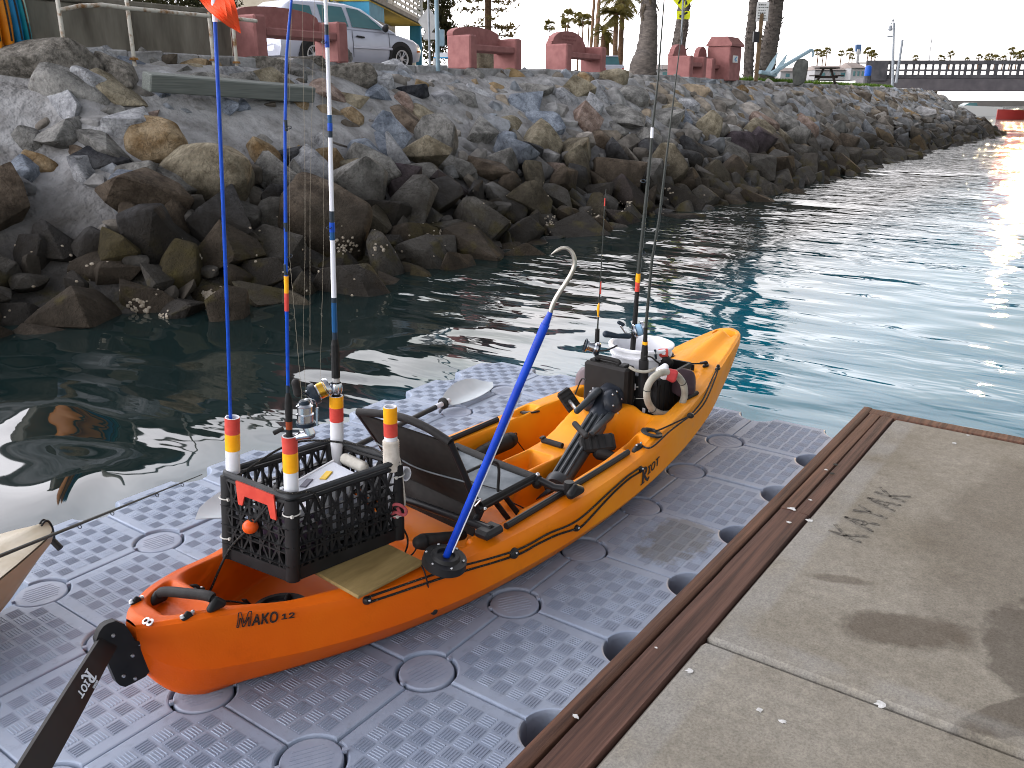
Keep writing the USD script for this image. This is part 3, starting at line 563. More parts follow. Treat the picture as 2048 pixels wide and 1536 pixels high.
MARKS = ((-50000, 90, 'at the left edge'), (90, 300, 'below the railing'), (300, 470, 'below the timber beam'), (470, 640, 'behind the spinning rod'), (640, 790, 'below the silver car'), (790, 900, 'below the beach house'), (900, 1050, 'below the second bench'), (1050, 1220, 'below the third bench'), (1220, 1330, 'below the thick palm trunk'), (1330, 1450, 'below the farthest benches'), (1450, 1560, 'below the pink bin'), (1560, 50000, 'below the lawn'))
keyed = {}
for b_ in near_boulders:
    rel_ = b_[0] - CAM; u_ = 1024 + FPX * (rel_ @ CR[0]) / (rel_ @ CR[2]); mk = next(m_[2] for m_ in MARKS if m_[0] <= u_ < m_[1]); keyed.setdefault((b_[8], b_[6], b_[7], mk), []).append((u_, b_))
NTH = ('first', 'second', 'third', 'fourth', 'fifth', 'sixth', 'seventh', 'eighth', 'ninth', 'tenth', 'eleventh', 'twelfth', 'thirteenth', 'fourteenth', 'fifteenth', 'sixteenth')
for (sw, kd, zn, mk), lst in keyed.items():
    lst.sort(key=lambda x: x[0])
    for n_, (u_, (c, sz, sd, ax, rn, sb_n, *_)) in enumerate(lst):
        lab = f'{sw} {words[kd]} boulder {zn} {mk}'
        if len(lst) > 1: lab += f', {NTH[min(n_, 15)]} from left'
        solo('boulder', rock(c, sz, sd, ax, rn, 0.035, sb_n), RK[kd], lab, 'boulder', f'{words[kd]} boulders {zn}', smooth=17)
def island(n, l):
    n['ig'] = ('attribute', {'attribute': 'tone'}); n['ir'] = ('rgb_ramp', {'ramp': [(0.0, (0.10, 0.08, 0.06)), (0.2, (0.21, 0.20, 0.185)), (0.42, (0.32, 0.32, 0.32)), (0.58, (0.24, 0.20, 0.15)), (0.72, (0.28, 0.31, 0.35)), (0.88, (0.19, 0.185, 0.17)), (0.95, (0.30, 0.20, 0.09)), (1.0, (0.38, 0.38, 0.38))]})
    n['im'] = ('mix', {'mix_type': 'multiply', 'fac': 1.0}); l[:] = [x for x in l if x[1] != 'p.base_color']
    l += [('ig.fac', 'ir.fac'), ('ir.color', 'im.color1'), ('rp.color', 'im.color2'), ('im.color', 'p.base_color')]; stain(n, l)
M_mixed = M('stone_mixed', (0.55, 0.55, 0.55), (1.2, 1.2, 1.2), scale=5, rough=0.9, bump=0.02, bscale=20, detail=8, lo=0.36, hi=0.64, world=True, spec=0.12, extra=island)
def toned(ms):
    for m in ms: m.merge_vertices()
    rt = np.random.default_rng(88); mm = [trimesh.Trimesh(m.vertices[m.faces].reshape(-1, 3), np.arange(3 * len(m.faces)).reshape(-1, 3), process=False) for m in ms]; return cat(mm), np.repeat(rt.uniform(0, 1, len(mm)), [len(m.vertices) for m in mm])
def solo_toned(name, ms, *a, **k):
    m, tone = toned(ms); pth = solo(name, m, *a, smooth=False, **k); UsdGeom.PrimvarsAPI(stage.GetPrimAtPath(pth)).CreatePrimvar('tone', T.FloatArray, 'vertex').Set([float(x) for x in tone])
if far_ms: solo_toned('riprap', far_ms, M_mixed, 'mass of smaller and farther riprap stones along the bank', 'riprap', kind='stuff')
if small_ms: solo_toned('riprap_filling', small_ms, M_mixed, 'small stones wedged between the near boulders of the bank', 'stones', kind='stuff')
print('rocks', len(fill), len(far_ms), len(small_ms))

# barnacles and oyster shells crusting the stones near the waterline
rs = np.random.default_rng(77); sh = []
def shell(c, r, ax):
    m = lathe([(1.0, 0), (0.8, 0.35), (0.35, 0.55), (0, 0.5)], (0, 0, 0), n=7); v = m.vertices * r * (1, rs.uniform(0.6, 1), 0.9); return trimesh.Trimesh(v @ np.array(ax) + c, m.faces, process=False)
cl = [(690, 492, 34, 46), (415, 588, 30, 30), (280, 612, 26, 50), (880, 470, 26, 50), (985, 450, 22, 40), (1100, 440, 24, 50), (1190, 425, 22, 50), (570, 540, 8, 60), (400, 520, 8, 70), (760, 500, 18, 40), (1250, 410, 18, 50), (180, 530, 3, 30), (330, 640, 14, 50), (1340, 380, 18, 50), (640, 545, 14, 60)]
cand = []
for pr in stage.GetPrimAtPath('/World').GetChildren():
    if pr.GetName().startswith('boulder') or pr.GetName() == 'riprap_filling':
        g = UsdGeom.Mesh(pr); v = np.array(g.GetPointsAttr().Get()); f = np.array(g.GetFaceVertexIndicesAttr().Get()).reshape(-1, 3)
        ce = v[f].mean(1); nn = np.cross(v[f[:, 1]] - v[f[:, 0]], v[f[:, 2]] - v[f[:, 0]]); nn /= np.linalg.norm(nn, axis=1, keepdims=True) + 1e-12
        ok = (ce[:, 2] > -0.3) & (ce[:, 2] < 0.75) & (np.einsum('ij,ij->i', nn, CAM - ce) > 0) & (ce[:, 0] < 24)
        cand.append(np.c_[ce[ok], nn[ok]])
cand = np.vstack(cand); rel = cand[:, :3] - CAM; zc_ = rel @ CR[2]; cu = 1024 + FPX * (rel @ CR[0]) / zc_; cvv = 768 + FPX * (rel @ CR[1]) / zc_
for (u, v, cnt, spread) in cl:
    dist = np.hypot(cu - u, (cvv - v) * 1.4) + rs.uniform(0, 6, len(cu)); order = np.argsort(dist)[:max(cnt * 4, 10)]
    for i in rs.choice(order, min(cnt, len(order)), replace=False):
        ax = frame(cand[i, 3:]); sh.append(shell(cand[i, :3] + ax[0] * rs.normal(0, 0.02) + ax[1] * rs.normal(0, 0.02), rs.uniform(0.012, 0.028), ax))
for i in rs.choice(len(cand), 240, replace=False):
    if cand[i, 2] < 0.5: sh.append(shell(cand[i, :3], rs.uniform(0.009, 0.020), frame(cand[i, 3:])))
M_shell = M('shell', (0.20, 0.165, 0.12), (0.36, 0.32, 0.26), scale=30, rough=0.8, world=True)
solo('barnacles', cat(sh), M_shell, 'pale barnacles and shells crusting the stones at the waterline', 'barnacles', kind='stuff', smooth=40)

# ------------------------------------------------------------------ the orange kayak
KS, KE = V(-0.14, 1.05), V(3.67, 0.79); KA = (KE - KS) / np.linalg.norm(KE - KS); KN = V(KA[1], -KA[0]); KL = float(np.linalg.norm(KE - KS))
KA3, KN3, UP = np.r_[KA, 0], np.r_[KN, 0], V(0, 0, 1.0)
def kc(s): return 0.022 * math.sin(math.pi * min(max(s, 0), 3.8) / 3.8)          # slight hand of the moulded hull
def K(s, w, z): return np.r_[KS + KA * s + KN * (w + kc(s)), z]
def toK(p): d = np.asarray(p)[:2] - KS; s = d @ KA; return s, d @ KN - kc(s)
hb_t = ([-0.03, 0.0, 0.03, 0.08, 0.16, 0.25, 0.4, 0.6, 0.8, 1.1, 1.5, 1.75, 2.15, 2.5, 2.85, 3.2, 3.4, 3.6, 3.75, 3.82, 3.845], [0.03, 0.075, 0.10, 0.135, 0.175, 0.215, 0.275, 0.345, 0.395, 0.442, 0.462, 0.455, 0.425, 0.375, 0.31, 0.235, 0.19, 0.145, 0.105, 0.075, 0.03])
zg_t = ([-0.03, 0.0, 0.1, 0.2, 0.4, 0.8, 1.2, 1.6, 2.0, 2.3, 2.8, 3.3, 3.6, 3.845], [0.325, 0.333, 0.335, 0.325, 0.288, 0.264, 0.270, 0.275, 0.282, 0.295, 0.325, 0.372, 0.415, 0.447])
zk_t = ([-0.03, 0.0, 0.03, 0.08, 0.15, 0.3, 0.6, 2.6, 3.0, 3.3, 3.5, 3.65, 3.77, 3.845], [0.20, 0.12, 0.075, 0.035, 0.010, 0.004, 0.004, 0.004, 0.022, 0.065, 0.125, 0.20, 0.30, 0.385])
from scipy.interpolate import PchipInterpolator
hbf, zgf, zkf = PchipInterpolator(*hb_t), PchipInterpolator(*zg_t), PchipInterpolator(*zk_t)
SS = np.r_[np.linspace(-0.03, 0.2, 24)[:-1], np.linspace(0.2, 3.5, 380), np.linspace(3.5, 3.845, 50)[1:]]
def hull_sec(s):
    """Half section from keel to the sheer: (w, z) pairs."""
    hb, zg, zk = float(hbf(s)), float(zgf(s)), float(zkf(s)); H = zg - zk; t = 1 - smooth(3.0, 3.8, s)
    cz = zk + H * 0.44; bz = zk + H * 0.10
    return [(0.0, zk), (hb * 0.45, zk + 0.004), (max(hb - 0.085, hb * 0.55) * (0.62 + 0.38 * t), bz - 0.006), (max(hb - 0.070, hb * 0.66) * (0.68 + 0.32 * t), bz + 0.010), (hb * (0.865 + 0.132 * t), cz - 0.004), (hb * (0.875 + 0.125 * t), cz), (hb * 0.997, zg - 0.052), (hb * 0.985, zg - 0.026), (hb * 0.955, zg - 0.008)]
def hull_w(s, z):
    q = hull_sec(s); return float(np.interp(z, [a[1] for a in q], [a[0] for a in q]))
CI = 5                                                            # index of the chine: below it the bottom panel, above it the side
hv, hs1, hs2 = [], [], []
for s in SS:
    q = hull_sec(s); r = [(-w, z) for w, z in q[CI:0:-1]] + q[:CI + 1]
    hv += [K(s, w, z) for w, z in r]; hs1 += [K(s, w, z) for w, z in q[CI:]]; hs2 += [K(s, -w, z) for w, z in q[CI:][::-1]]
kk, k2_ = 2 * CI + 1, 9 - CI
ends = []
for s in (SS[0], SS[-1]):
    q = hull_sec(s); ends.append(trimesh.convex.convex_hull(np.array([K(s + e, w * sg_, z) for w, z in q for sg_ in (-1, 1) for e in (-0.002, 0.002)])))
hull = cat([quads(np.array(v_), grid_faces(len(SS), k_)) for v_, k_ in ((hv, kk), (hs1, k2_), (hs2, k2_))] + ends)
def sst(a, b, x): return smooth(a, b, x)
def deckz(s, w):
    s, w = np.broadcast_arrays(np.asarray(s, float), np.asarray(w, float)); hb, zg = hbf(s), zgf(s); aw = np.abs(w); z = zg - 0.008 * sst(0.82, 0.955, aw / hb) + 0.006 * (1 - (aw / hb) ** 2)
    def well(z, floor, a0, a1, b0, b1, half, soft):
        ms = sst(a0, a1, s) * (1 - sst(b0, b1, s)) * (1 - sst(half - soft, half, aw)); return z + (floor - z) * ms
    # bow: a raised ridge that runs to the tip, hatch area
    z = z + 0.03 * sst(2.9, 3.25, s) * (1 - sst(3.72, 3.83, s)) * (1 - sst(0.0, 1.0, aw / (hb * 0.55)))
    # stern well, cockpit, bow well
    z = well(z, 0.125, 0.18, 0.30, 1.02, 1.06, hb - 0.050 - 0.025 * sst(0.3, 0.6, s), 0.05)
    z = well(z, 0.165, 1.01, 1.05, 1.28, 1.36, hb - 0.11, 0.03)
    z = well(z, 0.12, 1.24, 1.36, 1.72, 1.86, hb - 0.13, 0.03)
    z = well(z, 0.05, 1.62, 1.76, 2.36, 2.52, hb - 0.125, 0.04)
    z = well(z, 0.19, 2.52, 2.60, 3.00, 3.20, hb - 0.085, 0.05)
    # the middle console between the foot wells, with its own tray
    con = sst(1.52, 1.70, s) * (1 - sst(2.50, 2.60, s)) * (1 - sst(0.085 + 0.02 * sst(1.9, 2.4, s), 0.125 + 0.05 * sst(1.95, 2.4, s), aw)); zc_ = 0.225 + 0.10 * sst(1.75, 2.4, s) - 0.02 * np.cos(s * 9)
    z = z + (np.maximum(zc_, z) - z) * con
    tray = sst(1.62, 1.66, s) * (1 - sst(1.88, 1.93, s)) * (1 - sst(0.05, 0.07, aw)); z = z - 0.075 * tray
    # notches beside the rails and small flats
    z = z - 0.030 * sst(2.10, 2.14, s) * (1 - sst(2.24, 2.28, s)) * sst(hb - 0.125, hb - 0.105, aw) * (1 - sst(hb - 0.065, hb - 0.05, aw))
    z = z + 0.012 * sst(2.05, 2.3, s) * (1 - sst(2.6, 2.9, s)) * sst(hb - 0.16, hb - 0.10, aw) * (1 - sst(hb - 0.03, hb * 0.955, aw))
    # carrying hole at the bow tip, tray at the stern
    z = z - 0.05 * sst(3.715, 3.73, s) * (1 - sst(3.775, 3.79, s)) * (1 - sst(0.055, 0.068, aw))
    z = z - 0.045 * sst(0.035, 0.075, s) * (1 - sst(0.12, 0.175, s)) * (1 - sst(hb - 0.075, hb - 0.045, aw))
    return z
NT = 121; tt = np.sin(np.linspace(-1, 1, NT) * math.pi / 2 * 0.72) / math.sin(math.pi / 2 * 0.72)
sg_, tg_ = np.meshgrid(SS, tt, indexing='ij'); wg_ = tg_ * hbf(sg_) * 0.955; zg_ = deckz(sg_, wg_)
edge_ = np.abs(tg_) > 0.999; zg_[edge_] = zgf(sg_[edge_]) - 0.008
kcs = np.array([kc(s) for s in SS])
dv = np.c_[(KS[0] + KA[0] * sg_ + KN[0] * (wg_ + kcs[:, None])).ravel(), (KS[1] + KA[1] * sg_ + KN[1] * (wg_ + kcs[:, None])).ravel(), zg_.ravel()]
deck = quads(dv, grid_faces(len(SS), NT)[:, ::-1])
if (deck.face_normals[:, 2]).mean() < 0: deck.invert()
def DK(s, w, up=0.0): return K(s, w, float(deckz(s, w)) + up)
# roto-moulded plastic: red orange blending to amber along the hull, with cloudy streaks
def kplastic(name, rough):
    n = {'g': ('geometry', {}), 'sx': ('separate_xyz', {}), 'n': ('noise_texture', {'scale': 2.1, 'detail': 4.0, 'roughness': 0.55, 'distortion': 0.4}), 'ma': ('math', {'math_type': 'multiply_add', 'value2': 2.2, 'value3': -1.1}),
         'ad': ('math', {'math_type': 'add'}), 'mr': ('map_range', {'from_min': -0.5, 'from_max': 2.1}), 'rp': ('rgb_ramp', {'ramp': [(0.0, (0.56, 0.070, 0.0015)), (0.35, (0.61, 0.108, 0.002)), (0.7, (0.70, 0.190, 0.003)), (1.0, (0.80, 0.290, 0.008))]}),
         'bn': ('noise_texture', {'scale': 170.0, 'detail': 2.0}), 'b': ('bump', {'distance': 0.0006}), 'sc': ('noise_texture', {'scale': 5.0, 'detail': 9.0, 'roughness': 0.72}), 'rr': ('map_range', {'from_min': 0.35, 'from_max': 0.7, 'to_min': rough - 0.08, 'to_max': rough + 0.12}),
         'wr': ('rgb_ramp', {'ramp': [(0.28, (0.80, 0.78, 0.8)), (0.45, (1, 1, 1)), (0.68, (1.0, 1.0, 1.0)), (0.78, (1.1, 1.14, 1.6))]}), 'wm': ('mix', {'mix_type': 'multiply', 'fac': 0.8}), 'p': ('principled_bsdf', {'specular_ior_level': 0.16})}
    l = [('g.position', 'sx.vector'), ('g.position', 'n.vector'), ('n.fac', 'ma.value1'), ('ma.value', 'ad.value1'), ('sx.x', 'ad.value2'), ('ad.value', 'mr.value'), ('mr.result', 'rp.fac'), ('rp.color', 'wm.color1'), ('sc.fac', 'wr.fac'), ('wr.color', 'wm.color2'), ('wm.color', 'p.base_color'),
         ('g.position', 'bn.vector'), ('bn.fac', 'b.height'), ('b.normal', 'p.normal'), ('g.position', 'sc.vector'), ('sc.fac', 'rr.value'), ('rr.result', 'p.roughness')]
    return usdkit.material(stage, f'/World/Looks/{name}', n, l, surface='p.BSDF')
M_kay = kplastic('kayak_plastic', 0.45)
M_blk = M('black_plastic', (0.005, 0.005, 0.0055), (0.012, 0.012, 0.0125), scale=12, rough=0.38, rough2=0.55)
M_rub = M('black_rubber', (0.006, 0.0055, 0.0055), (0.014, 0.013, 0.0125), scale=30, rough=0.62, bump=0.0008, bscale=220)
M_alu = M('black_tube_metal', (0.008, 0.008, 0.009), rough=0.33, metallic=0.0)
M_steel = M('bright_steel', (0.62, 0.62, 0.64), (0.5, 0.5, 0.5), scale=40, rough=0.2, rough2=0.35, metallic=1.0)
M_ink = M('black_print', (0.016, 0.013, 0.012), rough=0.5)
M_cord = M('bungee_cord', (0.010, 0.010, 0.010), (0.22, 0.19, 0.14), scale=260, rough=0.8, lo=0.66, hi=0.72, detail=1)
M_grey = M('grey_fabric', (0.13, 0.15, 0.165), (0.20, 0.22, 0.235), scale=14, rough=0.85, bump=0.0008, bscale=500)
M_mesh = M('dark_seat_mesh', (0.008, 0.0065, 0.0055), (0.015, 0.0125, 0.0105), scale=40, rough=0.75, bump=0.0006, bscale=700)
M_white = M('white_plastic', (0.66, 0.67, 0.70), (0.74, 0.75, 0.78), scale=9, rough=0.4)
M_red = M('red_tape', (0.48, 0.045, 0.035), (0.56, 0.07, 0.05), scale=30, rough=0.42)
M_yel = M('yellow_tape', (0.80, 0.33, 0.005), (0.86, 0.40, 0.01), scale=30, rough=0.4)
M_blue = M('blue_plastic', (0.002, 0.028, 0.30), (0.004, 0.045, 0.40), scale=14, rough=0.35)

kay = thing('fishing_kayak', 'long orange sit on top fishing kayak lying on the grey float', 'kayak', K(0.3, 0, 0))
part(kay, 'hull', hull, M_kay, smooth=38)
kdk = part(kay, 'deck', deck, M_kay, smooth=True)
def wrap_text(poly, s0, z0, size_dir=1, slant=0.25, off=0.0022, up=0.010):
    """Puts flat lettering on the near side of the hull: x runs along the hull, y up its side."""
    m = extrude(poly, 0.0014); v = np.asarray(m.vertices).copy(); out = []
    while len(m.vertices) and m.edges_unique_length.max() > 0.02: m = m.subdivide_to_size(0.02)
    for x, y, h in m.vertices:
        s = s0 + x; z = z0 + y + x * up; out.append(K(s, hull_w(s, z) + off + h, z))
    return trimesh.Trimesh(np.array(out), m.faces, process=False)
def italic(p, k=0.28): return affinity.affine_transform(p, [1, k, 0, 1, 0, 0])
# lettering: big first capital with small capitals, outlined; digits solid
def place_row(items):
    x = 0; out = []
    for txt, h in items:
        p = text_poly(txt, h, True); b = p.bounds; p = affinity.translate(p, x - b[0], 0); out.append(p); x += b[2] - b[0] + h * 0.10
    return out, x
rowp, wid = place_row([('M', 0.062), ('A', 0.044), ('K', 0.044), ('O', 0.044)])
outl = unary_union([p.difference(p.buffer(-0.0036)) for p in rowp]); outl = affinity.scale(outl, 1.12, 1.0, origin=(0, 0))
s0t, z0t = 0.288, 0.192
def hullhit(u, v):
    zs = np.linspace(0.03, 0.30, 136); best = min(zs, key=lambda z: abs(toK(onz(u, v, z))[1] - hull_w(toK(onz(u, v, z))[0], z))); q = onz(u, v, best); return toK(q)[0], float(best)
(sa, za), (sb_, zb_) = hullhit(471, 1254), hullhit(556, 1243); sl_ = (zb_ - za) / (sb_ - sa); fx = (sb_ - sa) / wid; outl = affinity.scale(outl, fx / 1.12, 0.72, origin=(0, 0)); s0t, z0t = sa, za
lp = part(kay, 'hull_lettering', wrap_text(italic(outl), s0t, z0t, up=sl_), M_ink, smooth=False)
dg, _ = place_row([('12', 0.026)]); part(kay, 'hull_lettering', wrap_text(italic(affinity.scale(dg[0], 0.9, 0.62, origin=(0, 0))), hullhit(561, 1238)[0], hullhit(561, 1238)[1], up=sl_), M_ink, smooth=False)
def serif_r(h):
    """Swash capital R with a bowl, a long leg and a hooked foot."""
    bar = sg.box(0.16 * h, 0, 0.33 * h, h); bowl = sg.Point(0.36 * h, 0.72 * h).buffer(0.30 * h).difference(sg.Point(0.36 * h, 0.73 * h).buffer(0.13 * h)); leg = sg.LineString([(0.36 * h, 0.5 * h), (0.62 * h, 0.10 * h), (0.80 * h, -0.06 * h), (0.90 * h, 0.04 * h)]).buffer(0.075 * h)
    head = sg.LineString([(-0.04 * h, 0.90 * h), (0.12 * h, 0.97 * h), (0.4 * h, 0.98 * h)]).buffer(0.05 * h); foot = sg.LineString([(0.06 * h, 0.01 * h), (0.42 * h, 0.01 * h)]).buffer(0.035 * h)
    return unary_union([bar, bowl.difference(sg.box(-h, 0, 0.2 * h, 2 * h)), leg, head, foot])
def riot(h):
    r, w = place_row([('I', 0.52 * h), ('O', 0.52 * h), ('T', 0.52 * h)]); return unary_union([serif_r(h)] + [affinity.translate(p, 0.78 * h, 0.30 * h) for p in r]), w
rp, rw_ = riot(0.072); (sa, za), (sb_, zb_) = hullhit(1275, 947), hullhit(1312, 921); part(kay, 'hull_lettering', wrap_text(italic(affinity.scale(rp, (sb_ - sa) / rp.bounds[2], 1, origin=(0, 0)), 0.05), sa + 0.03, min(za, 0.165) - 0.01, up=0.06), M_ink, smooth=False)

# slide rails along both sides of the cockpit
for sd, w0, w1 in ((1, 0.385, 0.362), (-1, 0.37, 0.355)):
    a, b = (1.205, 2.075) if sd > 0 else (1.15, 2.02)
    ln = np.array([K(s, sd * np.interp(s, [a, b], [w0, w1]), float(zgf(s)) + 0.012) for s in np.linspace(a, b, 14)])
    r = part(kay, 'slide_rail', tube(ln, 0.013, 8), M_blk)
    part(r, 'rail_groove', tube(ln + UP * 0.011, 0.004, 6), M_alu)
def pad_eye(c, ax=KA3, r=0.02, name='pad_eye', par=kay):
    s, t = unit(ax), np.cross(UP, unit(ax)); c = np.asarray(c)
    base = hullof([(c - s * r * 1.2, 0.008), (c + s * r * 1.2, 0.008), (c + t * r * 0.5, 0.007), (c - t * r * 0.5, 0.007)]); hump = tube(curve([c - s * r * 0.9, c - s * r * 0.5 + UP * 0.017, c + s * r * 0.5 + UP * 0.017, c + s * r * 0.9], 12), 0.006, 8)
    q = part(par, name, cat([base, hump]), M_blk)
    for k in (-1, 1): part(q, 'screw', ball(c + s * r * k * 1.1 + UP * 0.008, 0.0045, 1, (1, 1, 0.6)), M_steel)
    return q
for s, w in ((0.285, -0.145), (0.46, 0.215), (2.19, 0.352), (1.56, -0.05), (1.60, 0.045), (3.26, 0.13), (3.28, -0.1)):
    pad_eye(DK(s, w, 0.004))
pad_eye(DK(0.222, -0.10, 0.004), V(1, -0.6, 0), 0.026)
# carrying handle at the stern: strap with a rubber sleeve
ha, hbp = DK(0.095, -0.075, 0.012), DK(0.165, 0.14, 0.012)
hl = curve([ha, ha + (hbp - ha) * 0.1 + UP * 0.03, (ha + hbp) / 2 + UP * 0.034, hbp - (hbp - ha) * 0.08 + UP * 0.03, hbp], 24)
hd = part(kay, 'carry_handle', tube(hl, 0.009, 8), M_rub); part(hd, 'grip', tube(hl[5:20], 0.016, 14), M_rub)
for c in (ha, hbp): part(hd, 'strap_anchor', hullof([(c + KA3 * 0.02, 0.012), (c - KA3 * 0.02, 0.012), (c + UP * 0.022, 0.011)]), M_blk)
# screws and toggles at the stern
for s, w in ((0.03, -0.075), (0.085, 0.115)):
    c = DK(s, w, 0.0); q = part(kay, 'line_cleat', hullof([(c + KA3 * 0.012, 0.008), (c - KA3 * 0.012, 0.008), (c + UP * 0.012, 0.006)]), M_blk)
    for k in (-1, 1): part(q, 'screw', lathe([(0, 0.011), (0.006, 0.009), (0.008, 0.0)], c + KA3 * 0.016 * k + UP * 0.003, unit(V(0, -0.4 * k, 1)), 10), M_steel)
# round hatch in the stern well
hc = DK(0.46, 0.02, 0.002)
hh_ = part(kay, 'hatch_cover', lathe([(0.0, 0.016), (0.045, 0.018), (0.05, 0.010), (0.075, 0.010), (0.082, 0.018), (0.098, 0.018), (0.105, 0.008), (0.105, -0.004)], hc, n=36), M_blk)
for k in range(4):
    a = k * math.pi / 2 + 0.5; part(hh_, 'grip_lug', hullof([(hc + V(math.cos(a), math.sin(a), 0) * 0.055 + UP * 0.014, 0.010), (hc + V(math.cos(a), math.sin(a), 0) * 0.078 + UP * 0.018, 0.010)]), M_blk)
part(kay, 'strap_tab', beam(DK(0.40, -0.03, 0.01), DK(0.37, -0.05, 0.07), 0.03, 0.006, KA3, 0.002), M_rub)
# drain holes with dark rims on the deck shoulders
for s, w in ((2.305, 0.345), (2.24, -0.325)):
    c = DK(s, w, 0.004); q = part(kay, 'rod_holder', lathe([(0.052, 0.0), (0.050, 0.008), (0.032, 0.010), (0.026, 0.003), (0.024, -0.02), (0, -0.02)], c, V(0.12, -0.18 * np.sign(w), 1), 28), M_blk)
    v = None
c = DK(2.845, 0.262, 0.006); part(kay, 'side_grip', hullof([(c - KA3 * 0.055, 0.013), (c + KA3 * 0.055, 0.013)]), M_rub)
# foot well pads
for k, (s, w) in enumerate(((1.93, -0.215), (2.04, -0.205), (1.93, 0.215), (2.04, 0.205))):
    c = DK(s, w, 0.004); part(kay, 'foot_pad', box(c, (0.075, 0.10, 0.006), (KA3, KN3, UP), 0.002), M_rub)
# strap on the console, small butterfly screw
sc_ = [DK(2.02, x, 0.012) for x in (-0.075, -0.04, 0.0, 0.04)]; q = part(kay, 'console_strap', tube(curve(sc_, 12), 0.014, 10), M_rub); part(q, 'buckle', box(sc_[0] + UP * 0.012, (0.03, 0.022, 0.012), (KA3, KN3, UP), 0.004), M_blk)
c = DK(1.98, 0.10, 0.03); part(kay, 'wing_screw', cat([hullof([(c - KA3 * 0.02 + UP * 0.012, 0.005), (c, 0.007)]), hullof([(c + KA3 * 0.02 + UP * 0.012, 0.005), (c, 0.007)]), rod(c, c - UP * 0.03, 0.006)]), M_blk)
# rudder levers: a sleeve on an arm with a small cord pull
def lever(p0, p1, r, drop):
    d = unit(p1 - p0); q = part(kay, 'steering_lever', chain([(p0, r * 0.55), (p0 + (p1 - p0) * 0.5, r * 0.72), (p0 + (p1 - p0) * 0.62, r * 1.0), (p1 - d * 0.02, r * 1.12), (p1, r)], 2), M_rub)
    pl = curve([p1 + UP * r * 0.6, p1 + d * 0.04 + UP * 0.02, p1 + d * 0.05 - UP * 0.03, drop], 14); part(q, 'pull_cord', tube(pl, 0.0028, 6), M_blk)
    part(q, 'toggle', box(drop, (0.05, 0.022, 0.02), None, 0.006), M_rub)
lever(K(1.52, -0.285, 0.19), K(1.99, -0.245, 0.225), 0.036, DK(2.13, -0.20, 0.015))
l0, l1 = onz(838, 1085, 0.30), onz(925, 1070, 0.25)
q = part(kay, 'steering_lever', chain([(l1, 0.018), (l0 + (l1 - l0) * 0.45, 0.024), (l0 + (l1 - l0) * 0.1, 0.030), (l0, 0.024)], 2), M_rub)
part(q, 'pull_cord', tube(curve([l0, l0 - KA3 * 0.03 - UP * 0.03, l0 - KA3 * 0.10 - UP * 0.05, DK(0.72, 0.22, 0.01)], 14), 0.003, 6), M_blk)
part(kay, 'hatch_cover', lathe([(0.0, 0.014), (0.05, 0.014), (0.07, 0.008), (0.075, -0.004)], DK(1.0, 0.285, 0.012), n=28), M_blk)
# gaff socket: round flanged base on the near gunwale
gb = onz(890, 1118, 0.295)
q = part(kay, 'gaff_socket', lathe([(0.0, 0.012), (0.03, 0.012), (0.032, 0.022), (0.045, 0.022), (0.052, 0.010), (0.075, 0.008), (0.078, -0.02)], gb, V(0.05, -0.25, 1), 30), M_blk)
for k in range(6):
    a = k * math.pi / 3; part(q, 'screw', ball(gb + V(math.cos(a), math.sin(a), 0) * 0.064 + UP * (0.010 + 0.25 * 0.064 * math.sin(a)), 0.005, 1), M_steel)
# bungee line along the near side, double, gathered at round deck buttons
def side(s, z, off=0.006): return K(s, hull_w(s, z) + off, z)
btn = [(0.575, 0.246), (1.175, 0.205), (1.545, 0.165), (2.07, 0.235)]
for k, (s, z) in enumerate(btn):
    c = side(s, z, 0.0); o = unit(KN3 + UP * 0.35); r = 0.021 if k in (1,) else 0.014
    q = part(kay, 'line_button', lathe([(0, 0.016), (r * 0.7, 0.014), (r, 0.006), (r, -0.004)], c, o, 18), M_blk); part(q, 'screw', ball(c + o * 0.015, 0.005, 1), M_steel)
def run(pts, r=0.0042, name='bungee_line'): return part(kay, name, tube(curve(pts, 60), r, 7), M_cord)
run([side(0.575, 0.256), side(0.87, 0.250), side(1.175, 0.216), side(1.36, 0.215), side(1.55, 0.20), side(1.80, 0.235), side(1.95, 0.248), side(2.07, 0.246)])
run([side(0.575, 0.240), side(0.87, 0.232), side(1.175, 0.196), side(1.30, 0.195), side(1.42, 0.188), side(1.545, 0.165), side(1.60, 0.165), side(1.80, 0.215), side(1.95, 0.232), side(2.07, 0.226)])
ring_knot = onz(1381, 831, 0.305); tip_eye = onz(1436, 733, 0.385)
run([side(2.07, 0.235), DK(2.16, 0.362, 0.02), DK(2.19, 0.352, 0.025), onz(1302, 895, 0.30), onz(1340, 862, 0.31), ring_knot])
run([DK(2.33, 0.34, 0.015), onz(1318, 860, 0.325), ring_knot])
run([ring_knot, onz(1405, 800, 0.325), onz(1422, 762, 0.36), tip_eye]); run([ring_knot, onz(1392, 826, 0.30), onz(1412, 800, 0.312), onz(1432, 752, 0.355), tip_eye])
part(kay, 'cord_lock', ball(ring_knot, 0.018, 2, (1, 1, 0.8)), M_blk); pad_eye(tip_eye - UP * 0.012, KA3, 0.014)
c = DK(2.165, 0.362, 0.012); q = part(kay, 'line_clam', hullof([(c - KA3 * 0.025, 0.018), (c + KA3 * 0.025, 0.016), (c + UP * 0.014, 0.016)]), M_blk)
for k in (-1, 1): part(q, 'screw', ball(c + KA3 * 0.018 * k + UP * 0.026, 0.006, 1), M_steel)
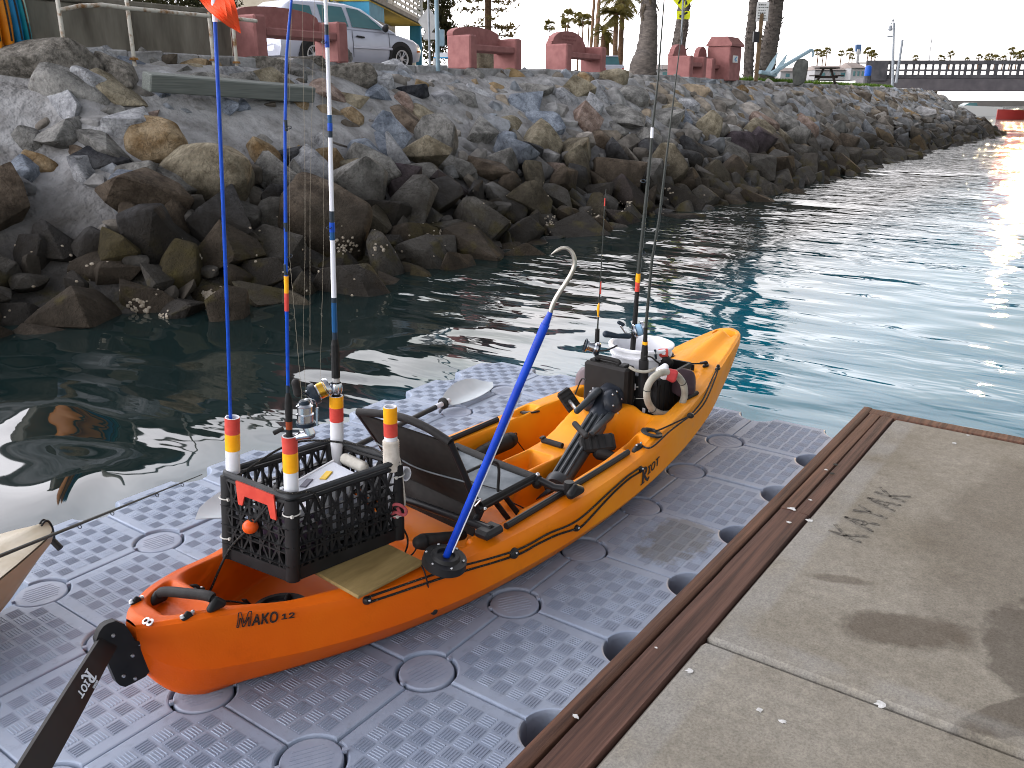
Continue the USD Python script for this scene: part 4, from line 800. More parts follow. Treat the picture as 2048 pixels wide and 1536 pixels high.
# short cord across the bow with a tab
c0, c1 = onz(1352, 728, 0.40), onz(1405, 727, 0.395)
run([c0, (c0 + c1) / 2, c1], 0.004); part(kay, 'cord_hook', chain([(c1 - KN3 * 0.01, 0.008), (c1 + KN3 * 0.02 + UP * 0.01, 0.010)], 1), M_blk); part(kay, 'cord_tab', box(onz(1385, 735, 0.38), (0.02, 0.008, 0.035), (KN3, KA3, UP), 0.002), M_blk)
# control lines at the stern
for a, b in (((293, 1243), (290, 1272)), ((301, 1246), (297, 1277))):
    pa, pb = onz(a[0], a[1], 0.335), onz(b[0], b[1], 0.24); pb = K(0.0, toK(pb)[1], 0.25); part(kay, 'rudder_line', tube(curve([pa + UP * 0.004, (pa + pb) / 2 - KA3 * 0.02 + UP * 0.02, pb - KA3 * 0.03], 10), 0.0018, 6), M_blk); part(kay, 'line_fairlead', lathe([(0.011, 0), (0.012, 0.004), (0.006, 0.005)], pa, V(-0.5, 0, 1), 14), M_steel)

# kick-up rudder on the stern
rdr = thing('rudder', 'black kick up rudder with white lettering on the kayak stern', 'rudder', K(-0.08, 0, 0.1))
R1, R2 = onz(288, 1330, 0.22), None
def onw(u, v, w):
    d = ray(u, v); q0 = np.r_[KS + KN * w, 0]; return CAM + d * (KN3 @ (q0 - CAM)) / (KN3 @ d)
bkp = [(195, 1261), (203, 1250), (212, 1244), (228, 1239), (246, 1246), (257, 1262), (267, 1279), (284, 1282), (297, 1284), (299, 1335), (288, 1350), (262, 1364), (247, 1371), (236, 1368), (229, 1361), (212, 1322), (192, 1293), (189, 1277)]
def wplate(px_pts, w0, w1):
    a = np.array([onw(u, v, (w0 + w1) / 2) for u, v in px_pts]); pl = sg.Polygon(np.c_[(a - K(0, 0, 0)) @ KA3, a[:, 2]]); return extrude(pl, abs(w1 - w0), K(0, 0, 0) * (1, 1, 0) + KN3 * (min(w0, w1) - kc(0)) + KN3 * abs(w1 - w0), (KA3, UP, np.cross(KA3, UP))) if np.cross(KA3, UP) @ KN3 < 0 else extrude(pl, abs(w1 - w0), K(0, 0, 0) * (1, 1, 0) + KN3 * min(w0, w1), (KA3, UP, KN3))
part(rdr, 'bracket', wplate(bkp, 0.012, 0.034), M_blk, smooth=30); part(rdr, 'bracket', wplate(bkp[:8] + [(270, 1300), (250, 1320), (212, 1322), (192, 1293), (189, 1277)], -0.034, -0.012), M_blk, smooth=30)
pc_ = onw(224, 1267, 0.0); part(rdr, 'pulley', lathe([(0, -0.022), (0.034, -0.022), (0.037, -0.016), (0.030, 0.0), (0.037, 0.010), (0.034, 0.012), (0, 0.012)], pc_, KN3, 30), M_blk)
bl0 = onw(222, 1272, 0.0); bl1 = onz(58, 1552, 0.33); bdir = unit(bl1 - bl0); nvis = unit(unit(CAM - (bl0 + bl1) / 2) * 0.7 + KN3 * 0.5); nvis = unit(nvis - bdir * (nvis @ bdir)); bside = np.cross(nvis, bdir); Lb = 0.60
bpoly = sg.Polygon([(-0.01, -0.026), (0.10, -0.027), (0.3, -0.031), (Lb, -0.034), (Lb + 0.03, 0), (Lb, 0.034), (0.3, 0.031), (0.1, 0.027), (-0.01, 0.026), (-0.03, 0)]).buffer(0.003)
bp_ = part(rdr, 'blade', extrude(bpoly, 0.018, bl0 - nvis * 0.009, (bdir, bside, nvis)), M_blk, smooth=30)
for u_, v_ in ((226, 1271), (265, 1311), (270, 1357), (247, 1352)): part(rdr, 'bolt', lathe([(0, 0.005), (0.0045, 0.004), (0.006, 0)], onw(u_, v_, 0.034), KN3, 12), M_steel)
part(rdr, 'bolt', lathe([(0, 0.006), (0.006, 0.006), (0.011, 0.002), (0.011, 0)], onw(277, 1288, 0.024), UP, 14), M_steel)
M_wprint = M('white_print', (0.68, 0.74, 0.80), rough=0.5)
rp2, _ = riot(0.036); Lt0 = float((onw(128, 1440, 0) - bl0) @ bdir); tb0 = bl0 + bdir * 0.185 + bside * 0.0
tt_ = extrude(affinity.scale(rp2, 1.3, 1, origin=(0, 0)), 0.0012, tb0 - bside * 0.016 + nvis * 0.0092, (bdir, bside, nvis)); part(bp_, 'blade_lettering', tt_, M_wprint, smooth=False)
part(bp_, 'blade_lettering', extrude(text_poly('KAYAKS', 0.006, True), 0.0012, bl0 + bdir * 0.19 + bside * 0.024 + nvis * 0.0092, (bdir, bside, nvis)), M_wprint, smooth=False)
# ------------------------------------------------------------------ promenade: wall, railing, benches, signs, trees, car, house
F2, R2_ = unit(V(CR[2][0], CR[2][1], 0)), unit(V(CR[0][0], CR[0][1], 0))
M_wall = M('stained_wall', (0.080, 0.070, 0.055), (0.235, 0.218, 0.18), scale=1.5, rough=0.9, bump=0.004, bscale=60, detail=7, lo=0.32, hi=0.66, stretch=(1.6, 1.6, 0.35), world=True)
M_rail = M('rusted_white_paint', (0.22, 0.11, 0.04), (0.52, 0.50, 0.44), scale=7, rough=0.6, lo=0.36, hi=0.50, detail=7, world=True)
M_pink = M('pink_stucco', (0.235, 0.098, 0.093), (0.31, 0.138, 0.130), scale=5, rough=0.9, bump=0.004, bscale=90, detail=6, world=True)
M_pinkd = M('bench_carving', (0.20, 0.08, 0.075), rough=0.9)
yW = 11.1
w0, w1 = ony(-60, 100, yW), ony(468, 124, yW); wtop = float(ony(200, 9, yW)[2])
wl = solo('concrete_wall', box(((w0[0] + w1[0]) / 2, yW + 0.15, (wtop + 1.6) / 2), (w1[0] - w0[0], 0.3, wtop - 1.6), bev=0.02), M_wall, 'stained grey concrete wall behind the rusty white railing', 'wall', smooth=False)
part(wl, 'cap', box(((w0[0] + w1[0]) / 2, yW + 0.15, wtop + 0.04), (w1[0] - w0[0] + 0.06, 0.38, 0.08), bev=0.015), M_wall, smooth=False)
# concrete lip at the crest, broken along its lower edge
lip = []; rl = np.random.default_rng(5)
for a, b in zip(ST[::3][:-1], ST[::3][1:]):
    if SP[np.argmin(abs(ST - a)), 0] > 60: break
    pa, pb = bank(a, 4.75), bank(b, 4.75); lip.append(beam(np.r_[pa[:2], GZ - 0.11 + rl.normal(0, 0.02)], np.r_[pb[:2], GZ - 0.11 + rl.normal(0, 0.02)], 0.7 + rl.uniform(0, 0.2), 0.22, bev=0.02))
solo('crest_kerb', cat(lip), M_bank, kind='structure', smooth=False)
yR = 10.25
rl_ = thing('railing', 'white pipe railing streaked with rust in front of the concrete wall', 'railing', ony(268, 120, yR))
def pipe(a, b, r=0.026): return rod(a, b, r, n=12)
posts = [(130, 103, 109, -30), (268, 120, 261, -30), (427, 122, 422, 25), (473, 127, 461, 36)]
for (u0, v0, u1, v1) in posts:
    a = ony(u0, v0, yR); b = V(a[0], yR, float(ony(u1, v1, yR)[2])); q = part(rl_, 'post', pipe(a - UP * 0.1, b), M_rail)
    part(q, 'foot_flange', lathe([(0, 0.03), (0.05, 0.03), (0.06, 0.0)], a, n=14), M('rust_foot', (0.16, 0.07, 0.02), (0.28, 0.15, 0.05), scale=20, rough=0.9) if 'rf' not in globals() else rf)
    rf = UsdShade.Material.Get(stage, '/World/Looks/rust_foot')
rp_ = [ony(u, v, yR - 0.01) for u, v in ((117, 21), (160, 12), (205, 10), (262, 17), (430, 33), (513, 42))]
part(rl_, 'rail', tube(np.array(rp_), 0.027, 12), M_rail)
part(rl_, 'rail', tube(np.array([ony(u, v, yR + 0.03) for u, v in ((432, 41), (458, 43))]), 0.024, 12), M_rail)
# boats stored on end against the wall
def stood(u, v, w, h_, mat, label, lean, th=0.30):
    a = ony(u, v, yW - 0.25); n = 26; ms = []
    L_ = 1.5; rings = []
    for t in np.linspace(0, 1, n):
        hw = w * max(0.04, math.sin(math.pi * min(0.06 + t * 0.94, 1.0)) ** 0.45) / 2; c = a + V(-lean * t * L_, 0.10 * t, t * L_)
        an = np.linspace(0, 2 * np.pi, 16, endpoint=False); rings.append(np.c_[c[0] + hw * np.cos(an), c[1] - 0.05 + th * 0.5 * np.sin(an) * (hw / (w / 2)), np.full(16, c[2])])
    m = quads(np.vstack(rings), grid_faces(n, 16, True)); t = thing('stored_kayak', label, 'kayak', a); part(t, 'hull', m, mat, smooth=50)
    part(t, 'keel_strip', tube(np.array([r[12] for r in rings[2:-2]]), 0.012, 6), M_blk); return t
M_st_o = M('stored_orange', (0.62, 0.19, 0.006), (0.70, 0.25, 0.01), scale=4, rough=0.5); M_st_b = M('stored_blue', (0.006, 0.16, 0.36), (0.01, 0.22, 0.46), scale=4, rough=0.5); M_st_t = M('stored_teal', (0.005, 0.21, 0.27), (0.01, 0.28, 0.34), scale=4, rough=0.5)
stood(-6, 104, 0.16, 3, M_st_o, 'orange kayak stored on end at the left edge of the picture', 0.05); stood(17, 103, 0.19, 3, M_st_o, 'orange kayak stored on end beside the blue one', 0.05); stood(38, 101, 0.17, 3, M_st_b, 'blue kayak stored on end between orange and teal ones', 0.07); stood(55, 99, 0.15, 3, M_st_t, 'teal kayak stored on end by the concrete wall', 0.09)

def bench(u0, u1, y0, label, v=139, arch=0.30, depth=0.62, script=False, hole=True):
    a, b = ony(u0, v, y0), ony(u1, v, y0); a[2] = b[2] = GZ - 0.02; L_ = b[0] - a[0]; o = a.copy(); t = thing('bench', label, 'bench', o + V(L_ / 2, depth / 2, 0)); W_ = 0.24; sc = 1.0
    X, Y = V(1, 0, 0), V(0, 1, 0)
    part(t, 'arm_block', box(o + V(W_ / 2, depth / 2, 0.32), (W_, depth, 0.66), bev=0.03), M_pink); part(t, 'arm_block', box(o + V(L_ - W_ / 2, depth / 2, 0.32), (W_, depth, 0.66), bev=0.03), M_pink)
    part(t, 'seat', box(o + V(L_ / 2, depth / 2 - 0.02, 0.41), (L_ - 2 * W_ + 0.02, depth - 0.10, 0.13), bev=0.02), M_pink)
    n = 24; cx = L_ * 0.44; rx = L_ * (0.38 if arch > 0.25 else 0.32); pts = [(0.02, 0.46), (0.02, 0.66)]
    base = pts[-1][1]
    if arch > 0.25: pts += [(cx - rx - 0.06, base), (cx - rx - 0.06, base + 0.06)]
    for q in np.linspace(math.pi, 0, n): pts.append((cx + rx * math.cos(q) * (1 if arch > 0.25 else 1.36), base + (0.06 if arch > 0.25 else 0.0) + arch * math.sin(q) ** (1.0 if arch > 0.25 else 0.75)))
    if arch > 0.25: pts += [(cx + rx + 0.06, base + 0.06), (cx + rx + 0.06, base)]
    pts += [(L_ - 0.02, base - 0.02), (L_ - 0.02, 0.46)]
    bk = extrude(sg.Polygon(pts).buffer(0.02).buffer(-0.02), 0.16, o + V(0, depth + 0.004, 0), (X, V(0, 0, 1), V(0, -1, 0))); back = part(t, 'backrest', bk, M_pink)
    if script:
        rs_ = np.random.default_rng(3); ms = []
        for r_, z_ in ((0.26, 0.86), (0.34, 0.78), (0.16, 0.70)):
            x_ = cx - r_
            while x_ < cx + r_:
                w_ = rs_.uniform(0.03, 0.07); ms.append(box(o + V(x_ + w_ / 2, depth - 0.158, z_), (w_, 0.006, 0.035))); x_ += w_ + 0.025
        part(back, 'carved_lines', cat(ms), M_pinkd, smooth=False, kind='stuff')
    return t
bench(516, 700, 10.55, 'pink stucco bench with low arched back in front of the silver car', 134, 0.17); bench(941, 1044, 10.6, 'pink stucco bench with low arched back in front of the pine', 139, 0.19); bench(1133, 1212, 10.6, 'pink bench with round arched back carved with lettering by the palms', 141, 0.26, 0.62, True)
bench(1379, 1412, 10.7, 'pink bench with arched back right of the thick palm trunk', 153, 0.28, 0.75); bench(1424, 1446, 10.9, 'farthest pink bench, left of the pink bin', 154, 0.3, 0.7)
# rubble seen beneath the second bench
a = ony(1000, 139, 11.6); solo('boulder', rock(V(a[0], 12.3, GZ + 0.15), (1.5, 0.9, 0.8), 991, None, 0.1, 0.03, 3), RK['tan'], 'tan boulder lying on the promenade behind the second bench', 'boulder', smooth=25)
# waste bin housing
o = ony(1457, 156, 10.6); o[2] = GZ - 0.03; e = ony(1497, 156, 10.6); Lb_ = e[0] - o[0]; Lb_ = 0.95
t = thing('waste_bin', 'pink stucco waste bin housing with a small white and blue sticker', 'bin', o + V(Lb_ / 2, 0.35, 0))
part(t, 'housing', box(o + V(Lb_ / 2, 0.4, 0.52), (Lb_, 0.8, 1.06), bev=0.03), M_pink); part(t, 'cap', trimesh.convex.convex_hull(np.array([o + V(x, y, z) for x, y, z in ((-0.05, -0.05, 1.05), (Lb_ + 0.05, -0.05, 1.05), (-0.05, 0.85, 1.05), (Lb_ + 0.05, 0.85, 1.05), (-0.05, -0.05, 1.12), (Lb_ + 0.05, -0.05, 1.12), (0.02, 0.15, 1.34), (Lb_ - 0.02, 0.15, 1.34), (0.02, 0.7, 1.34), (Lb_ - 0.02, 0.7, 1.34))])), M_pink)
M_sign = M('sign_white', (0.60, 0.61, 0.60), rough=0.4); M_sblue = M('sign_blue', (0.03, 0.25, 0.5), rough=0.4)
part(t, 'sticker', box(o + V(Lb_ * 0.46, -0.006, 0.66), (0.42, 0.012, 0.22), bev=0.004), M_sign, smooth=False)
part(t, 'sticker_mark', cat([box(o + V(Lb_ * 0.46 + dx, -0.016, 0.66 + dz), (0.10, 0.008, 0.045), (unit(V(1, 0, sl)), V(0, 1, 0), unit(V(-sl, 0, 1)))) for dx, dz, sl in ((0.03, 0.045, 0.5), (-0.03, -0.0, 0.5), (0.04, -0.045, 0.2))]), M_sblue, smooth=False)
# ---- silver estate car
M_car = M('car_silver', (0.40, 0.42, 0.50), (0.43, 0.45, 0.53), scale=3, rough=0.32, metallic=0.25, coat=0.5); M_glass = M('car_glass', (0.02, 0.09, 0.10), (0.03, 0.11, 0.12), scale=2, rough=0.06, spec=0.8); M_tyre = M('tyre', (0.010, 0.010, 0.010), rough=0.8); M_rim = M('wheel_silver', (0.5, 0.5, 0.52), rough=0.3, metallic=0.7); M_trim = M('black_trim', (0.012, 0.012, 0.014), rough=0.45); M_lamp = M('lamp_glass', (0.5, 0.5, 0.5), rough=0.1); M_amber = M('amber_lens', (0.45, 0.12, 0.02), rough=0.2)
cr_, cf_ = atd(622, 110, 19.6), atd(790, 117.5, 21.4); cr_[2] = cf_[2] = GZ
CX = unit(np.r_[(cf_ - cr_)[:2], 0]); CY = np.cross(UP, CX); CB = cr_ - CX * 0.86 + CY * 0.75              # x forward from the rear bumper, y to the car's left
car = thing('parked_car', 'silver estate car parked behind the first pink bench', 'car', CB + CX * 2.2)
def CP(x, y, z): return CB + CX * x + CY * y + UP * z
def carloft(stations, mat, name, sm=40, par=None):
    """stations: (x, [(y, z) half ring from bottom to top])"""
    v = [];
    for x, h in stations: v += [CP(x, y, z) for y, z in h] + [CP(x, -y, z) for y, z in h[::-1]]
    k = 2 * len(stations[0][1]); m = quads(np.array(v), grid_faces(len(stations), k, True)); c = []
    for i, fl in ((0, False), (len(stations) - 1, True)):
        idx = np.arange(k) + i * k; f = [[idx[0], idx[j], idx[j + 1]] for j in range(1, k - 1)]; c += [q[::-1] if fl else q for q in f]
    return part(par or car, name, trimesh.Trimesh(np.array(v), np.vstack([m.faces, c]), process=False), mat, smooth=sm)
bodyx = [(0.0, 0.62, 0.55, 0.38), (0.06, 0.78, 0.80, 0.28), (0.35, 0.84, 0.93, 0.22), (1.2, 0.85, 0.93, 0.20), (2.3, 0.85, 0.91, 0.20), (3.1, 0.85, 0.89, 0.20), (3.45, 0.845, 0.85, 0.21), (4.0, 0.80, 0.76, 0.23), (4.28, 0.70, 0.66, 0.28), (4.42, 0.50, 0.55, 0.36)]
body = carloft([(x, [(w * 0.9, b), (w, b + 0.16), (w * 1.005, (b + h) / 2 + 0.05), (w * 0.97, h - 0.06), (w * 0.90, h)]) for x, w, h, b in bodyx], M_car, 'body')
cab = [(0.10, 0.76, 0.92, 0.93), (0.30, 0.66, 1.30, 0.93), (0.55, 0.60, 1.455, 0.93), (1.3, 0.585, 1.49, 0.93), (2.1, 0.58, 1.475, 0.92), (2.55, 0.60, 1.40, 0.91), (3.0, 0.68, 1.14, 0.90), (3.38, 0.74, 0.90, 0.88)]
carloft([(x, [(0.80 if x > 0.2 else 0.74, b - 0.02), (0.80 - (0.80 - w) * 0.5, (b + h) / 2), (w, h - 0.05), (w * 0.8, h)]) for x, w, h, b in cab], M_car, 'cabin')
def cabw(x, z):
    xs = [c[0] for c in cab]; w = np.interp(x, xs, [c[1] for c in cab]); h = np.interp(x, xs, [c[2] for c in cab]); b = 0.92; return float(np.interp(z, [b, (b + h) / 2, h - 0.05], [0.80, 0.80 - (0.80 - w) * 0.5, w])) + 0.010
for name, pts in (('side_window', [(0.36, 0.99), (0.98, 0.97), (0.98, 1.35), (0.52, 1.36)]), ('side_window', [(1.20, 0.97), (1.93, 0.96), (1.90, 1.385), (1.20, 1.395)]), ('side_window', [(2.04, 0.96), (2.98, 0.945), (2.62, 1.24), (2.36, 1.36), (2.03, 1.385)])):
    for sd in (-1, 1):
        pg = sg.Polygon(pts); tri = trimesh.creation.extrude_polygon(pg, 0.008, engine='earcut').subdivide().subdivide(); v = np.array([CP(x, sd * (cabw(x, z) + h), z) for x, z, h in tri.vertices]); part(car, name, trimesh.Trimesh(v, tri.faces, process=False), M_glass, smooth=False)
for sd in (-1, 1):
    q = part(car, 'door_seam', cat([tube([CP(x0, sd * 0.862, 0.30), CP(x0, sd * 0.866, 0.55), CP(x0, sd * 0.835, 0.88)], 0.006, 5) for x0 in (2.0, 3.12)]), M_trim); part(car, 'door_handle', hullof([(CP(2.12, sd * 0.865, 0.76), 0.022), (CP(2.32, sd * 0.87, 0.745), 0.022)]), M_trim)
    part(car, 'side_moulding', box(CP(2.6, sd * 0.868, 0.52), (1.2, 0.03, 0.05), (CX, CY, UP), 0.01), M_car); part(car, 'wing_mirror', hullof([(CP(2.92, sd * 0.95, 0.96), 0.08), (CP(3.0, sd * 0.86, 0.93), 0.05), (CP(2.92, sd * 0.98, 1.0), 0.07)]), M_trim)
    part(car, 'headlight', hullof([(CP(4.18, sd * 0.66, 0.62), 0.07), (CP(4.30, sd * 0.50, 0.62), 0.07)]), M_lamp); part(car, 'indicator', box(CP(4.14, sd * 0.765, 0.50), (0.10, 0.02, 0.04), (CX, CY, UP)), M_amber)
    for x in (0.86, 3.48):
        a0 = CP(x, sd * 0.80, 0.31); part(car, 'wheel_arch', lathe([(0, 0.068), (0.375, 0.068), (0.38, 0.0)], CP(x, sd * 0.80, 0.33), CY * sd, 30), M_trim)
        wq = part(car, 'wheel', lathe([(0.19, 0.09), (0.29, 0.085), (0.305, 0.06), (0.305, -0.1), (0.0, -0.1)], a0, CY * sd, 30), M_tyre)
        ax_, ay_, az_ = frame(CY * sd); ms = [lathe([(0.195, 0.08), (0.205, 0.095), (0.175, 0.09), (0.17, 0.05)], a0, CY * sd, 28), lathe([(0.0, 0.085), (0.05, 0.083), (0.055, 0.05)], a0, CY * sd, 14)]
        for k in range(10):
            an = k * math.pi / 5 + (0.13 if k % 2 else -0.13); r_ = ax_ * math.cos(an) + ay_ * math.sin(an); ms.append(rod(a0 + az_ * 0.075 + r_ * 0.04, a0 + az_ * 0.08 + r_ * 0.18, 0.011, 0.014, 6))
        part(wq, 'rim', cat(ms), M_rim)
# ---- two storey beach house with balcony behind the car
M_hw = M('house_white', (0.50, 0.50, 0.48), (0.58, 0.58, 0.56), scale=3, rough=0.8, world=True); M_hwall = M('house_cream', (0.40, 0.35, 0.27), (0.48, 0.43, 0.34), scale=3, rough=0.85, world=True); M_hyel = M('house_soffit', (0.36, 0.25, 0.03), (0.46, 0.34, 0.06), scale=4, rough=0.8, world=True); M_hblue = M('house_blue', (0.035, 0.20, 0.34), (0.06, 0.27, 0.42), scale=2, rough=0.8, world=True); M_hgrey = M('house_grey', (0.14, 0.145, 0.15), (0.20, 0.205, 0.21), scale=3, rough=0.8, world=True)
def lit(name, col, k): return usdkit.material(stage, f'/World/Looks/{name}', {'e': ('emission', {'color': col, 'strength': k})}, surface='e.emission')
M_lit = lit('lit_window', (1.0, 0.86, 0.62), 0.75)
zS = 5.05; e0, e1 = onz(776, 15, zS), onz(846, 50, zS); wt0, wt1 = onz(756, 31, zS - 0.05), onz(838, 62, zS - 0.05); e0[2] = e1[2] = zS
hd_ = unit(np.r_[(e1 - e0)[:2], 0]); hn = np.cross(hd_, UP); Lh = np.linalg.norm((e1 - e0)[:2]); dpt = abs((wt0 - e0) @ hn) ; dpt = 1.5
house = thing('beach_house', 'two storey beach house with white balcony and yellow soffit behind the car', 'house', np.r_[(e0 - hn * 3)[:2], GZ])
def HP(x, y, z): return np.r_[(e0 + hd_ * x + hn * y)[:2], z]           # x along the balcony away from the camera, y out of the wall
HA = (hd_, hn, UP)
part(house, 'wall', box(HP(Lh / 2 - 1, -dpt - 2.5, (GZ + zS) / 2 + 1.6), (Lh + 4, 5.0, zS - GZ + 3.2), HA), M_hwall, smooth=False)
part(house, 'balcony_floor', box(HP(Lh / 2 - 1.5, -dpt / 2, zS + 0.09), (Lh + 3.0, dpt + 0.02, 0.18), HA, 0.01), M_hgrey, smooth=False); part(house, 'soffit', box(HP(Lh / 2 - 1.5, -dpt / 2 - 0.03, zS - 0.03), (Lh + 2.9, dpt - 0.12, 0.06), HA), M_hyel, smooth=False)
for k in range(5):
    part(house, 'balcony_board', box(HP(Lh / 2 + 0.55, -0.03, zS + 0.25 + k * 0.21), (Lh - 1.3, 0.03, 0.135), HA, 0.004), M_hw, smooth=False)
for k in range(8): part(house, 'balcony_post', box(HP(1.05 + k * (Lh - 1.1) / 7, -0.06, zS + 0.72), (0.09, 0.05, 1.12), HA), M_hw, smooth=False)
part(house, 'balcony_panel', box(HP(0.5, -0.03, zS + 0.75), (0.95, 0.06, 1.25), HA, 0.01), M_hw, smooth=False); part(house, 'balcony_panel', box(HP(Lh - 0.15, -0.03, zS + 0.75), (0.5, 0.06, 1.15), HA, 0.01), M_hw, smooth=False)
for x in (Lh - 0.9, Lh - 0.15): part(house, 'roof_post', box(HP(x, -0.08, zS + 2.2), (0.10, 0.10, 2.2), HA), M_hw, smooth=False)
part(house, 'column', box(HP(Lh - 0.05, -0.35, (GZ + zS) / 2), (0.45, 0.5, zS - GZ), HA), M_hblue, smooth=False); part(house, 'column', box(HP(Lh - 1.0, -0.42, (GZ + zS) / 2 - 0.5), (0.35, 0.35, zS - GZ - 1.0), HA), M_hw, smooth=False)
for x0, x1, z0, z1 in ((0.4, 2.6, 1.45, 2.2), (3.1, 3.9, 0.9, 2.0), (4.6, 5.3, 0.5, 2.1), (5.9, 6.6, 0.4, 2.0)):
    fr = part(house, 'window', box(HP((x0 + x1) / 2, -dpt + 0.02, GZ + (z0 + z1) / 2), (x1 - x0 + 0.16, 0.08, z1 - z0 + 0.16), HA), M_hwall, smooth=False); part(fr, 'pane', box(HP((x0 + x1) / 2, -dpt + 0.07, GZ + (z0 + z1) / 2), (x1 - x0, 0.02, z1 - z0), HA), M_glass if x0 < 1 else M_lit, smooth=False)
bp0, bp1 = onz(728, 62, 4.2), onz(758, 62, 4.2); part(house, 'blue_panel', box(HP(-1.6, -dpt + 0.7, zS - 0.55), (2.6, 1.4, 2.1), HA), M_hblue, smooth=False)
part(house, 'awning', trimesh.convex.convex_hull(np.array([HP(-3.2, -dpt + 0.2, zS - 0.05), HP(-3.2, 0.3, zS - 0.75), HP(-0.5, -dpt + 0.2, zS - 0.05), HP(-0.5, 0.3, zS - 0.75), HP(-3.2, -dpt + 0.2, zS - 0.15), HP(-3.2, 0.3, zS - 0.85), HP(-0.5, 0.3, zS - 0.85)])), M_hgrey, smooth=False)
part(house, 'roof', box(HP(Lh / 2 - 1, -2.3, zS + 3.4), (Lh + 4.6, 6.4, 0.22), HA), M_hgrey, smooth=False)
# ---- signs and posts near the house
M_post = M('galvanised_post', (0.17, 0.19, 0.21), (0.25, 0.27, 0.29), scale=8, rough=0.6); M_tealp = M('teal_post', (0.16, 0.24, 0.29), (0.20, 0.29, 0.34), scale=8, rough=0.6); M_alu2 = M('bare_aluminium', (0.33, 0.33, 0.33), (0.40, 0.40, 0.39), scale=6, rough=0.5, metallic=0.3)
D_ = 17.5; b = atd(860, 140, D_); b[2] = GZ; t = thing('road_sign', 'diamond road sign seen from behind on a thin post', 'sign', b); part(t, 'post', rod(b, b + UP * 1.75, 0.022), M_post)
c = atd(857, 43, D_ - 0.05); vx = R2_; part(t, 'sign_plate', extrude(sg.Polygon([(-0.19, 0), (0, -0.24), (0.19, 0), (0, 0.24)]).buffer(0.02), 0.006, c + F2 * 0.03, (vx, UP, np.cross(vx, UP))), M_alu2, smooth=False); c = atd(858, 72, D_ - 0.05); part(t, 'small_plate', box(c + F2 * 0.03, (0.235, 0.006, 0.13), (vx, F2, UP), 0.003), M_alu2, smooth=False)
b = atd(876, 142, 17.0); b[2] = GZ - 0.1; t = thing('utility_pole', 'grey blue utility pole left of the second bench', 'pole', b); part(t, 'pole', rod(b, b + UP * 4.6, 0.042, 0.038, 16), M_tealp); c = atd(881, 76, 17.1); part(t, 'control_box', box(c, (0.17, 0.14, 0.30), (R2_, F2, UP), 0.01), M_tealp)
b = atd(882, 141, 18.2); b[2] = GZ; t = thing('folding_chair', 'small white folding chair behind the utility pole', 'chair', b)
for dx in (-0.14, 0.16):
    for dy in (0, 0.2): part(t, 'leg', rod(b + R2_ * dx + F2 * dy, b + R2_ * dx + F2 * dy + UP * (0.2 if dy == 0 else 0.28), 0.012), M_sign)
part(t, 'seat', box(b + R2_ * 0.01 + F2 * 0.1 + UP * 0.20, (0.32, 0.24, 0.02), (R2_, F2, UP)), M_sblue); part(t, 'backrest', box(b + R2_ * 0.01 + F2 * 0.2 + UP * 0.26, (0.32, 0.02, 0.09), (R2_, F2, UP)), M_sign)
# ---- crossing sign, notice board
M_fy = M('sign_yellow', (0.62, 0.66, 0.015), (0.70, 0.72, 0.02), scale=4, rough=0.4); M_sb = M('sign_black', (0.012, 0.012, 0.01), rough=0.5); M_brown = M('brown_post', (0.10, 0.065, 0.035), (0.16, 0.11, 0.06), scale=6, rough=0.8)
D_ = 27.0; b = atd(1360, 150, D_); b[2] = GZ; ct = atd(1366, -12, D_); t = thing('crossing_sign', 'bright yellow pedestrian crossing sign with an arrow plate below', 'sign', b)
part(t, 'post', rod(b, np.r_[ct[:2], ct[2] + 0.5], 0.03), M_post); vx = R2_; nz_ = -F2
q = part(t, 'sign_plate', extrude(sg.Polygon([(-0.45, 0), (0, -0.45), (0.45, 0), (0, 0.45)]).buffer(0.03), 0.008, ct + nz_ * 0.05, (vx, UP, np.cross(vx, UP))), M_fy, smooth=False)
fig = unary_union([sg.Point(0, 0.22).buffer(0.055), sg.LineString([(0, 0.14), (0.0, -0.04)]).buffer(0.05), sg.LineString([(0, -0.02), (0.11, -0.28)]).buffer(0.03), sg.LineString([(0, -0.02), (-0.12, -0.26)]).buffer(0.03), sg.LineString([(0, 0.1), (0.13, -0.02)]).buffer(0.022), sg.LineString([(0, 0.1), (-0.13, 0.0)]).buffer(0.022)])
part(q, 'walker_symbol', extrude(fig, 0.003, ct + nz_ * 0.0585, (vx, UP, np.cross(vx, UP))), M_sb, smooth=False)
ca = atd(1366, 30.5, D_); q = part(t, 'arrow_plate', box(ca + nz_ * 0.05, (0.42, 0.008, 0.235), (vx, F2, UP), 0.003), M_fy, smooth=False)
arr = unary_union([sg.Polygon([(-0.12, -0.075), (0.0, -0.075), (-0.12, 0.03)]), sg.LineString([(-0.07, -0.03), (0.10, 0.07)]).buffer(0.03)]); part(q, 'arrow_symbol', extrude(arr, 0.003, ca + nz_ * 0.056, (vx, UP, np.cross(vx, UP))), M_sb, smooth=False)
D_ = 31.0; b = atd(1512, 156, D_); b[2] = GZ; ct = atd(1524, 24, D_); t = thing('notice_sign', 'white notice board on a brown post between two palm trunks', 'sign', b); top = np.r_[ct[:2], ct[2] + 0.4]; top = b + (ct - b) * 1.13
part(t, 'post', beam(b, top, 0.13, 0.10, F2, 0.01), M_brown); q = part(t, 'board', box(ct + nz_ * 0.06, (0.43, 0.02, 0.64), (vx, F2, UP), 0.01), M_sign, smooth=False)
rs_ = np.random.default_rng(12); ms = []
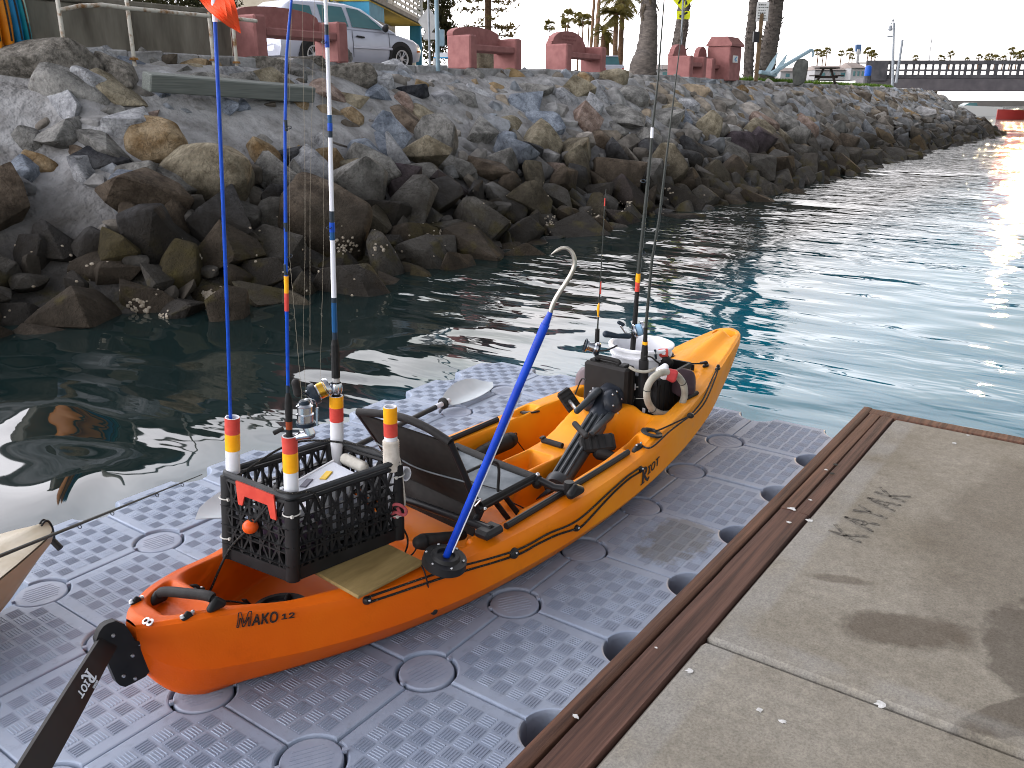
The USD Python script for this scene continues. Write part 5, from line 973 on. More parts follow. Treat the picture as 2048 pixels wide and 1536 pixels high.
for k in range(6):
    x_ = -0.15
    while x_ < 0.13: w_ = rs_.uniform(0.03, 0.07); ms.append(box(ct + nz_ * 0.072 + vx * (x_ + w_ / 2) + UP * (0.23 - k * 0.09), (w_, 0.004, 0.035 if k in (0, 3) else 0.025), (vx, F2, UP))); x_ += w_ + 0.025
part(q, 'board_print', cat(ms), M_sb, smooth=False, kind='stuff')
part(t, 'meter_box', box(atd(1512, 74, D_ - 0.1), (0.2, 0.16, 0.36), (vx, F2, UP), 0.01), M_trim)

# ---- trees
M_bark = M('palm_bark', (0.055, 0.047, 0.042), (0.13, 0.11, 0.095), scale=5, rough=0.95, bump=0.03, bscale=10, detail=6, stretch=(1, 1, 3.0), world=True); M_bark2 = M('brown_bark', (0.09, 0.05, 0.028), (0.17, 0.10, 0.055), scale=5, rough=0.95, bump=0.02, bscale=12, stretch=(1, 1, 3.0), world=True)
def leaf_look(name, a, b):
    return usdkit.material(stage, f'/World/Looks/{name}', {'g': ('geometry', {}), 'n': ('noise_texture', {'scale': 1.2, 'detail': 2.0}), 'r': ('rgb_ramp', {'ramp': [(0.35, a), (0.65, b)]}), 'p': ('principled_bsdf', {'roughness': 0.6, 'specular_ior_level': 0.3}), 't': ('translucent_bsdf', {}), 'm': ('mix_closure', {'fac': 0.42})},
        [('g.position', 'n.vector'), ('n.fac', 'r.fac'), ('r.color', 'p.base_color'), ('r.color', 't.color'), ('p.BSDF', 'm.closure1'), ('t.BSDF', 'm.closure2')], surface='m.closure')
M_palm = leaf_look('palm_leaf', (0.055, 0.075, 0.018), (0.12, 0.13, 0.035)); M_palmb = leaf_look('palm_leaf_warm', (0.10, 0.085, 0.018), (0.17, 0.14, 0.04)); M_pine = leaf_look('pine_needles', (0.075, 0.058, 0.014), (0.13, 0.095, 0.03)); M_dark = leaf_look('dark_foliage', (0.022, 0.026, 0.010), (0.06, 0.055, 0.018)); M_dry = leaf_look('dry_frond', (0.08, 0.06, 0.04), (0.15, 0.12, 0.08))
def fan_crown(c, r, n, seed, droop=0.25):
    rg = np.random.default_rng(seed); V_, F_ = [], []
    for k in range(n):
        el = rg.uniform(-0.75, 1.35); az = rg.uniform(0, 2 * np.pi); d = V(math.cos(el) * math.cos(az), math.cos(el) * math.sin(az), math.sin(el)); s = unit(np.cross(d, UP + rg.normal(0, 0.3, 3))); u_ = np.cross(s, d)
        base = c + d * r * rg.uniform(0.25, 0.5); R_ = r * rg.uniform(0.4, 0.62); m_ = 9
        for q in range(m_):
            a = (q - (m_ - 1) / 2) * 0.22; w_ = 0.085; dd_ = d * math.cos(a) + s * math.sin(a); tip = base + dd_ * R_ - UP * droop * R_ * (0.25 + abs(a)); sd = (s * math.cos(a) - d * math.sin(a)) * R_ * w_
            mid = base + dd_ * R_ * 0.55; i = len(V_); V_ += [base, mid - sd, mid + sd, tip]; F_ += [[i, i + 1, i + 2], [i + 1, i + 3, i + 2]]
        i = len(V_); V_ += [c, c + s * 0.012 * r, base]; F_ += [[i, i + 1, i + 2]]
    return trimesh.Trimesh(np.array(V_), np.array(F_), process=False)
def fan_palm(b, h, r, label, seed, group=None, lean=(0, 0), tr=0.16, n=34, mat=None, name='fan_palm'):
    t = thing(name, label, 'palm tree', b, group); top = b + V(lean[0], lean[1], h); cv = curve([b, b + (top - b) * 0.5 + V(lean[0] * 0.12, 0, 0), top], 10)
    part(t, 'trunk', tube(cv, np.linspace(tr * 1.35, tr * 0.85, len(cv)), 8), M_bark2); part(t, 'crown', fan_crown(top, r, n, seed), mat or M_palmb, smooth=False); return t
def feather_crown(c, r, n, seed, el0=-0.5):
    rg = np.random.default_rng(seed); V_, F_ = [], []
    for k in range(n):
        az = rg.uniform(0, 2 * np.pi); el = rg.uniform(el0, 1.2); L_ = r * rg.uniform(0.8, 1.1); p = c.copy(); d = V(math.cos(el) * math.cos(az), math.cos(el) * math.sin(az), math.sin(el)); m_ = 16
        for q in range(m_):
            d2 = unit(d - UP * (q / m_) ** 1.3 * 1.5); p2 = p + d2 * L_ / m_; s = unit(np.cross(d2, UP)); w_ = 0.30 * r * math.sin(math.pi * (0.12 + 0.86 * q / m_)) 
            for sgn in (-1, 1):
                for off in (0.0, 0.5):
                    b_ = p + (p2 - p) * off; tip = b_ + s * sgn * w_ + d2 * w_ * 0.55 - UP * w_ * rg.uniform(0.3, 0.8); i = len(V_); V_ += [b_, b_ + d2 * 0.045 * r, tip]; F_ += [[i, i + 1, i + 2]]
            i = len(V_); V_ += [p - s * 0.012 * r, p + s * 0.012 * r, p2]; F_ += [[i, i + 1, i + 2]]; p = p2
    return trimesh.Trimesh(np.array(V_), np.array(F_), process=False)
def gb_(u, D, z=None): p = atd(u, 195, D); p[2] = GZ if z is None else z; return p
def ztop(u, v, D): return float(atd(u, v, D)[2])
# thick palm trunk near the benches
D_ = 24.5; b = gb_(1283, D_); tp = atd(1296, -30, D_); tp[2] += 3.5; t = thing('palm_tree', 'thick old palm trunk flaring at the foot, right of the third bench', 'palm tree', b); cv = curve([b - UP * 0.2, b + UP * 0.25, atd(1291, 118, D_), atd(1296, 78, D_), atd(1298, 35, D_), atd(1297, 0, D_), tp], 42)
zz = cv[:, 2] - GZ; rr = np.interp(zz, [-0.2, 0.1, 0.5, 1.0, 1.6, 2.3, 6], [0.43, 0.39, 0.33, 0.265, 0.235, 0.205, 0.20]); part(t, 'trunk', tube(cv, rr * (1 + 0.03 * np.sin(np.arange(len(cv)) * 2.1)), 22), M_bark)
part(t, 'crown', feather_crown(tp, 2.8, 34, 8), M_palm, smooth=False); rg = np.random.default_rng(4); dm = []
for k in range(26):
    az = rg.uniform(0, 2 * np.pi); o = atd(1297, rg.uniform(-25, 20), D_) + V(math.cos(az), math.sin(az), 0) * 0.17; tip = o + V(math.cos(az), math.sin(az), 0) * rg.uniform(0.08, 0.22) - UP * rg.uniform(0.2, 0.55); s_ = V(-math.sin(az), math.cos(az), 0) * 0.05; dm.append(quads([o - s_, o + s_, tip + s_ * 0.4, tip - s_ * 0.4], [[0, 1, 2, 3]]))
part(t, 'dead_fronds', cat(dm), M_dry, smooth=False, kind='stuff')
def ragged(name, label, pts, D, r0, r1, seed, crown):
    p = [atd(u, v, D) for u, v in pts]; p[0][2] = GZ - 0.1; p[-1] = p[-1] + UP * 3; t = thing('palm_tree', label, 'palm tree', p[0]); cv = curve(p, 40); rr = np.linspace(r0, r1, len(cv)); part(t, 'trunk', tube(cv, rr, 16), M_bark); rg = np.random.default_rng(seed); dm = []
    for k in range(150):
        i = rg.integers(2, len(cv) - 2); az = rg.uniform(0, 2 * np.pi); d = V(math.cos(az), math.sin(az), 0); o = cv[i] + d * rr[i] * 0.95 + UP * rg.uniform(-0.1, 0.1); tip = o + d * rg.uniform(0.03, 0.12) * (r0 / 0.2) + UP * rg.uniform(0.06, 0.18); s_ = V(-math.sin(az), math.cos(az), 0) * 0.045; dm.append(trimesh.Trimesh([o - s_, o + s_, tip, o - UP * 0.08], [[0, 1, 2], [0, 3, 1], [0, 2, 3], [1, 3, 2]], process=False))
    part(t, 'leaf_stubs', cat(dm), M_bark, smooth=False, kind='stuff'); part(t, 'crown', feather_crown(p[-1], crown, 26, seed), M_palm, smooth=False)
ragged('p', 'palm trunk standing right behind the yellow crossing sign', [(1360, 150), (1358, 90), (1366, 30), (1373, -10)], 29.5, 0.24, 0.20, 11, 2.4)
ragged('p', 'slimmer palm trunk left of the white notice board', [(1497, 155), (1499, 90), (1506, 20), (1508, -10)], 33.0, 0.19, 0.16, 12, 2.2)
ragged('p', 'ragged palm trunk right of the white notice board', [(1530, 158), (1537, 100), (1549, 30), (1553, -10)], 34.0, 0.36, 0.26, 13, 2.5)
# Norfolk pine
D_ = 48.0; b = gb_(977, D_); t = thing('pine_tree', 'tall open pine with tiers of branches behind the second bench', 'tree', b); topz = ztop(977, -90, D_); part(t, 'trunk', tube([b, V(b[0], b[1], topz)], [0.24, 0.12], 10), M_bark2); rg = np.random.default_rng(9); br = []; nd = []
for z in np.arange(ztop(977, 72, D_), topz, 0.42):
    for k in range(6):
        az = rg.uniform(0, 2 * np.pi); L_ = rg.uniform(1.0, 2.0); d = V(math.cos(az), math.sin(az), -0.06); a0 = V(b[0], b[1], z); e_ = a0 + d * L_
        if rg.uniform() < 0.25: continue
        br.append(rod(a0, e_, 0.022, 0.008, 5))
        for q in range(44):
            f_ = rg.uniform(0.35, 1.0); c = a0 + d * L_ * f_ + rg.normal(0, 0.14, 3) * (1, 1, 0.45); s1_, s2_ = rg.normal(0, 0.09, 3), rg.normal(0, 0.09, 3); nd.append((c, c + s1_ + UP * 0.04, c + s2_))
part(t, 'branches', cat(br), M_bark2); nv = np.array(nd).reshape(-1, 3); part(t, 'crown', trimesh.Trimesh(nv, np.arange(len(nv)).reshape(-1, 3), process=False), M_pine, smooth=False)
def bushy(name, label, blobs, mat, n, leaf, seed, category='tree', trunk=None):
    """blobs: (centre, radius) clumps filled with leaf-sized faces, denser outside."""
    rg = np.random.default_rng(seed); t = thing(name, label, category, V(blobs[0][0][0], blobs[0][0][1], GZ)); tr = []; tot = sum(r ** 2 for _, r in blobs)
    for c, r in blobs:
        for _ in range(int(n * r * r / tot)):
            d = unit(rg.normal(0, 1, 3)); p = c + d * r * rg.uniform(0.55, 1.05) * (1 + 0.25 * math.sin(7 * d[0] + 5 * d[1] + 6 * d[2])); a1, a2 = rg.normal(0, leaf, 3), rg.normal(0, leaf, 3); tr.append((p, p + a1, p + a2))
    v = np.array(tr).reshape(-1, 3); part(t, 'foliage', trimesh.Trimesh(v, np.arange(len(v)).reshape(-1, 3), process=False), mat, smooth=False)
    if trunk is not None: part(t, 'trunk', trunk, M_bark2)
    return t
D_ = 46.0; bushy('broadleaf_tree', 'dark tree right of the beach house', [(atd(868, 10, D_), 0.85), (atd(886, 28, D_), 0.55), (atd(880, -25, D_), 1.1), (atd(890, 62, D_), 0.6), (atd(875, 60, D_), 0.8), (atd(905, 72, D_), 0.5), (atd(868, 95, D_), 0.9), (atd(925, 70, D_ + 1), 0.35)], M_dark, 5200, 0.10, 5, 'tree', tube([gb_(872, D_), atd(874, 30, D_)], [0.22, 0.12], 8))
D_ = 26.0; bushy('hedge', 'dark hedge seen above the concrete wall', [(atd(u, 12 + 3 * (u % 3), D_), 0.55) for u in range(150, 480, 30)], M_dark, 5200, 0.07, 6, 'hedge')
# palms behind the third bench
for k, (u, v, D, r, mt, lb) in enumerate(((1097, 55, 105, 0.75, M_palmb, 'small far palm left of the third bench arch'), (1131, 38, 100, 0.95, M_palmb, 'far palm with two tiered crown above the third bench arch'), (1129, 52, 102, 0.6, M_palmb, 'low far palm just under the two tiered crown'), (1153, 41, 98, 0.75, M_palmb, 'left palm of the far trio behind the third bench'), (1163, 46, 97, 0.8, M_palmb, 'middle palm of the far trio behind the third bench'), (1172, 44, 99, 0.7, M_palmb, 'right palm of the far trio behind the third bench'))):
    b = gb_(u - 1, D); fan_palm(b, ztop(u, v, D) - GZ, r * 1.3, lb, 40 + k, None, (0.3 * (k % 2), 0), 0.085, 44, mt)
for k, (u, u1, D, lb) in enumerate(((1176, 1192, 70, 'slim palm trunk leaning right, leftmost of the tall group'), (1183, 1203, 62, 'tall slim palm trunk beside the leftmost of the tall group'), (1189, 1201, 60, 'tall palm trunk with a low frond skirt'))):
    b = gb_(u, D); tp = atd(u1, -20, D); tp[2] += 2.5; t = thing('fan_palm', lb, 'palm tree', b); part(t, 'trunk', tube(curve([b, (b + tp) / 2, tp], 10), np.linspace(0.15, 0.09, 11)[:len(curve([b, (b + tp) / 2, tp], 10))], 8), M_bark2); part(t, 'crown', fan_crown(tp, 1.5, 36, 60 + k), M_palmb, smooth=False)
D_ = 44.0
for k, (u, u1, v1, r, lb) in enumerate(((1228, 1232, 28, 1.15, 'feathery palm with drooping fronds behind the third bench'), (1237, 1246, -6, 1.5, 'tallest feathery palm with drooping fronds by the thick trunk'), (1203, 1207, 62, 0.85, 'low feathery palm at the foot of the tall slim trunks'), (1212, 1214, 78, 0.7, 'short feathery palm beside the parked pickup'))):
    b = gb_(u, D_ + k); tp = atd(u1, v1, D_ + k); t = thing('feather_palm', lb, 'palm tree', b); part(t, 'trunk', tube([b, (b + tp) / 2, tp], [0.17, 0.13, 0.11], 10), M_bark2); part(t, 'crown', feather_crown(tp, r, 20, 70 + k), M_palmb, smooth=False)
# pickup seen from behind, poles, white fence
D_ = 42.0; b = gb_(1222, D_); t = thing('pickup', 'silver pickup parked behind the third bench, seen from the tail', 'pickup', b); A3 = (R2_, F2, UP)
part(t, 'bed', box(b + UP * 0.62, (0.95, 1.6, 0.55), A3, 0.06), M_car); part(t, 'cab', trimesh.convex.convex_hull(np.array([b + R2_ * x + F2 * y + UP * z for x, y, z in [(sx * 0.46, yy, 0.85) for sx in (-1, 1) for yy in (0.7, 1.9)] + [(sx * 0.36, yy, 1.32) for sx in (-1, 1) for yy in (0.85, 1.6)]])), M_glass); part(t, 'roof', box(b + F2 * 1.2 + UP * 1.34, (0.74, 0.8, 0.06), A3, 0.02), M_car)
for sx in (-1, 1): part(t, 'tail_light', box(b + R2_ * sx * 0.42 - F2 * 0.81 + UP * 0.65, (0.08, 0.03, 0.2), A3), M('tail_red', (0.4, 0.02, 0.02), rough=0.3) if sx < 0 else '/World/Looks/tail_red'); part(t, 'wheel', lathe([(0, 0.08), (0.25, 0.08), (0.28, 0.05), (0.28, -0.1), (0, -0.1)], b + R2_ * sx * 0.40 - F2 * 0.2 + UP * 0.28, R2_ * sx, 20), M_tyre)
b0_ = gb_(1236, 33); t = thing('picket_fence', 'short white fence left of the thick palm trunk', 'fence', b0_)
for k in range(6): part(t, 'picket', box(b0_ + R2_ * k * 0.085 + UP * 0.22, (0.05, 0.02, 0.44), A3), M_sign)
part(t, 'rail', box(b0_ + R2_ * 0.21 + UP * 0.33 + F2 * 0.025, (0.5, 0.02, 0.05), A3), M_sign)
# masts of moored boats: thin uprights against the sky
def mast(u, v0, v1, D, r, label, mat=None, lean=0): b = atd(u, v0, D); e = atd(u + lean, v1, D); return solo('boat_mast', rod(b, e, r, r * 0.6, 6), mat or M_alu2, label, 'mast')
for u, v0, v1, D, lb in ((1248, 150, 76, 60, 'dark pole just left of the thick palm trunk'), (1383, 140, 86, 90, 'short mast between crossing sign and far benches'), (1428, 140, 88, 90, 'short mast just left of the pink bin'), (1324, 140, 117, 90, 'lowest mast right of the thick palm trunk')): mast(u, v0, v1, D, 0.045, lb, M_post)

# anchor leaning on a stone, picnic table, lawn
M_anc = M('anchor_paint', (0.27, 0.40, 0.47), (0.40, 0.52, 0.58), scale=3, rough=0.6, world=True); M_ston = M('anchor_stone', (0.07, 0.075, 0.07), (0.13, 0.135, 0.125), scale=5, rough=0.9, bump=0.02, bscale=14, world=True)
D_ = 33.0; an = gb_(1542, D_); t = thing('anchor', 'light blue painted ship anchor leaning on a dark stone', 'anchor', an); crown_ = atd(1541, 148, D_); shank = atd(1622, 100, D_ + 0.6)
part(t, 'shank', beam(crown_, shank, 0.11, 0.13, UP, 0.02), M_anc); part(t, 'crown_bar', beam(atd(1519, 144, D_ - 0.2), atd(1552, 150, D_ + 0.3), 0.16, 0.14, UP, 0.03), M_anc)
for pts in (((1534, 146), (1545, 125), (1556, 104)), ((1551, 146), (1564, 126), (1576, 105))):
    p = [atd(u, v, D_ + 0.1) for u, v in pts]; wd = unit(np.cross(p[2] - p[0], F2)); part(t, 'fluke', trimesh.convex.convex_hull(np.array([p[0] - wd * 0.10, p[0] + wd * 0.10, p[1] - wd * 0.10, p[1] + wd * 0.08, p[2], p[0] - wd * 0.08 + F2 * 0.08, p[0] + wd * 0.08 + F2 * 0.08, p[1] + F2 * 0.05])), M_anc)
part(t, 'shackle', tube(curve([shank - UP * 0.02, shank + R2_ * 0.06 + UP * 0.0, shank + R2_ * 0.10 - UP * 0.12, shank + R2_ * 0.08 - UP * 0.26], 12), 0.045, 8), M_anc)
sb = gb_(1596, 33.8); solo('standing_stone', rock(sb + UP * 0.38, (0.62, 0.5, 1.0), 123, None, 0.35, 0.04, 3), M_ston, 'dark upright stone carrying the end of the anchor', 'stone', smooth=30)
M_pic = M('dark_timber', (0.018, 0.014, 0.012), (0.04, 0.03, 0.026), scale=8, rough=0.8); D_ = 40.0; b = gb_(1648, D_); t = thing('picnic_table', 'dark picnic table on the lawn right of the anchor', 'table', b)
part(t, 'table_top', box(b + UP * 0.74, (0.9, 0.75, 0.06), A3), M_pic)
for sx in (-0.52, 0.52): part(t, 'seat_plank', box(b + R2_ * sx + UP * 0.42, (0.28, 0.8, 0.05), A3), M_pic); part(t, 'leg', beam(b + R2_ * sx * 0.9, b + R2_ * sx * 0.3 + UP * 0.74, 0.10, 0.06, F2), M_pic)
part(t, 'leg', beam(b + R2_ * -0.52 + UP * 0.36, b + R2_ * 0.52 + UP * 0.36, 0.10, 0.06, F2), M_pic)
M_grass = M('lawn_grass', (0.045, 0.095, 0.008), (0.10, 0.17, 0.015), scale=8, rough=0.9, world=True); rg = np.random.default_rng(31); gt = []
lawn = [];
for a_ in np.linspace(30.5, 54, 48): lawn.append([(a_, 10.9 + 0.02 * a_ - 0.25, GZ + 0.03), (a_, 14.5, GZ + 0.10)])
lw = np.array(lawn).reshape(-1, 3); lm = quads(lw, grid_faces(48, 2)[:, ::-1])
for _ in range(9000):
    x, y = rg.uniform(30.5, 54), rg.uniform(10.9, 12.4); y += 0.02 * x - 0.25; p = V(x, y, GZ + 0.03); a = rg.uniform(0, 6.28); s_ = V(math.cos(a), math.sin(a), 0) * 0.02; gt.append((p - s_, p + s_, p + V(rg.normal(0, 0.03), rg.normal(0, 0.03), rg.uniform(0.08, 0.2))))
g_ = np.array(gt).reshape(-1, 3); solo('lawn', cat([lm, trimesh.Trimesh(g_, np.arange(len(g_)).reshape(-1, 3), process=False)]), M_grass, 'bright green lawn at the crest beside the anchor', 'grass', kind='stuff', smooth=False)

# ---- the bridge with its lattice railing
M_brg = M('bridge_dark', (0.045, 0.045, 0.050), (0.085, 0.082, 0.088), scale=1.5, rough=0.8, world=True); M_brg2 = M('bridge_girder', (0.075, 0.068, 0.075), (0.11, 0.10, 0.105), scale=1.0, rough=0.8, world=True)
D_ = 76.0; P0, P1 = atd(1730, 150, D_), atd(2230, 152, D_ - 2); P0[2] = P1[2] = 0; bx = unit(P1 - P0); by = np.cross(UP, bx); Lb2 = np.linalg.norm(P1 - P0); zt, zd, zb = ztop(1900, 122, D_), ztop(1900, 157, D_), ztop(1900, 182, D_)
br_ = thing('bridge', 'dark footbridge with a slatted railing crossing the channel', 'bridge', P0); BA = (bx, by, UP)
def BP(x, y, z): return np.r_[(P0 + bx * x + by * y)[:2], z]
part(br_, 'girder', box(BP(Lb2 / 2, 1.5, (zd + zb) / 2), (Lb2, 3.0, zd - zb), BA, 0.05), M_brg2, smooth=False); part(br_, 'handrail', box(BP(Lb2 / 2, 0.05, zt - 0.16), (Lb2, 0.22, 0.34), BA), M_brg, smooth=False); part(br_, 'rail_beam', box(BP(Lb2 / 2, 0.05, (zt + zd) / 2 - 0.07), (Lb2, 0.14, 0.16), BA), M_brg, smooth=False); part(br_, 'rail_beam', box(BP(Lb2 / 2, 0.05, zd + 0.14), (Lb2, 0.18, 0.3), BA), M_brg, smooth=False)
rg = np.random.default_rng(17); x = 0.25
while x < Lb2:
    wd_ = rg.choice([0.16, 0.22, 0.30]); part(br_, 'slat', box(BP(x, 0.05, (zt + zd) / 2), (wd_, 0.10, zt - zd - 0.2), BA), M_brg, smooth=False); x += wd_ + rg.uniform(0.28, 0.44)
part(br_, 'end_wall', box(BP(0.9, -0.05, (zt + zd) / 2 - 0.1), (1.8, 0.25, zt - zd + 0.2), BA), M_brg, smooth=False); part(br_, 'handrail', box(BP(Lb2 / 2, 2.95, zt - 0.1), (Lb2, 0.10, 0.12), BA), M_brg, smooth=False)
for x in (9.5, 17.5): part(br_, 'pier', box(BP(x + 6.5, 1.5, zb / 2 - 0.5), (0.6, 2.4, zb + 1.0), BA), M_brg2, smooth=False)
M_osign = M('clearance_orange', (0.50, 0.24, 0.006), (0.56, 0.29, 0.01), scale=2, rough=0.5); c = atd(2010, 173, D_ - 0.5); q = part(br_, 'clearance_sign', box(c, (1.05, 0.06, 0.78), BA, 0.01), M_osign, smooth=False)
part(q, 'sign_print', cat([box(c - by * 0.035 + UP * z_, (w_, 0.01, 0.09), BA) for z_, w_ in ((0.2, 0.6), (0.0, 0.75), (-0.2, 0.5))]), M('sign_faded_print', (0.36, 0.17, 0.01), rough=0.6), smooth=False, kind='stuff')
b = atd(1735, 152, 70); t = thing('blue_drum', 'bright blue waste drum at the near end of the bridge', 'bin', V(b[0], b[1], GZ)); zc2, rr2 = ztop(1735, 152, 70), 0.26
part(t, 'drum', lathe([(0, 0), (rr2 * 0.9, 0), (rr2, 0.1), (rr2, ztop(1735, 134, 70) - zc2), (rr2 * 0.8, ztop(1735, 132, 70) - zc2), (0, ztop(1735, 131, 70) - zc2)], V(b[0], b[1], zc2), n=18), M('drum_blue', (0.006, 0.08, 0.42), rough=0.5)); part(t, 'stand', lathe([(0.3, 0), (0.3, zc2 - GZ)], V(b[0], b[1], GZ), n=10), M_brg)
# lamp post, pole, boats, far shore
D_ = 66.0; b = gb_(1783, D_); tpz = ztop(1789, 44, D_); t = thing('lamp_post', 'grey lamp post with hanging lantern before the bridge', 'lamp post', b); tp = atd(1788, 46, D_); part(t, 'pole', rod(b, tp, 0.12, 0.08, 10), M_post); part(t, 'arm', tube(curve([tp, tp + UP * 0.25 - R2_ * 0.1, tp - R2_ * 0.2 - UP * 0.1], 8), 0.04, 6), M_post); part(t, 'lantern', lathe([(0, 0.3), (0.1, 0.28), (0.17, 0.0), (0.12, -0.1), (0, -0.1)], tp - R2_ * 0.22 - UP * 0.45, n=10), M_post); part(t, 'bracket', box(tp - R2_ * 0.15 - UP * 0.95, (0.45, 0.1, 0.1), A3), M_post)
b = atd(1792, 166, 58); solo('mooring_pole', rod(b, atd(1805, 80, 58), 0.085, 0.08, 8), M_post, 'slim leaning pole right of the lamp post', 'pole')
for u, v0, v1, D, lb, l_ in ((1858, 122, 70, 130, 'tall boat mast behind the bridge', 6), (1867, 122, 76, 131, 'thin stay beside the tall boat mast', -4), (1838, 122, 108, 132, 'short mast left of the tall boat mast', 0)): mast(u, v0, v1, D, 0.09 if l_ == 6 else 0.05, lb, M_alu2, l_)
M_fh = M('far_roof', (0.16, 0.13, 0.115), (0.24, 0.2, 0.18), scale=0.3, rough=0.9, world=True); M_fw = M('far_wall', (0.25, 0.25, 0.25), (0.34, 0.34, 0.34), scale=0.3, rough=0.9, world=True)
def far_house(u0, u1, v0, v1, D, label, roof=M_fh):
    a, b = atd(u0, v1, D), atd(u1, v1, D); h = ztop(u0, v0, D) - a[2]; w = np.linalg.norm(b - a); c = (a + b) / 2; t = thing('far_house', label, 'house', c)
    part(t, 'wall', box(c + UP * h * 0.33 + F2 * 3, (w, 6, h * 0.68), A3), M_fw, smooth=False); part(t, 'roof', trimesh.convex.convex_hull(np.array([c + R2_ * sx * w * 0.52 + F2 * y + UP * h * 0.66 for sx in (-1, 1) for y in (-0.4, 6.4)] + [c + R2_ * sx * w * 0.4 + F2 * 3 + UP * h for sx in (-1, 1)])), roof, smooth=False)
    for k in range(3): part(t, 'window', box(c + R2_ * (k - 1) * w * 0.28 - F2 * 0.03 + UP * h * 0.36, (w * 0.12, 0.08, h * 0.26), A3), M_glass, smooth=False)
far_house(1310, 1400, 128, 160, 120, 'long low far building behind the far benches'); far_house(1560, 1625, 134, 160, 125, 'low far building behind the anchor'); far_house(1628, 1700, 130, 160, 118, 'far brown roofed house left of the bridge'); far_house(1700, 1730, 124, 160, 116, 'far grey house at the bridge end')
b = atd(1714, 132, 125); t = thing('tower_sign', 'small blue and white sign tower beyond the bridge end', 'sign', b); part(t, 'pylon', box(atd(1715, 118, 125), (0.35, 0.35, 2.6), A3), M_alu2); part(t, 'sign_box', box(atd(1716, 97, 125), (0.75, 0.5, 1.1), A3), M('tower_blue', (0.05, 0.10, 0.2), rough=0.5)); part(t, 'sign_band', box(atd(1716, 106, 124.9), (0.85, 0.55, 0.35), A3), M_sign)
for k, (u, v, r) in enumerate(((1634, 106, 8), (1644, 108, 7), (1651, 103, 8), (1680, 108, 6), (1697, 105, 8), (1703, 114, 6), (1733, 103, 8), (1741, 108, 7), (1748, 113, 6), (1829, 117, 6), (1880, 118, 7), (1898, 110, 7), (1932, 120, 5), (1955, 115, 6), (1976, 116, 9), (1988, 118, 8), (2004, 118, 6), (2018, 104, 8), (2031, 112, 8), (2040, 108, 8), (2062, 110, 8))):
    D = 165.0 + (k * 37) % 40; b = atd(u - 1, 140, D); fan_palm(b, ztop(u, v, D) - b[2], r / FPX * D * 1.4, 'small far fan palm on the shore beyond the bridge', 200 + k, 'far palms beyond the bridge', (0, 0), 0.11, 40, M_palmb, 'far_palm')
M_fs = M('far_shore_look', (0.10, 0.095, 0.085), (0.17, 0.16, 0.15), scale=0.06, rough=0.9, world=True); fs = []
f0, f1 = atd(1250, 187, 300), atd(2900, 187, 300); f0[2] = f1[2] = 0; ff = np.cross(UP, unit(f1 - f0)); ff = ff if ff @ F2 > 0 else -ff
solo('far_shore', cat([box((f0 + f1) / 2 + ff * 40 + UP * 0.2, (np.linalg.norm(f1 - f0), 80, 2.2), (unit(f1 - f0), ff, UP))]), M_fs, kind='structure', smooth=False)
M_bw = M('boat_white', (0.62, 0.62, 0.60), rough=0.35); M_br = M('boat_red', (0.20, 0.022, 0.018), rough=0.45)
def boat(u0, u1, v, h, D, mat, label, cabin=True):
    a, b = atd(u0, v, D), atd(u1, v, D); a[2] = b[2] = WZ; L_ = np.linalg.norm(b - a); d = unit(b - a); n_ = np.cross(UP, d); t = thing('moored_boat', label, 'boat', (a + b) / 2); v_ = []
    for s in np.linspace(0, 1, 12):
        w_ = 1.1 * (1 - max(0, 0.35 - s) ** 2 * 7.5); c = a + d * s * L_; hh_ = h * (1 + 0.25 * (1 - s))
        v_ += [c + n_ * w_ * 0.5 - UP * 0.2, c + n_ * w_ + UP * hh_, c - n_ * w_ + UP * hh_, c - n_ * w_ * 0.5 - UP * 0.2]
    m_ = quads(np.array(v_), grid_faces(12, 4, True)); k_ = len(v_); m_ = trimesh.Trimesh(v_, np.vstack([m_.faces, [[0, 1, 2], [0, 2, 3], [k_ - 4, k_ - 2, k_ - 3], [k_ - 4, k_ - 1, k_ - 2]]]), process=False); part(t, 'hull', m_, mat, smooth=30)
    if cabin: part(t, 'windscreen', trimesh.convex.convex_hull(np.array([a + d * L_ * q + n_ * y + UP * (h + z) for q, z in ((0.35, 0.1), (0.6, 0.1), (0.45, 0.5), (0.58, 0.5)) for y in (-0.7, 0.7)])), M_glass)
boat(1880, 2000, 199, 1.15, 112, M_bw, 'white motor boat moored under the bridge'); boat(1998, 2120, 203, 0.85, 95, M_br, 'dark red hull moored under the orange bridge sign', False)
# ------------------------------------------------------------------ gear on the kayak
def hd(u, v, H): d = ray(u, v); return CAM + d * (H / (d @ F2))                # point at horizontal distance H ahead of the camera
def hdist(p): return float((np.asarray(p) - CAM) @ F2)
def Kp(s, w, z): return K(s, w, z)
# board under the crate
M_ply = M('weathered_board', (0.16, 0.105, 0.035), (0.30, 0.215, 0.085), scale=3.5, rough=0.75, bump=0.002, bscale=50, detail=7, stretch=(1, 5, 1), lo=0.3, hi=0.7)
pa, pb, pc = onz(846, 1121, 0.288), onz(712, 1190, 0.288), onz(628, 1150, 0.288); px_ = unit(pa - pb); py_ = unit(np.cross(UP, px_)); lw_ = np.linalg.norm(pa - pb)
bd = box(pb + px_ * lw_ / 2 + py_ * 0.30 - UP * 0.0065, (lw_, 0.62, 0.013), (px_, py_, UP), 0.003); solo('board', bd, M_ply, 'weathered yellowish wooden board under the black crate across the kayak', 'board', smooth=False)
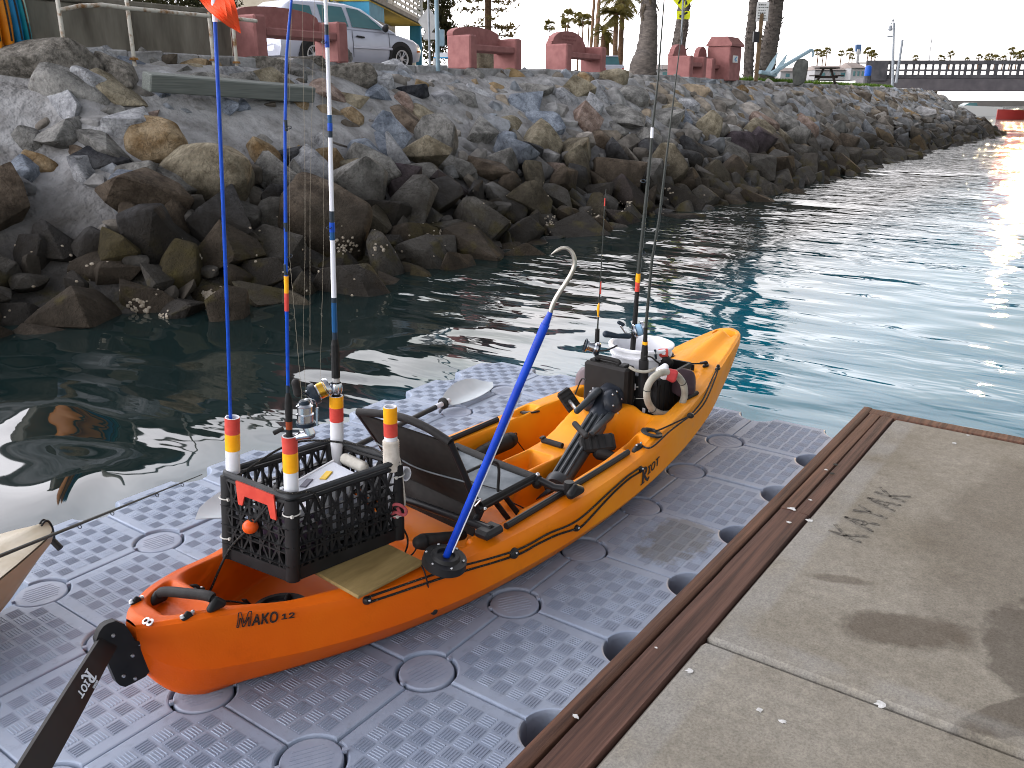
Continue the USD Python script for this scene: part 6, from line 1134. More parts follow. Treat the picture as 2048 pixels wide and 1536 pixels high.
# ---- black milk crate
cF, cL, cR_ = onz(583, 1165, 0.29), onz(450, 1115, 0.29), onz(805, 1075, 0.29); cB = cL + cR_ - cF; tF, tL, tR = onz(579, 996, 0.582), onz(444.5, 945, 0.582), onz(801, 921, 0.582); tB = tL + tR - tF
crate = thing('milk_crate', 'black lattice milk crate with four striped rod tubes on the kayak stern', 'crate', (cF + cL + cR_ + cB) / 4)
M_crate = M('crate_plastic', (0.004, 0.004, 0.0045), (0.009, 0.009, 0.0095), scale=10, rough=0.45, rough2=0.6, bump=0.0006, bscale=150); M_crim = M('crate_rim_plastic', (0.012, 0.013, 0.014), (0.030, 0.033, 0.036), scale=14, rough=0.5)
base = {'F': (cF, tF), 'L': (cL, tL), 'R': (cR_, tR), 'B': (cB, tB)}
def wall(n0, n1, ncol, handle=False):
    a0, a1 = base[n0]; b0, b1 = base[n1]
    def P(u, h): return (a0 * (1 - u) + b0 * u) * (1 - h) + (a1 * (1 - u) + b1 * u) * h
    out = unit(np.cross(b0 - a0, UP)); th = 0.011; ms = []
    ms.append(beam(P(0.05, 0.075), P(0.95, 0.075), 0.044, 0.010, out)); 
    for u in np.linspace(0.15, 0.85, ncol):
        ms.append(beam(P(u, 0.14), P(u, 0.93), 0.0075, th, out))
    us = np.linspace(0.08, 0.92, ncol // 2 + 2)
    for i in range(len(us) - 1):
        for h0, h1 in ((0.15, 0.54), (0.54, 0.93)):
            ms.append(beam(P(us[i], h0), P(us[i + 1], h1), 0.007, th, out)); ms.append(beam(P(us[i + 1], h0), P(us[i], h1), 0.007, th, out))
    for h in (0.34, 0.54, 0.74): ms.append(beam(P(0.05, h), P(0.95, h), 0.005, th + 0.003, out))
    for h in (0.2, 0.42, 0.64): ms.append(beam(P(0.0, h), P(1.0, h), 0.0016, th + 0.016, out))
    w_ = part(crate, 'lattice_wall', cat(ms), M_crate, smooth=False)
    return P, out, w_
wl1 = wall('L', 'F', 6); wl2 = wall('F', 'R', 12); wl3 = wall('R', 'B', 6); wl4 = wall('B', 'L', 12)
for n in 'FLRB':
    b_, t_ = base[n]; cc = (cF + cL + cR_ + cB) / 4; inn = unit(V(*(cc - b_)[:2], 0)); part(crate, 'corner_column', tube([b_ + inn * 0.016, t_ + inn * 0.016 - UP * 0.012], 0.024, 14), M_crate, smooth=50)
loop = [];
for n, m_ in (('L', 'F'), ('F', 'R'), ('R', 'B'), ('B', 'L')):
    a, b = base[n][1], base[m_][1]; loop += [a + (b - a) * 0.07, a + (b - a) * 0.5, b - (b - a) * 0.07]
lp_ = curve(loop + [loop[0]], 80)[:-1]; rm = tube(np.array(lp_), 0.011, 8, closed=True); part(crate, 'rim', rm, M_crim); part(crate, 'rim_flange', tube(np.array(lp_) - UP * 0.020, 0.0085, 6, closed=True), M_crate)
part(crate, 'base', extrude(sg.Polygon([p[:2] for p in (cF, cR_, cB, cL)]).buffer(-0.004), 0.012, (0, 0, 0.289)), M_crate, smooth=False)
M_redpl = M('red_duct_tape', (0.42, 0.035, 0.022), (0.52, 0.06, 0.035), scale=12, rough=0.45)
P_, o_, w_ = wl1
ptsA = [P_(0.30, 0.98), P_(0.82, 0.98)]; hp = [];
tp_ = sg.Polygon([(0.27, 1.0), (0.83, 1.0), (0.86, 0.72), (0.78, 0.72), (0.74, 0.86), (0.40, 0.86), (0.36, 0.74), (0.30, 0.74)]); tri = trimesh.creation.extrude_polygon(tp_, 1.0, engine='earcut').subdivide().subdivide(); part(crate, 'handle_tape', trimesh.Trimesh(np.array([P_(x, y) + o_ * (0.012 + 0.006 * h) for x, y, h in tri.vertices]), tri.faces, process=False), M_redpl, smooth=False)
M_tie = M('zip_tie', (0.50, 0.49, 0.45), rough=0.4)
def tie(c, r, axis, par=crate): q = part(par, 'zip_tie', tube(np.array([c + frame(axis)[0] * r * math.cos(a) + frame(axis)[1] * r * math.sin(a) for a in np.linspace(0, 2 * np.pi, 20, endpoint=False)]), 0.0022, 6, closed=True), M_tie); h = c + unit(V(*(CAM - c)[:2], 0)) * (r + 0.002); part(q, 'lock', box(h, (0.008, 0.008, 0.009)), M_tie); return q
for n, hs in (('F', (0.80,)), ('L', (0.72, 0.26)), ('R', (0.83, 0.33))):
    for h in hs: inn = unit(V(*((cF + cL + cR_ + cB) / 4 - base[n][0])[:2], 0)); tie(base[n][0] * (1 - h) + base[n][1] * h + inn * 0.016, 0.0285, UP)
M_pvc = M('white_pvc', (0.62, 0.63, 0.66), (0.70, 0.71, 0.74), scale=12, rough=0.42); M_cream = M('cream_wrap', (0.42, 0.38, 0.32), (0.55, 0.51, 0.45), scale=40, rough=0.8, bump=0.001, bscale=120)
tubes = {}
def rtube(key, n, u, v, rim_v, px_r, bands, inset=0.045):
    t0 = base[n][1]; inn = unit(V(*((cF + cL + cR_ + cB) / 4 - base[n][0])[:2], 0)); H = hdist(t0 + inn * inset); top = hd(u, v, H); bt = hd(rim_v[0], rim_v[1], H); d = unit(top - bt); r = px_r / FPX * dep(top); Lx = (top[2] - 0.305) / d[2]; b_ = top - d * Lx
    m_ = lathe([(r, 0), (r, Lx), (r * 0.84, Lx), (r * 0.84, Lx - 0.10), (0, Lx - 0.10)], b_, d, 24); q = part(crate, 'rod_tube', m_, M_pvc, smooth=50)
    for (f0, f1, mt) in bands: part(q, 'tape_band', lathe([(r + 0.0004, Lx - f0), (r + 0.0012, Lx - f0 - 0.001), (r + 0.0012, Lx - f1 + 0.001), (r + 0.0004, Lx - f1)], b_, d, 24), mt, smooth=50)
    tubes[key] = (top, d, r, q, b_, Lx); return q
k_ = 1 / FPX
rtube('flag', 'L', 464.5, 834, (466, 945), 14.2, [(0.001, 0.058, M_red), (0.058, 0.118, M_yel)], 0.05)
rtube('spin', 'F', 579, 871, (583, 980), 14.8, [(0.001, 0.056, M_red), (0.056, 0.122, M_yel)], 0.045)
rtube('big', 'B', 672.5, 791, (675, 940), 13.2, [(0.001, 0.044, M_yel), (0.044, 0.098, M_red)], 0.03)
rtube('bare', 'R', 780, 813, (782.5, 915), 13.2, [(0.001, 0.058, M_yel), (0.058, 0.108, M_red)], 0.04)
top, d, r, q, b_, Lx = tubes['bare']; part(q, 'cord_wrap', lathe([(r + 0.001, Lx - 0.122)] + [(r + 0.0055 + 0.0012 * (k % 2), Lx - 0.125 - k * 0.004) for k in range(28)] + [(r + 0.001, Lx - 0.238)], b_, d, 24), M_cream, smooth=50)
# short spare pipe lashed across the corner, its open end towards the seat
pe_ = hd(813, 948, hdist(base['R'][1]) + 0.02); pdx = unit(R2_ * 0.85 - F2 * 0.55 + UP * 0.12); r = 0.026; part(crate, 'spare_pipe', lathe([(r * 0.8, -0.05), (r * 0.8, 0), (r, 0), (r, -0.14), (0, -0.14)], pe_, pdx, 24), M_pvc, smooth=50)
part(crate, 'lashing_cord', tube(curve([hd(792, 895, hdist(pe_) - 0.03), hd(800, 925, hdist(pe_) - 0.03), hd(808, 985, hdist(pe_) - 0.03), hd(808, 1015, hdist(pe_) - 0.03), hd(795, 1040, hdist(pe_) - 0.03)], 20), 0.004, 7), M_cream)
M_rope = M('pink_rope', (0.30, 0.05, 0.06), (0.40, 0.09, 0.10), scale=60, rough=0.8); Hk = hdist(base['R'][0]) - 0.02; part(crate, 'rope_knot', cat([tube(curve([hd(782, 1022, Hk), hd(785, 1010, Hk), hd(800, 1010, Hk), hd(812, 1020, Hk), hd(808, 1030, Hk), hd(790, 1024, Hk), hd(783, 1033, Hk)], 26), 0.006, 8), tube(curve([hd(788, 1035, Hk), hd(800, 1028, Hk), hd(795, 1015, Hk)], 12), 0.006, 8)]), M_rope)
M_orn = M('orange_float', (0.60, 0.07, 0.01), (0.66, 0.10, 0.015), scale=8, rough=0.35); c = wl1[0](0.52, 0.56) + wl1[1] * 0.03; part(crate, 'cord_ball', ball(c, 0.026, 3, (1, 1, 0.9)), M_orn)
# elastic cords tying the crate down
eye1 = DK(0.285, -0.145, 0.012); run([c + UP * 0.03 + o_ * 0.0, c, wl1[0](0.10, 0.12) + o_ * 0.012, eye1], 0.0042, 'tie_down'); run([wl1[0](0.85, 1.0) + UP * 0.012, wl1[0](0.70, 0.80) + o_ * 0.014, c], 0.0042, 'tie_down')
run([wl1[0](0.22, 0.98) + UP * 0.012, (tL + tB * 2) / 3 + UP * 0.03, (tB + tR) / 2 + UP * 0.012, wl2[0](0.9, 1.0) + UP * 0.014], 0.0042, 'tie_down'); run([wl1[0](0.80, 1.0) + UP * 0.012, tF + UP * 0.016, wl2[0](0.18, 0.99) + wl2[1] * 0.012, wl2[0](0.26, 0.75) + wl2[1] * 0.014], 0.0042, 'tie_down')
run([cR_ + UP * 0.05, hd(815, 1090, hdist(cR_)), DK(0.80, 0.20, 0.01), DK(0.90, 0.345, 0.02)], 0.0035, 'tie_down'); run([eye1, DK(0.36, -0.05, 0.06), DK(0.44, 0.12, 0.02), DK(0.46, 0.212, 0.02)], 0.0035, 'tie_down')
part(kay, 'white_string', tube(curve([DK(0.80, 0.22, 0.03), DK(0.84, 0.30, 0.03), gb + UP * 0.02], 10), 0.0025, 6), M_tie)
bcord = [onz(843, 1128, 0.288), onz(852, 1150, 0.28), side(0.745, 0.20, 0.012), side(0.735, 0.14, 0.012), side(0.73, 0.075, 0.014)]
bcord = [onz(841, 1126, 0.290), ]; Hc = None
qb = part(kay, 'ball_cord', tube(curve([onz(842, 1128, 0.28), onz(851, 1150, 0.27), K(toK(onz(858, 1190, 0.18))[0], hull_w(0.72, 0.18) + 0.01, 0.19), K(toK(onz(862, 1215, 0.12))[0], hull_w(0.70, 0.13) + 0.012, 0.125)], 14), 0.0028, 6), M_blk); be = K(toK(onz(862, 1215, 0.12))[0], hull_w(0.70, 0.12) + 0.016, 0.112); part(qb, 'stopper_ball', ball(be, 0.014, 3), M_blk)
# things in the crate
ci = (cF + cL + cR_ + cB) / 4; ux_ = unit(V(*(cR_ - cF)[:2], 0)); uy_ = np.cross(UP, ux_)
M_clear = usdkit.material(stage, '/World/Looks/clear_plastic', {'t': ('transparent_bsdf', {'color': (0.86, 0.88, 0.92)}), 'g': ('principled_bsdf', {'base_color': (0.55, 0.58, 0.64), 'roughness': 0.25}), 'm': ('mix_closure', {'fac': 0.62})}, [('t.BSDF', 'm.closure1'), ('g.BSDF', 'm.closure2')], surface='m.closure')
bxc = ci + ux_ * 0.03 + uy_ * 0.02 + UP * 0.205; tb = thing('tackle_box', 'clear plastic tackle box lying slanted in the black crate', 'tackle box', bxc); bt_ = (unit(ux_ + UP * 0.22), uy_, unit(UP - ux_ * 0.22)); part(tb, 'tray', box(bxc, (0.27, 0.17, 0.035), bt_, 0.006), M_clear, smooth=False); part(tb, 'lid_edge', cat([box(bxc + bt_[1] * s * 0.086, (0.275, 0.008, 0.042), bt_, 0.002) for s in (-1, 1)]), M_white, smooth=False)
for k, (dx, dy, cl) in enumerate(((0.06, 0.02, (0.65, 0.42, 0.03)), (-0.05, -0.03, (0.35, 0.30, 0.28)), (-0.01, 0.04, (0.12, 0.12, 0.15)))): part(tb, 'lure', box(bxc + bt_[0] * dx + bt_[1] * dy + bt_[2] * 0.019, (0.05, 0.028, 0.006), (unit(bt_[0] + 0.5 * bt_[1]), np.cross(bt_[2], unit(bt_[0] + 0.5 * bt_[1])), bt_[2]), 0.002), M(f'lure_{("yellow", "beige", "grey")[k]}', cl, rough=0.4))
M_bag = M('purple_bag', (0.045, 0.022, 0.05), (0.08, 0.045, 0.085), scale=9, rough=0.6); solo('soft_bag', rock(ci + UP * 0.085 - ux_ * 0.08, (0.24, 0.20, 0.15), 61, (ux_, uy_, UP), 0.8, 0.06, 3), M_bag, 'purple bag stuffed in the bottom of the black crate', 'bag', smooth=60)
M_lg = M('pale_cloth', (0.34, 0.35, 0.38), (0.45, 0.46, 0.5), scale=12, rough=0.8); solo('cloth_bundle', rock(ci + UP * 0.09 + ux_ * 0.11, (0.18, 0.19, 0.16), 62, (ux_, uy_, UP), 0.8, 0.07, 3), M_lg, 'pale grey cloth bundle seen through the lattice of the black crate', 'cloth', smooth=60)
solo('foam_float', hullof([(tR * 0.55 + tB * 0.45 - UP * 0.055 - ux_ * 0.03, 0.022), (tR * 0.30 + tB * 0.70 - UP * 0.045 - ux_ * 0.03, 0.022)], 2), M('cream_foam', (0.50, 0.48, 0.42), (0.58, 0.56, 0.5), scale=30, rough=0.8), 'cream foam float tucked inside the far end of the black crate', 'float', smooth=60)

# ---- rods, flag, gaff
M_bblue = M('rod_blue', (0.003, 0.045, 0.33), (0.005, 0.065, 0.42), scale=30, rough=0.3); M_rwhite = M('rod_white', (0.66, 0.67, 0.72), rough=0.3); M_rdark = M('rod_dark', (0.012, 0.02, 0.03), rough=0.35); M_navy = M('rod_navy', (0.008, 0.06, 0.16), rough=0.3); M_chrome = M('reel_chrome', (0.60, 0.62, 0.66), rough=0.18, metallic=1.0); M_gold = M('reel_gold', (0.62, 0.36, 0.05), rough=0.25, metallic=1.0); M_grip = M('grip_foam', (0.005, 0.005, 0.005), (0.011, 0.011, 0.011), scale=60, rough=0.8); M_grph = M('rod_graphite', (0.025, 0.028, 0.025), rough=0.3); M_line = M('fishing_line', (0.30, 0.26, 0.20), rough=0.4)
def pole(par, pts, H, rpx, mat, name, n=10):
    """A run of rod through the listed picture rows at horizontal distance H, radius in picture pixels."""
    p = np.array([hd(u, v, H) for u, v in pts]); rr = np.array([rp * dep(q) / FPX for rp, q in zip(np.broadcast_to(rpx, len(p)), p)]); return part(par, name, tube(p, rr, n), mat)
def guide(par, u, v, H, rpx, side_=-1): c = hd(u + side_ * rpx * 1.3, v, H); r = rpx * dep(c) / FPX; q = part(par, 'line_guide', tube(np.array([c + R2_ * r * math.cos(a) + (F2 * 0.85 + UP * 0.5) * r * math.sin(a) for a in np.linspace(0, 2 * np.pi, 14, endpoint=False)]), r * 0.16, 6, closed=True), M_rdark); return q
Hf = hdist(tubes['flag'][0]); fl = thing('safety_flag', 'tall blue pole with white top and orange pennant in the crate', 'flag', tubes['flag'][4] + UP * 0.1)
pole(fl, [(466, 940), (461, 832), (455, 640), (447, 430), (438, 215), (430, 42)], Hf, [3.6, 3.6, 3.7, 3.9, 4.2, 4.2], M_bblue, 'pole'); pole(fl, [(430.5, 44), (425, -40), (423, -90)], Hf, [5.6, 5.6, 5.6], M_rwhite, 'pole_top')
M_flag = M('flag_orange', (0.80, 0.075, 0.02), (0.86, 0.10, 0.025), scale=6, rough=0.7); fp = [(425, -90), (372, -62), (388, -14), (415, 20), (430, 33), (455, 52), (482, 67), (474, 20), (462, -20), (448, -80)]
n_ = 26; gv_ = []
for t in np.linspace(0, 1, n_):
    a = np.array([(425, -90), (405, -40), (432, 34)]); 
fpoly = trimesh.creation.extrude_polygon(sg.Polygon(fp), 0.01, engine='earcut'); fpoly = fpoly.subdivide().subdivide().subdivide(); part(fl, 'pennant', trimesh.Trimesh(np.array([hd(x, y, Hf - 0.012 + (0.0015 if h > 0.005 else 0) + 0.02 * math.sin(x * 0.05 + y * 0.045)) for x, y, h in fpoly.vertices]), fpoly.faces, process=False), M_flag, smooth=30)
# spinning rod
Hs = hdist(tubes['spin'][0]); sr = thing('spinning_rod', 'blue spinning rod with yellow and red bands and silver reel in the crate', 'fishing rod', tubes['spin'][4] + UP * 0.1)
pole(sr, [(580, 905), (578.5, 858)], Hs, [6.5, 6.5], M_grip, 'butt'); pole(sr, [(578.5, 858), (578, 841)], Hs, [6.8, 6.8], M('rod_winding', (0.20, 0.035, 0.01), rough=0.4), 'reel_seat_ring'); pole(sr, [(578, 842), (577.5, 815), (577, 798), (576, 783)], Hs, [7.0, 8.2, 7.4, 3.6], M_grip, 'grip'); pole(sr, [(576, 785), (575.5, 770)], Hs, [4.2, 3.8], M_rdark, 'winding')
pole(sr, [(576, 784), (575, 700), (573.5, 622)], Hs, [3.6, 3.6, 3.8], M_bblue, 'blank'); pole(sr, [(573.5, 622), (573, 586)], Hs, [4.6, 4.6], M_red, 'band'); pole(sr, [(573, 586), (572.4, 552)], Hs, [4.7, 4.7], M_yel, 'band'); pole(sr, [(572.4, 553), (571, 430), (570.5, 330), (570, 255), (573, 110), (578, 50), (584, -10)], Hs, [3.6, 3.6, 3.4, 3.3, 3.0, 2.8, 2.6], M_bblue, 'blank')
for v0, v1 in ((445, 463), (528, 550), (240, 262)): pole(sr, [(572.2, v1), (571.0, v0)], Hs, [3.9, 3.9], M_rdark, 'winding')
for u, v in ((572, 512), (570.4, 255)): guide(sr, u, v, Hs, 5.5, 1)
rc = hd(612, 838, Hs - 0.02); px1 = dep(rc) / FPX; rax = unit(hd(609, 790, Hs) - hd(613, 860, Hs)); rl_o = part(sr, 'reel', chain([(hd(584, 878, Hs), 5 * px1), (hd(602, 872, Hs), 9 * px1), (hd(620, 868, Hs), 11 * px1), (hd(614, 852, Hs), 10 * px1)], 2), M_chrome); s0 = hd(611, 846, Hs)
part(rl_o, 'rotor', lathe([(0, -6 * px1), (17 * px1, -6 * px1), (19 * px1, 0), (19 * px1, 3 * px1), (0, 3 * px1)], s0, rax, 24), M_rdark); part(rl_o, 'spool', lathe([(0, 0), (16 * px1, 0), (16.5 * px1, 16 * px1), (18 * px1, 17 * px1), (15 * px1, 19 * px1), (15 * px1, 32 * px1), (17 * px1, 34 * px1), (12 * px1, 38 * px1), (0, 38 * px1)], s0 + rax * 3 * px1, rax, 28), M_chrome); part(rl_o, 'drag_knob', lathe([(0, 0), (11 * px1, 0), (11 * px1, 5 * px1), (8 * px1, 8 * px1), (0, 8 * px1)], s0 + rax * 41 * px1, rax, 20), M_rdark)
part(rl_o, 'bail_arm', cat([beam(hd(634, 852, Hs), hd(634, 815, Hs), 5 * px1, 4 * px1, F2, 0.001), tube(curve([hd(634, 816, Hs - 0.02), hd(630, 802, Hs - 0.04), hd(612, 798, Hs - 0.055), hd(594, 808, Hs - 0.03)], 16), 1.1 * px1, 6)]), M_chrome); part(rl_o, 'crank', tube(curve([hd(598, 862, Hs), hd(580, 862, Hs), hd(560, 862, Hs)], 8), 3.0 * px1, 8), M_rdark); part(rl_o, 'crank_knob', rod(hd(548, 866, Hs), hd(566, 857, Hs), 5 * px1, 4.5 * px1), M_grip)
# big white and blue rod with a multiplier reel
Hb = hdist(tubes['big'][0]); br2 = thing('boat_rod', 'tall white and blue banded boat rod with black grip in the crate', 'fishing rod', tubes['big'][4] + UP * 0.1)
def xr(v): return float(np.interp(v, [-20, 0, 100, 245, 330, 440, 520, 600, 660, 790], [650.2, 651, 655, 660, 661.5, 664, 666, 668, 669.5, 672.5]))
def seg_(v1, v0, r1, r0, mat, nm): return pole(br2, [(xr(v1), v1), (xr((v0 + v1) / 2), (v0 + v1) / 2), (xr(v0), v0)], Hb, [r1, (r0 + r1) / 2, r0], mat, nm)
seg_(800, 764, 8.0, 7.8, M_grip, 'butt'); seg_(764, 755, 7.6, 7.6, M_alu2, 'hood'); seg_(755, 690, 8.6, 8.4, M_grip, 'grip'); seg_(690, 678, 8.4, 5.6, M_grip, 'grip'); seg_(680, 664, 5.4, 5.4, M_rdark, 'winding'); seg_(664, 605, 5.6, 5.5, M_navy, 'blank'); seg_(605, 595, 5.4, 5.4, M_rdark, 'winding'); seg_(595, 480, 5.3, 5.0, M_rwhite, 'blank'); seg_(480, 464, 5.4, 5.3, M_navy, 'winding'); seg_(464, 445, 5.8, 5.8, M_bblue, 'winding'); seg_(445, 422, 5.0, 4.9, M_rdark, 'winding'); seg_(422, 275, 4.8, 4.5, M_rwhite, 'blank'); seg_(275, 262, 4.9, 4.9, M_rdark, 'winding'); seg_(262, 246, 5.2, 5.2, M_bblue, 'winding'); seg_(246, 230, 4.8, 4.8, M_navy, 'winding'); seg_(230, 95, 4.3, 4.1, M_rwhite, 'blank'); seg_(95, 70, 4.9, 4.7, M_bblue, 'winding'); seg_(70, 49, 4.4, 4.4, M_rdark, 'winding'); seg_(49, -25, 3.8, 3.7, M_rwhite, 'blank')
for v in (455, 84): guide(br2, xr(v), v, Hb - 0.01, 5.0, -1)
px2 = 1.2 * dep(hd(655, 775, Hb)) / FPX; ra = unit(hd(632, 784, Hb - 0.02) - hd(664, 768, Hb)); rb_ = hd(660, 772, Hb - 0.0); rq = part(br2, 'reel', lathe([(0, 0), (15 * px2, 0), (17 * px2, 3 * px2), (17 * px2, 7 * px2), (13 * px2, 9 * px2), (13 * px2, 22 * px2), (17 * px2, 24 * px2)], rb_, ra, 28), M_chrome)
part(rq, 'spool', lathe([(12.0 * px2, 9 * px2), (13.6 * px2, 10 * px2), (13.6 * px2, 20 * px2), (12 * px2, 21 * px2)], rb_, ra, 24), M_gold); part(rq, 'side_plate', lathe([(17 * px2, 23 * px2), (18.5 * px2, 25 * px2), (18 * px2, 32 * px2), (14 * px2, 36 * px2), (0, 37 * px2)], rb_, ra, 28), M_rdark); cx_ = rb_ + ra * 38 * px2; kn = hd(595, 778, Hb - 0.06)
for k in range(5): a = k * 2 * math.pi / 5; part(rq, 'drag_star', rod(cx_, cx_ + (frame(ra)[0] * math.cos(a) + frame(ra)[1] * math.sin(a)) * 13 * px2, 2.0 * px2, 1.5 * px2, 6), M_chrome)
part(rq, 'crank', beam(cx_, kn + UP * 0.002, 4 * px2, 2 * px2, UP, 0.001), M_rdark); part(rq, 'crank_knob', hullof([(kn - R2_ * 2 * px2 + UP * 11 * px2, 7 * px2), (kn - R2_ * 0 * px2 - UP * 7 * px2, 7 * px2)], 2), M_rub); part(rq, 'reel_clamp', lathe([(9 * px2, -9 * px2), (10.5 * px2, -4 * px2), (10.5 * px2, 4 * px2), (9 * px2, 9 * px2)], hd(xr(776), 776, Hb), UP, 18), M_chrome)
def fline(par, pts, H): part(par, 'line', tube(np.array([hd(u, v, H) for u, v in pts]), 0.00062, 4), M_line)
fline(sr, [(584, -5), (578, 200), (579, 512), (604, 800)], Hs); fline(br2, [(604, -5), (610, 350), (610, 520), (606, 690), (612, 795)], Hb - 0.03); fline(br2, [(629, -5), (620, 400), (620, 690)], Hb - 0.03); fline(br2, [(644, -5), (648, 450), (642, 690), (640, 760)], Hb - 0.02)
# gaff
Hg = hdist(gb); gf = thing('gaff', 'long blue padded gaff with a bent steel hook leaning over the kayak', 'gaff', gb); g0, g1 = hd(893, 1112, Hg), hd(1091, 648, Hg - 0.02); pxg = dep(g0) / FPX
part(gf, 'shaft', tube([g0 - unit(g1 - g0) * 0.05, g0, (g0 + g1) / 2, g1], [7.4 * pxg, 7.4 * pxg, 7.4 * pxg, 8.2 * pxg], 18), M_blue, smooth=60); part(gf, 'collar', tube([g1, hd(1098, 632, Hg - 0.02), hd(1101, 624, Hg - 0.02)], [7.4 * pxg, 5.4 * pxg, 4.6 * pxg], 14), M_blue)
hkp = [(1099, 630), (1107, 606), (1118, 586), (1134, 562), (1146, 540), (1149.5, 523), (1145, 507), (1136, 498), (1126, 496), (1114, 501), (1102, 509)]; hc_ = curve([hd(u, v, Hg - 0.02) for u, v in hkp], 60); part(gf, 'hook', tube(hc_, np.interp(np.linspace(0, 1, len(hc_)), [0, 0.55, 0.9, 1], [4.4 * pxg, 4.2 * pxg, 3.0 * pxg, 0.6 * pxg]), 10), M('hook_steel', (0.30, 0.27, 0.22), (0.5, 0.47, 0.43), scale=20, rough=0.3, metallic=0.9))
part(gf, 'cord', tube(np.array([hd(u, v, Hg - 0.012) for u, v in ((1043, 785), (986, 918), (941, 1022), (905, 1105))]), 1.3 * pxg, 6), M_pvc)
# paddle on the float beyond the kayak
p0, p1 = onz(408, 1041, 0.045), onz(976, 763, 0.045); pd_ = unit(p1 - p0); pw = unit(np.cross(UP, pd_)); M_blade = M('paddle_white', (0.50, 0.56, 0.60), (0.58, 0.64, 0.68), scale=6, rough=0.35)
pad = thing('paddle', 'black shafted kayak paddle with white blades on the float', 'paddle', (p0 + p1) / 2); Lp = np.linalg.norm(p1 - p0); part(pad, 'shaft', rod(p0 + pd_ * 0.42, p0 + pd_ * (Lp - 0.58), 0.015, n=14), M_blk); part(pad, 'shaft', rod(p0 + pd_ * (Lp - 0.58), p0 + pd_ * (Lp - 0.44), 0.0155, n=14), M_white); part(pad, 'drip_ring', lathe([(0.015, -0.016), (0.034, -0.008), (0.036, 0.006), (0.016, 0.016)], p0 + pd_ * (Lp - 0.50), pd_, 22), M_rub)
def blade(c, d, twist):
    """Spooned blade: outline swept with a crease down the middle."""
    s_ = unit(np.cross(UP, d)); s_ = unit(s_ * math.cos(twist) + UP * math.sin(twist)); nn_ = np.cross(d, s_); v = []; f = []
    ts = np.linspace(0, 1, 18); us = np.linspace(-1, 1, 9)
    for t in ts:
        w_ = 0.085 * (math.sin(math.pi * min(1, 0.10 + t * 0.80)) ** 0.62) * (1 - smooth(0.90, 1.0, t) * 0.55) 
        for u in us: v.append(c + d * (t * 0.46 - 0.03 * u * t) + s_ * u * w_ + nn_ * (0.022 * u * u * math.sin(math.pi * t) - 0.012 * (1 - abs(u)) * (1 - t)))
    m_ = quads(np.array(v), grid_faces(18, 9)); m2 = quads(np.array(v) - nn_ * 0.005, grid_faces(18, 9)[:, ::-1]); rim = []
    return cat([m_, m2])
part(pad, 'blade', blade(p1 - pd_ * 0.46, pd_, 0.45), M_blade, smooth=True); part(pad, 'blade', blade(p0 + pd_ * 0.46 + UP * 0.01, -pd_, -0.35), M_blade, smooth=True)

# ---- framed seat
FN, FF, RN = onz(1071, 957, 0.32), onz(918, 896, 0.32), onz(962, 1016, 0.32); RF = RN + (FF - FN); seat = thing('kayak_seat', 'framed folding seat of dark mesh and grey fabric in the cockpit', 'seat', (FN + RF) / 2 - UP * 0.1)
sxv, syv = unit(FN - RN), unit(FN - FF)                          # forwards, towards the near side
TN = Kp(1.085, 0.225, 0.612); TF = Kp(1.035, -0.215, 0.640); BNn, BFf = RN - sxv * 0.01 + UP * 0.0, RF - sxv * 0.01
rr_ = 0.013
part(seat, 'seat_tube', rod(RN - sxv * 0.02, FN, rr_), M_alu); part(seat, 'seat_tube', rod(RF - sxv * 0.02, FF, rr_), M_alu); part(seat, 'front_bar', tube([FF - syv * 0.02, (FF + FN) / 2 - UP * 0.004, FN + syv * 0.02], 0.019, 12), M_rub); part(seat, 'back_tube', tube([BNn - UP * 0.03, (BNn + TN) / 2 + sxv * 0.0, TN], 0.013, 12), M_alu); part(seat, 'back_tube', tube([BFf - UP * 0.03, (BFf + TF) / 2, TF], 0.013, 12), M_alu)
tb_ = curve([TN, TN * 0.75 + TF * 0.25 + UP * 0.028, (TN + TF) / 2 + UP * 0.036, TN * 0.25 + TF * 0.75 + UP * 0.022, TF], 24); part(seat, 'top_bar', tube(tb_, 0.0155, 12), M_rub)
def sheet(a, b, c, d, sag, nrm, th=0.006, n=14):
    """Cloth stretched over the quad a-b (one edge) to d-c, sagging along nrm."""
    v = [];
    for i in np.linspace(0, 1, n):
        for j in np.linspace(0, 1, n): v.append((a * (1 - j) + b * j) * (1 - i) + (d * (1 - j) + c * j) * i + nrm * sag * 16 * i * (1 - i) * j * (1 - j) * (1 + 0.10 * math.sin(9 * i + 3 * j)))
    v = np.array(v); g = grid_faces(n, n); m_ = cat([quads(v, g), quads(v - unit(nrm) * th, g[:, ::-1])]); return m_
bn_ = unit(np.cross(TF - TN, BNn - TN)); bn_ = bn_ if bn_ @ sxv > 0 else -bn_
bs = part(seat, 'backrest', sheet(TN + (TF - TN) * 0.01, TF - (TF - TN) * 0.01, BFf + (BNn - BFf) * 0.03, BNn, -0.03, bn_, 0.008), M_mesh, smooth=60)
part(bs, 'lumbar_pad', sheet((TN * 0.7 + BNn * 0.3) + bn_ * 0.012, (TF * 0.7 + BFf * 0.3) + bn_ * 0.012, BFf + bn_ * 0.02, BNn + bn_ * 0.02, -0.02, bn_, 0.02), M_grey, smooth=60)
part(bs, 'seam_piping', tube(curve([TN * 0.45 + BNn * 0.55 - bn_ * 0.012, (TN + TF) / 2 * 0.5 + (BNn + BFf) / 2 * 0.5 - bn_ * 0.045, TF * 0.55 + BFf * 0.45 - bn_ * 0.014], 20), 0.0032, 6), M_grey)
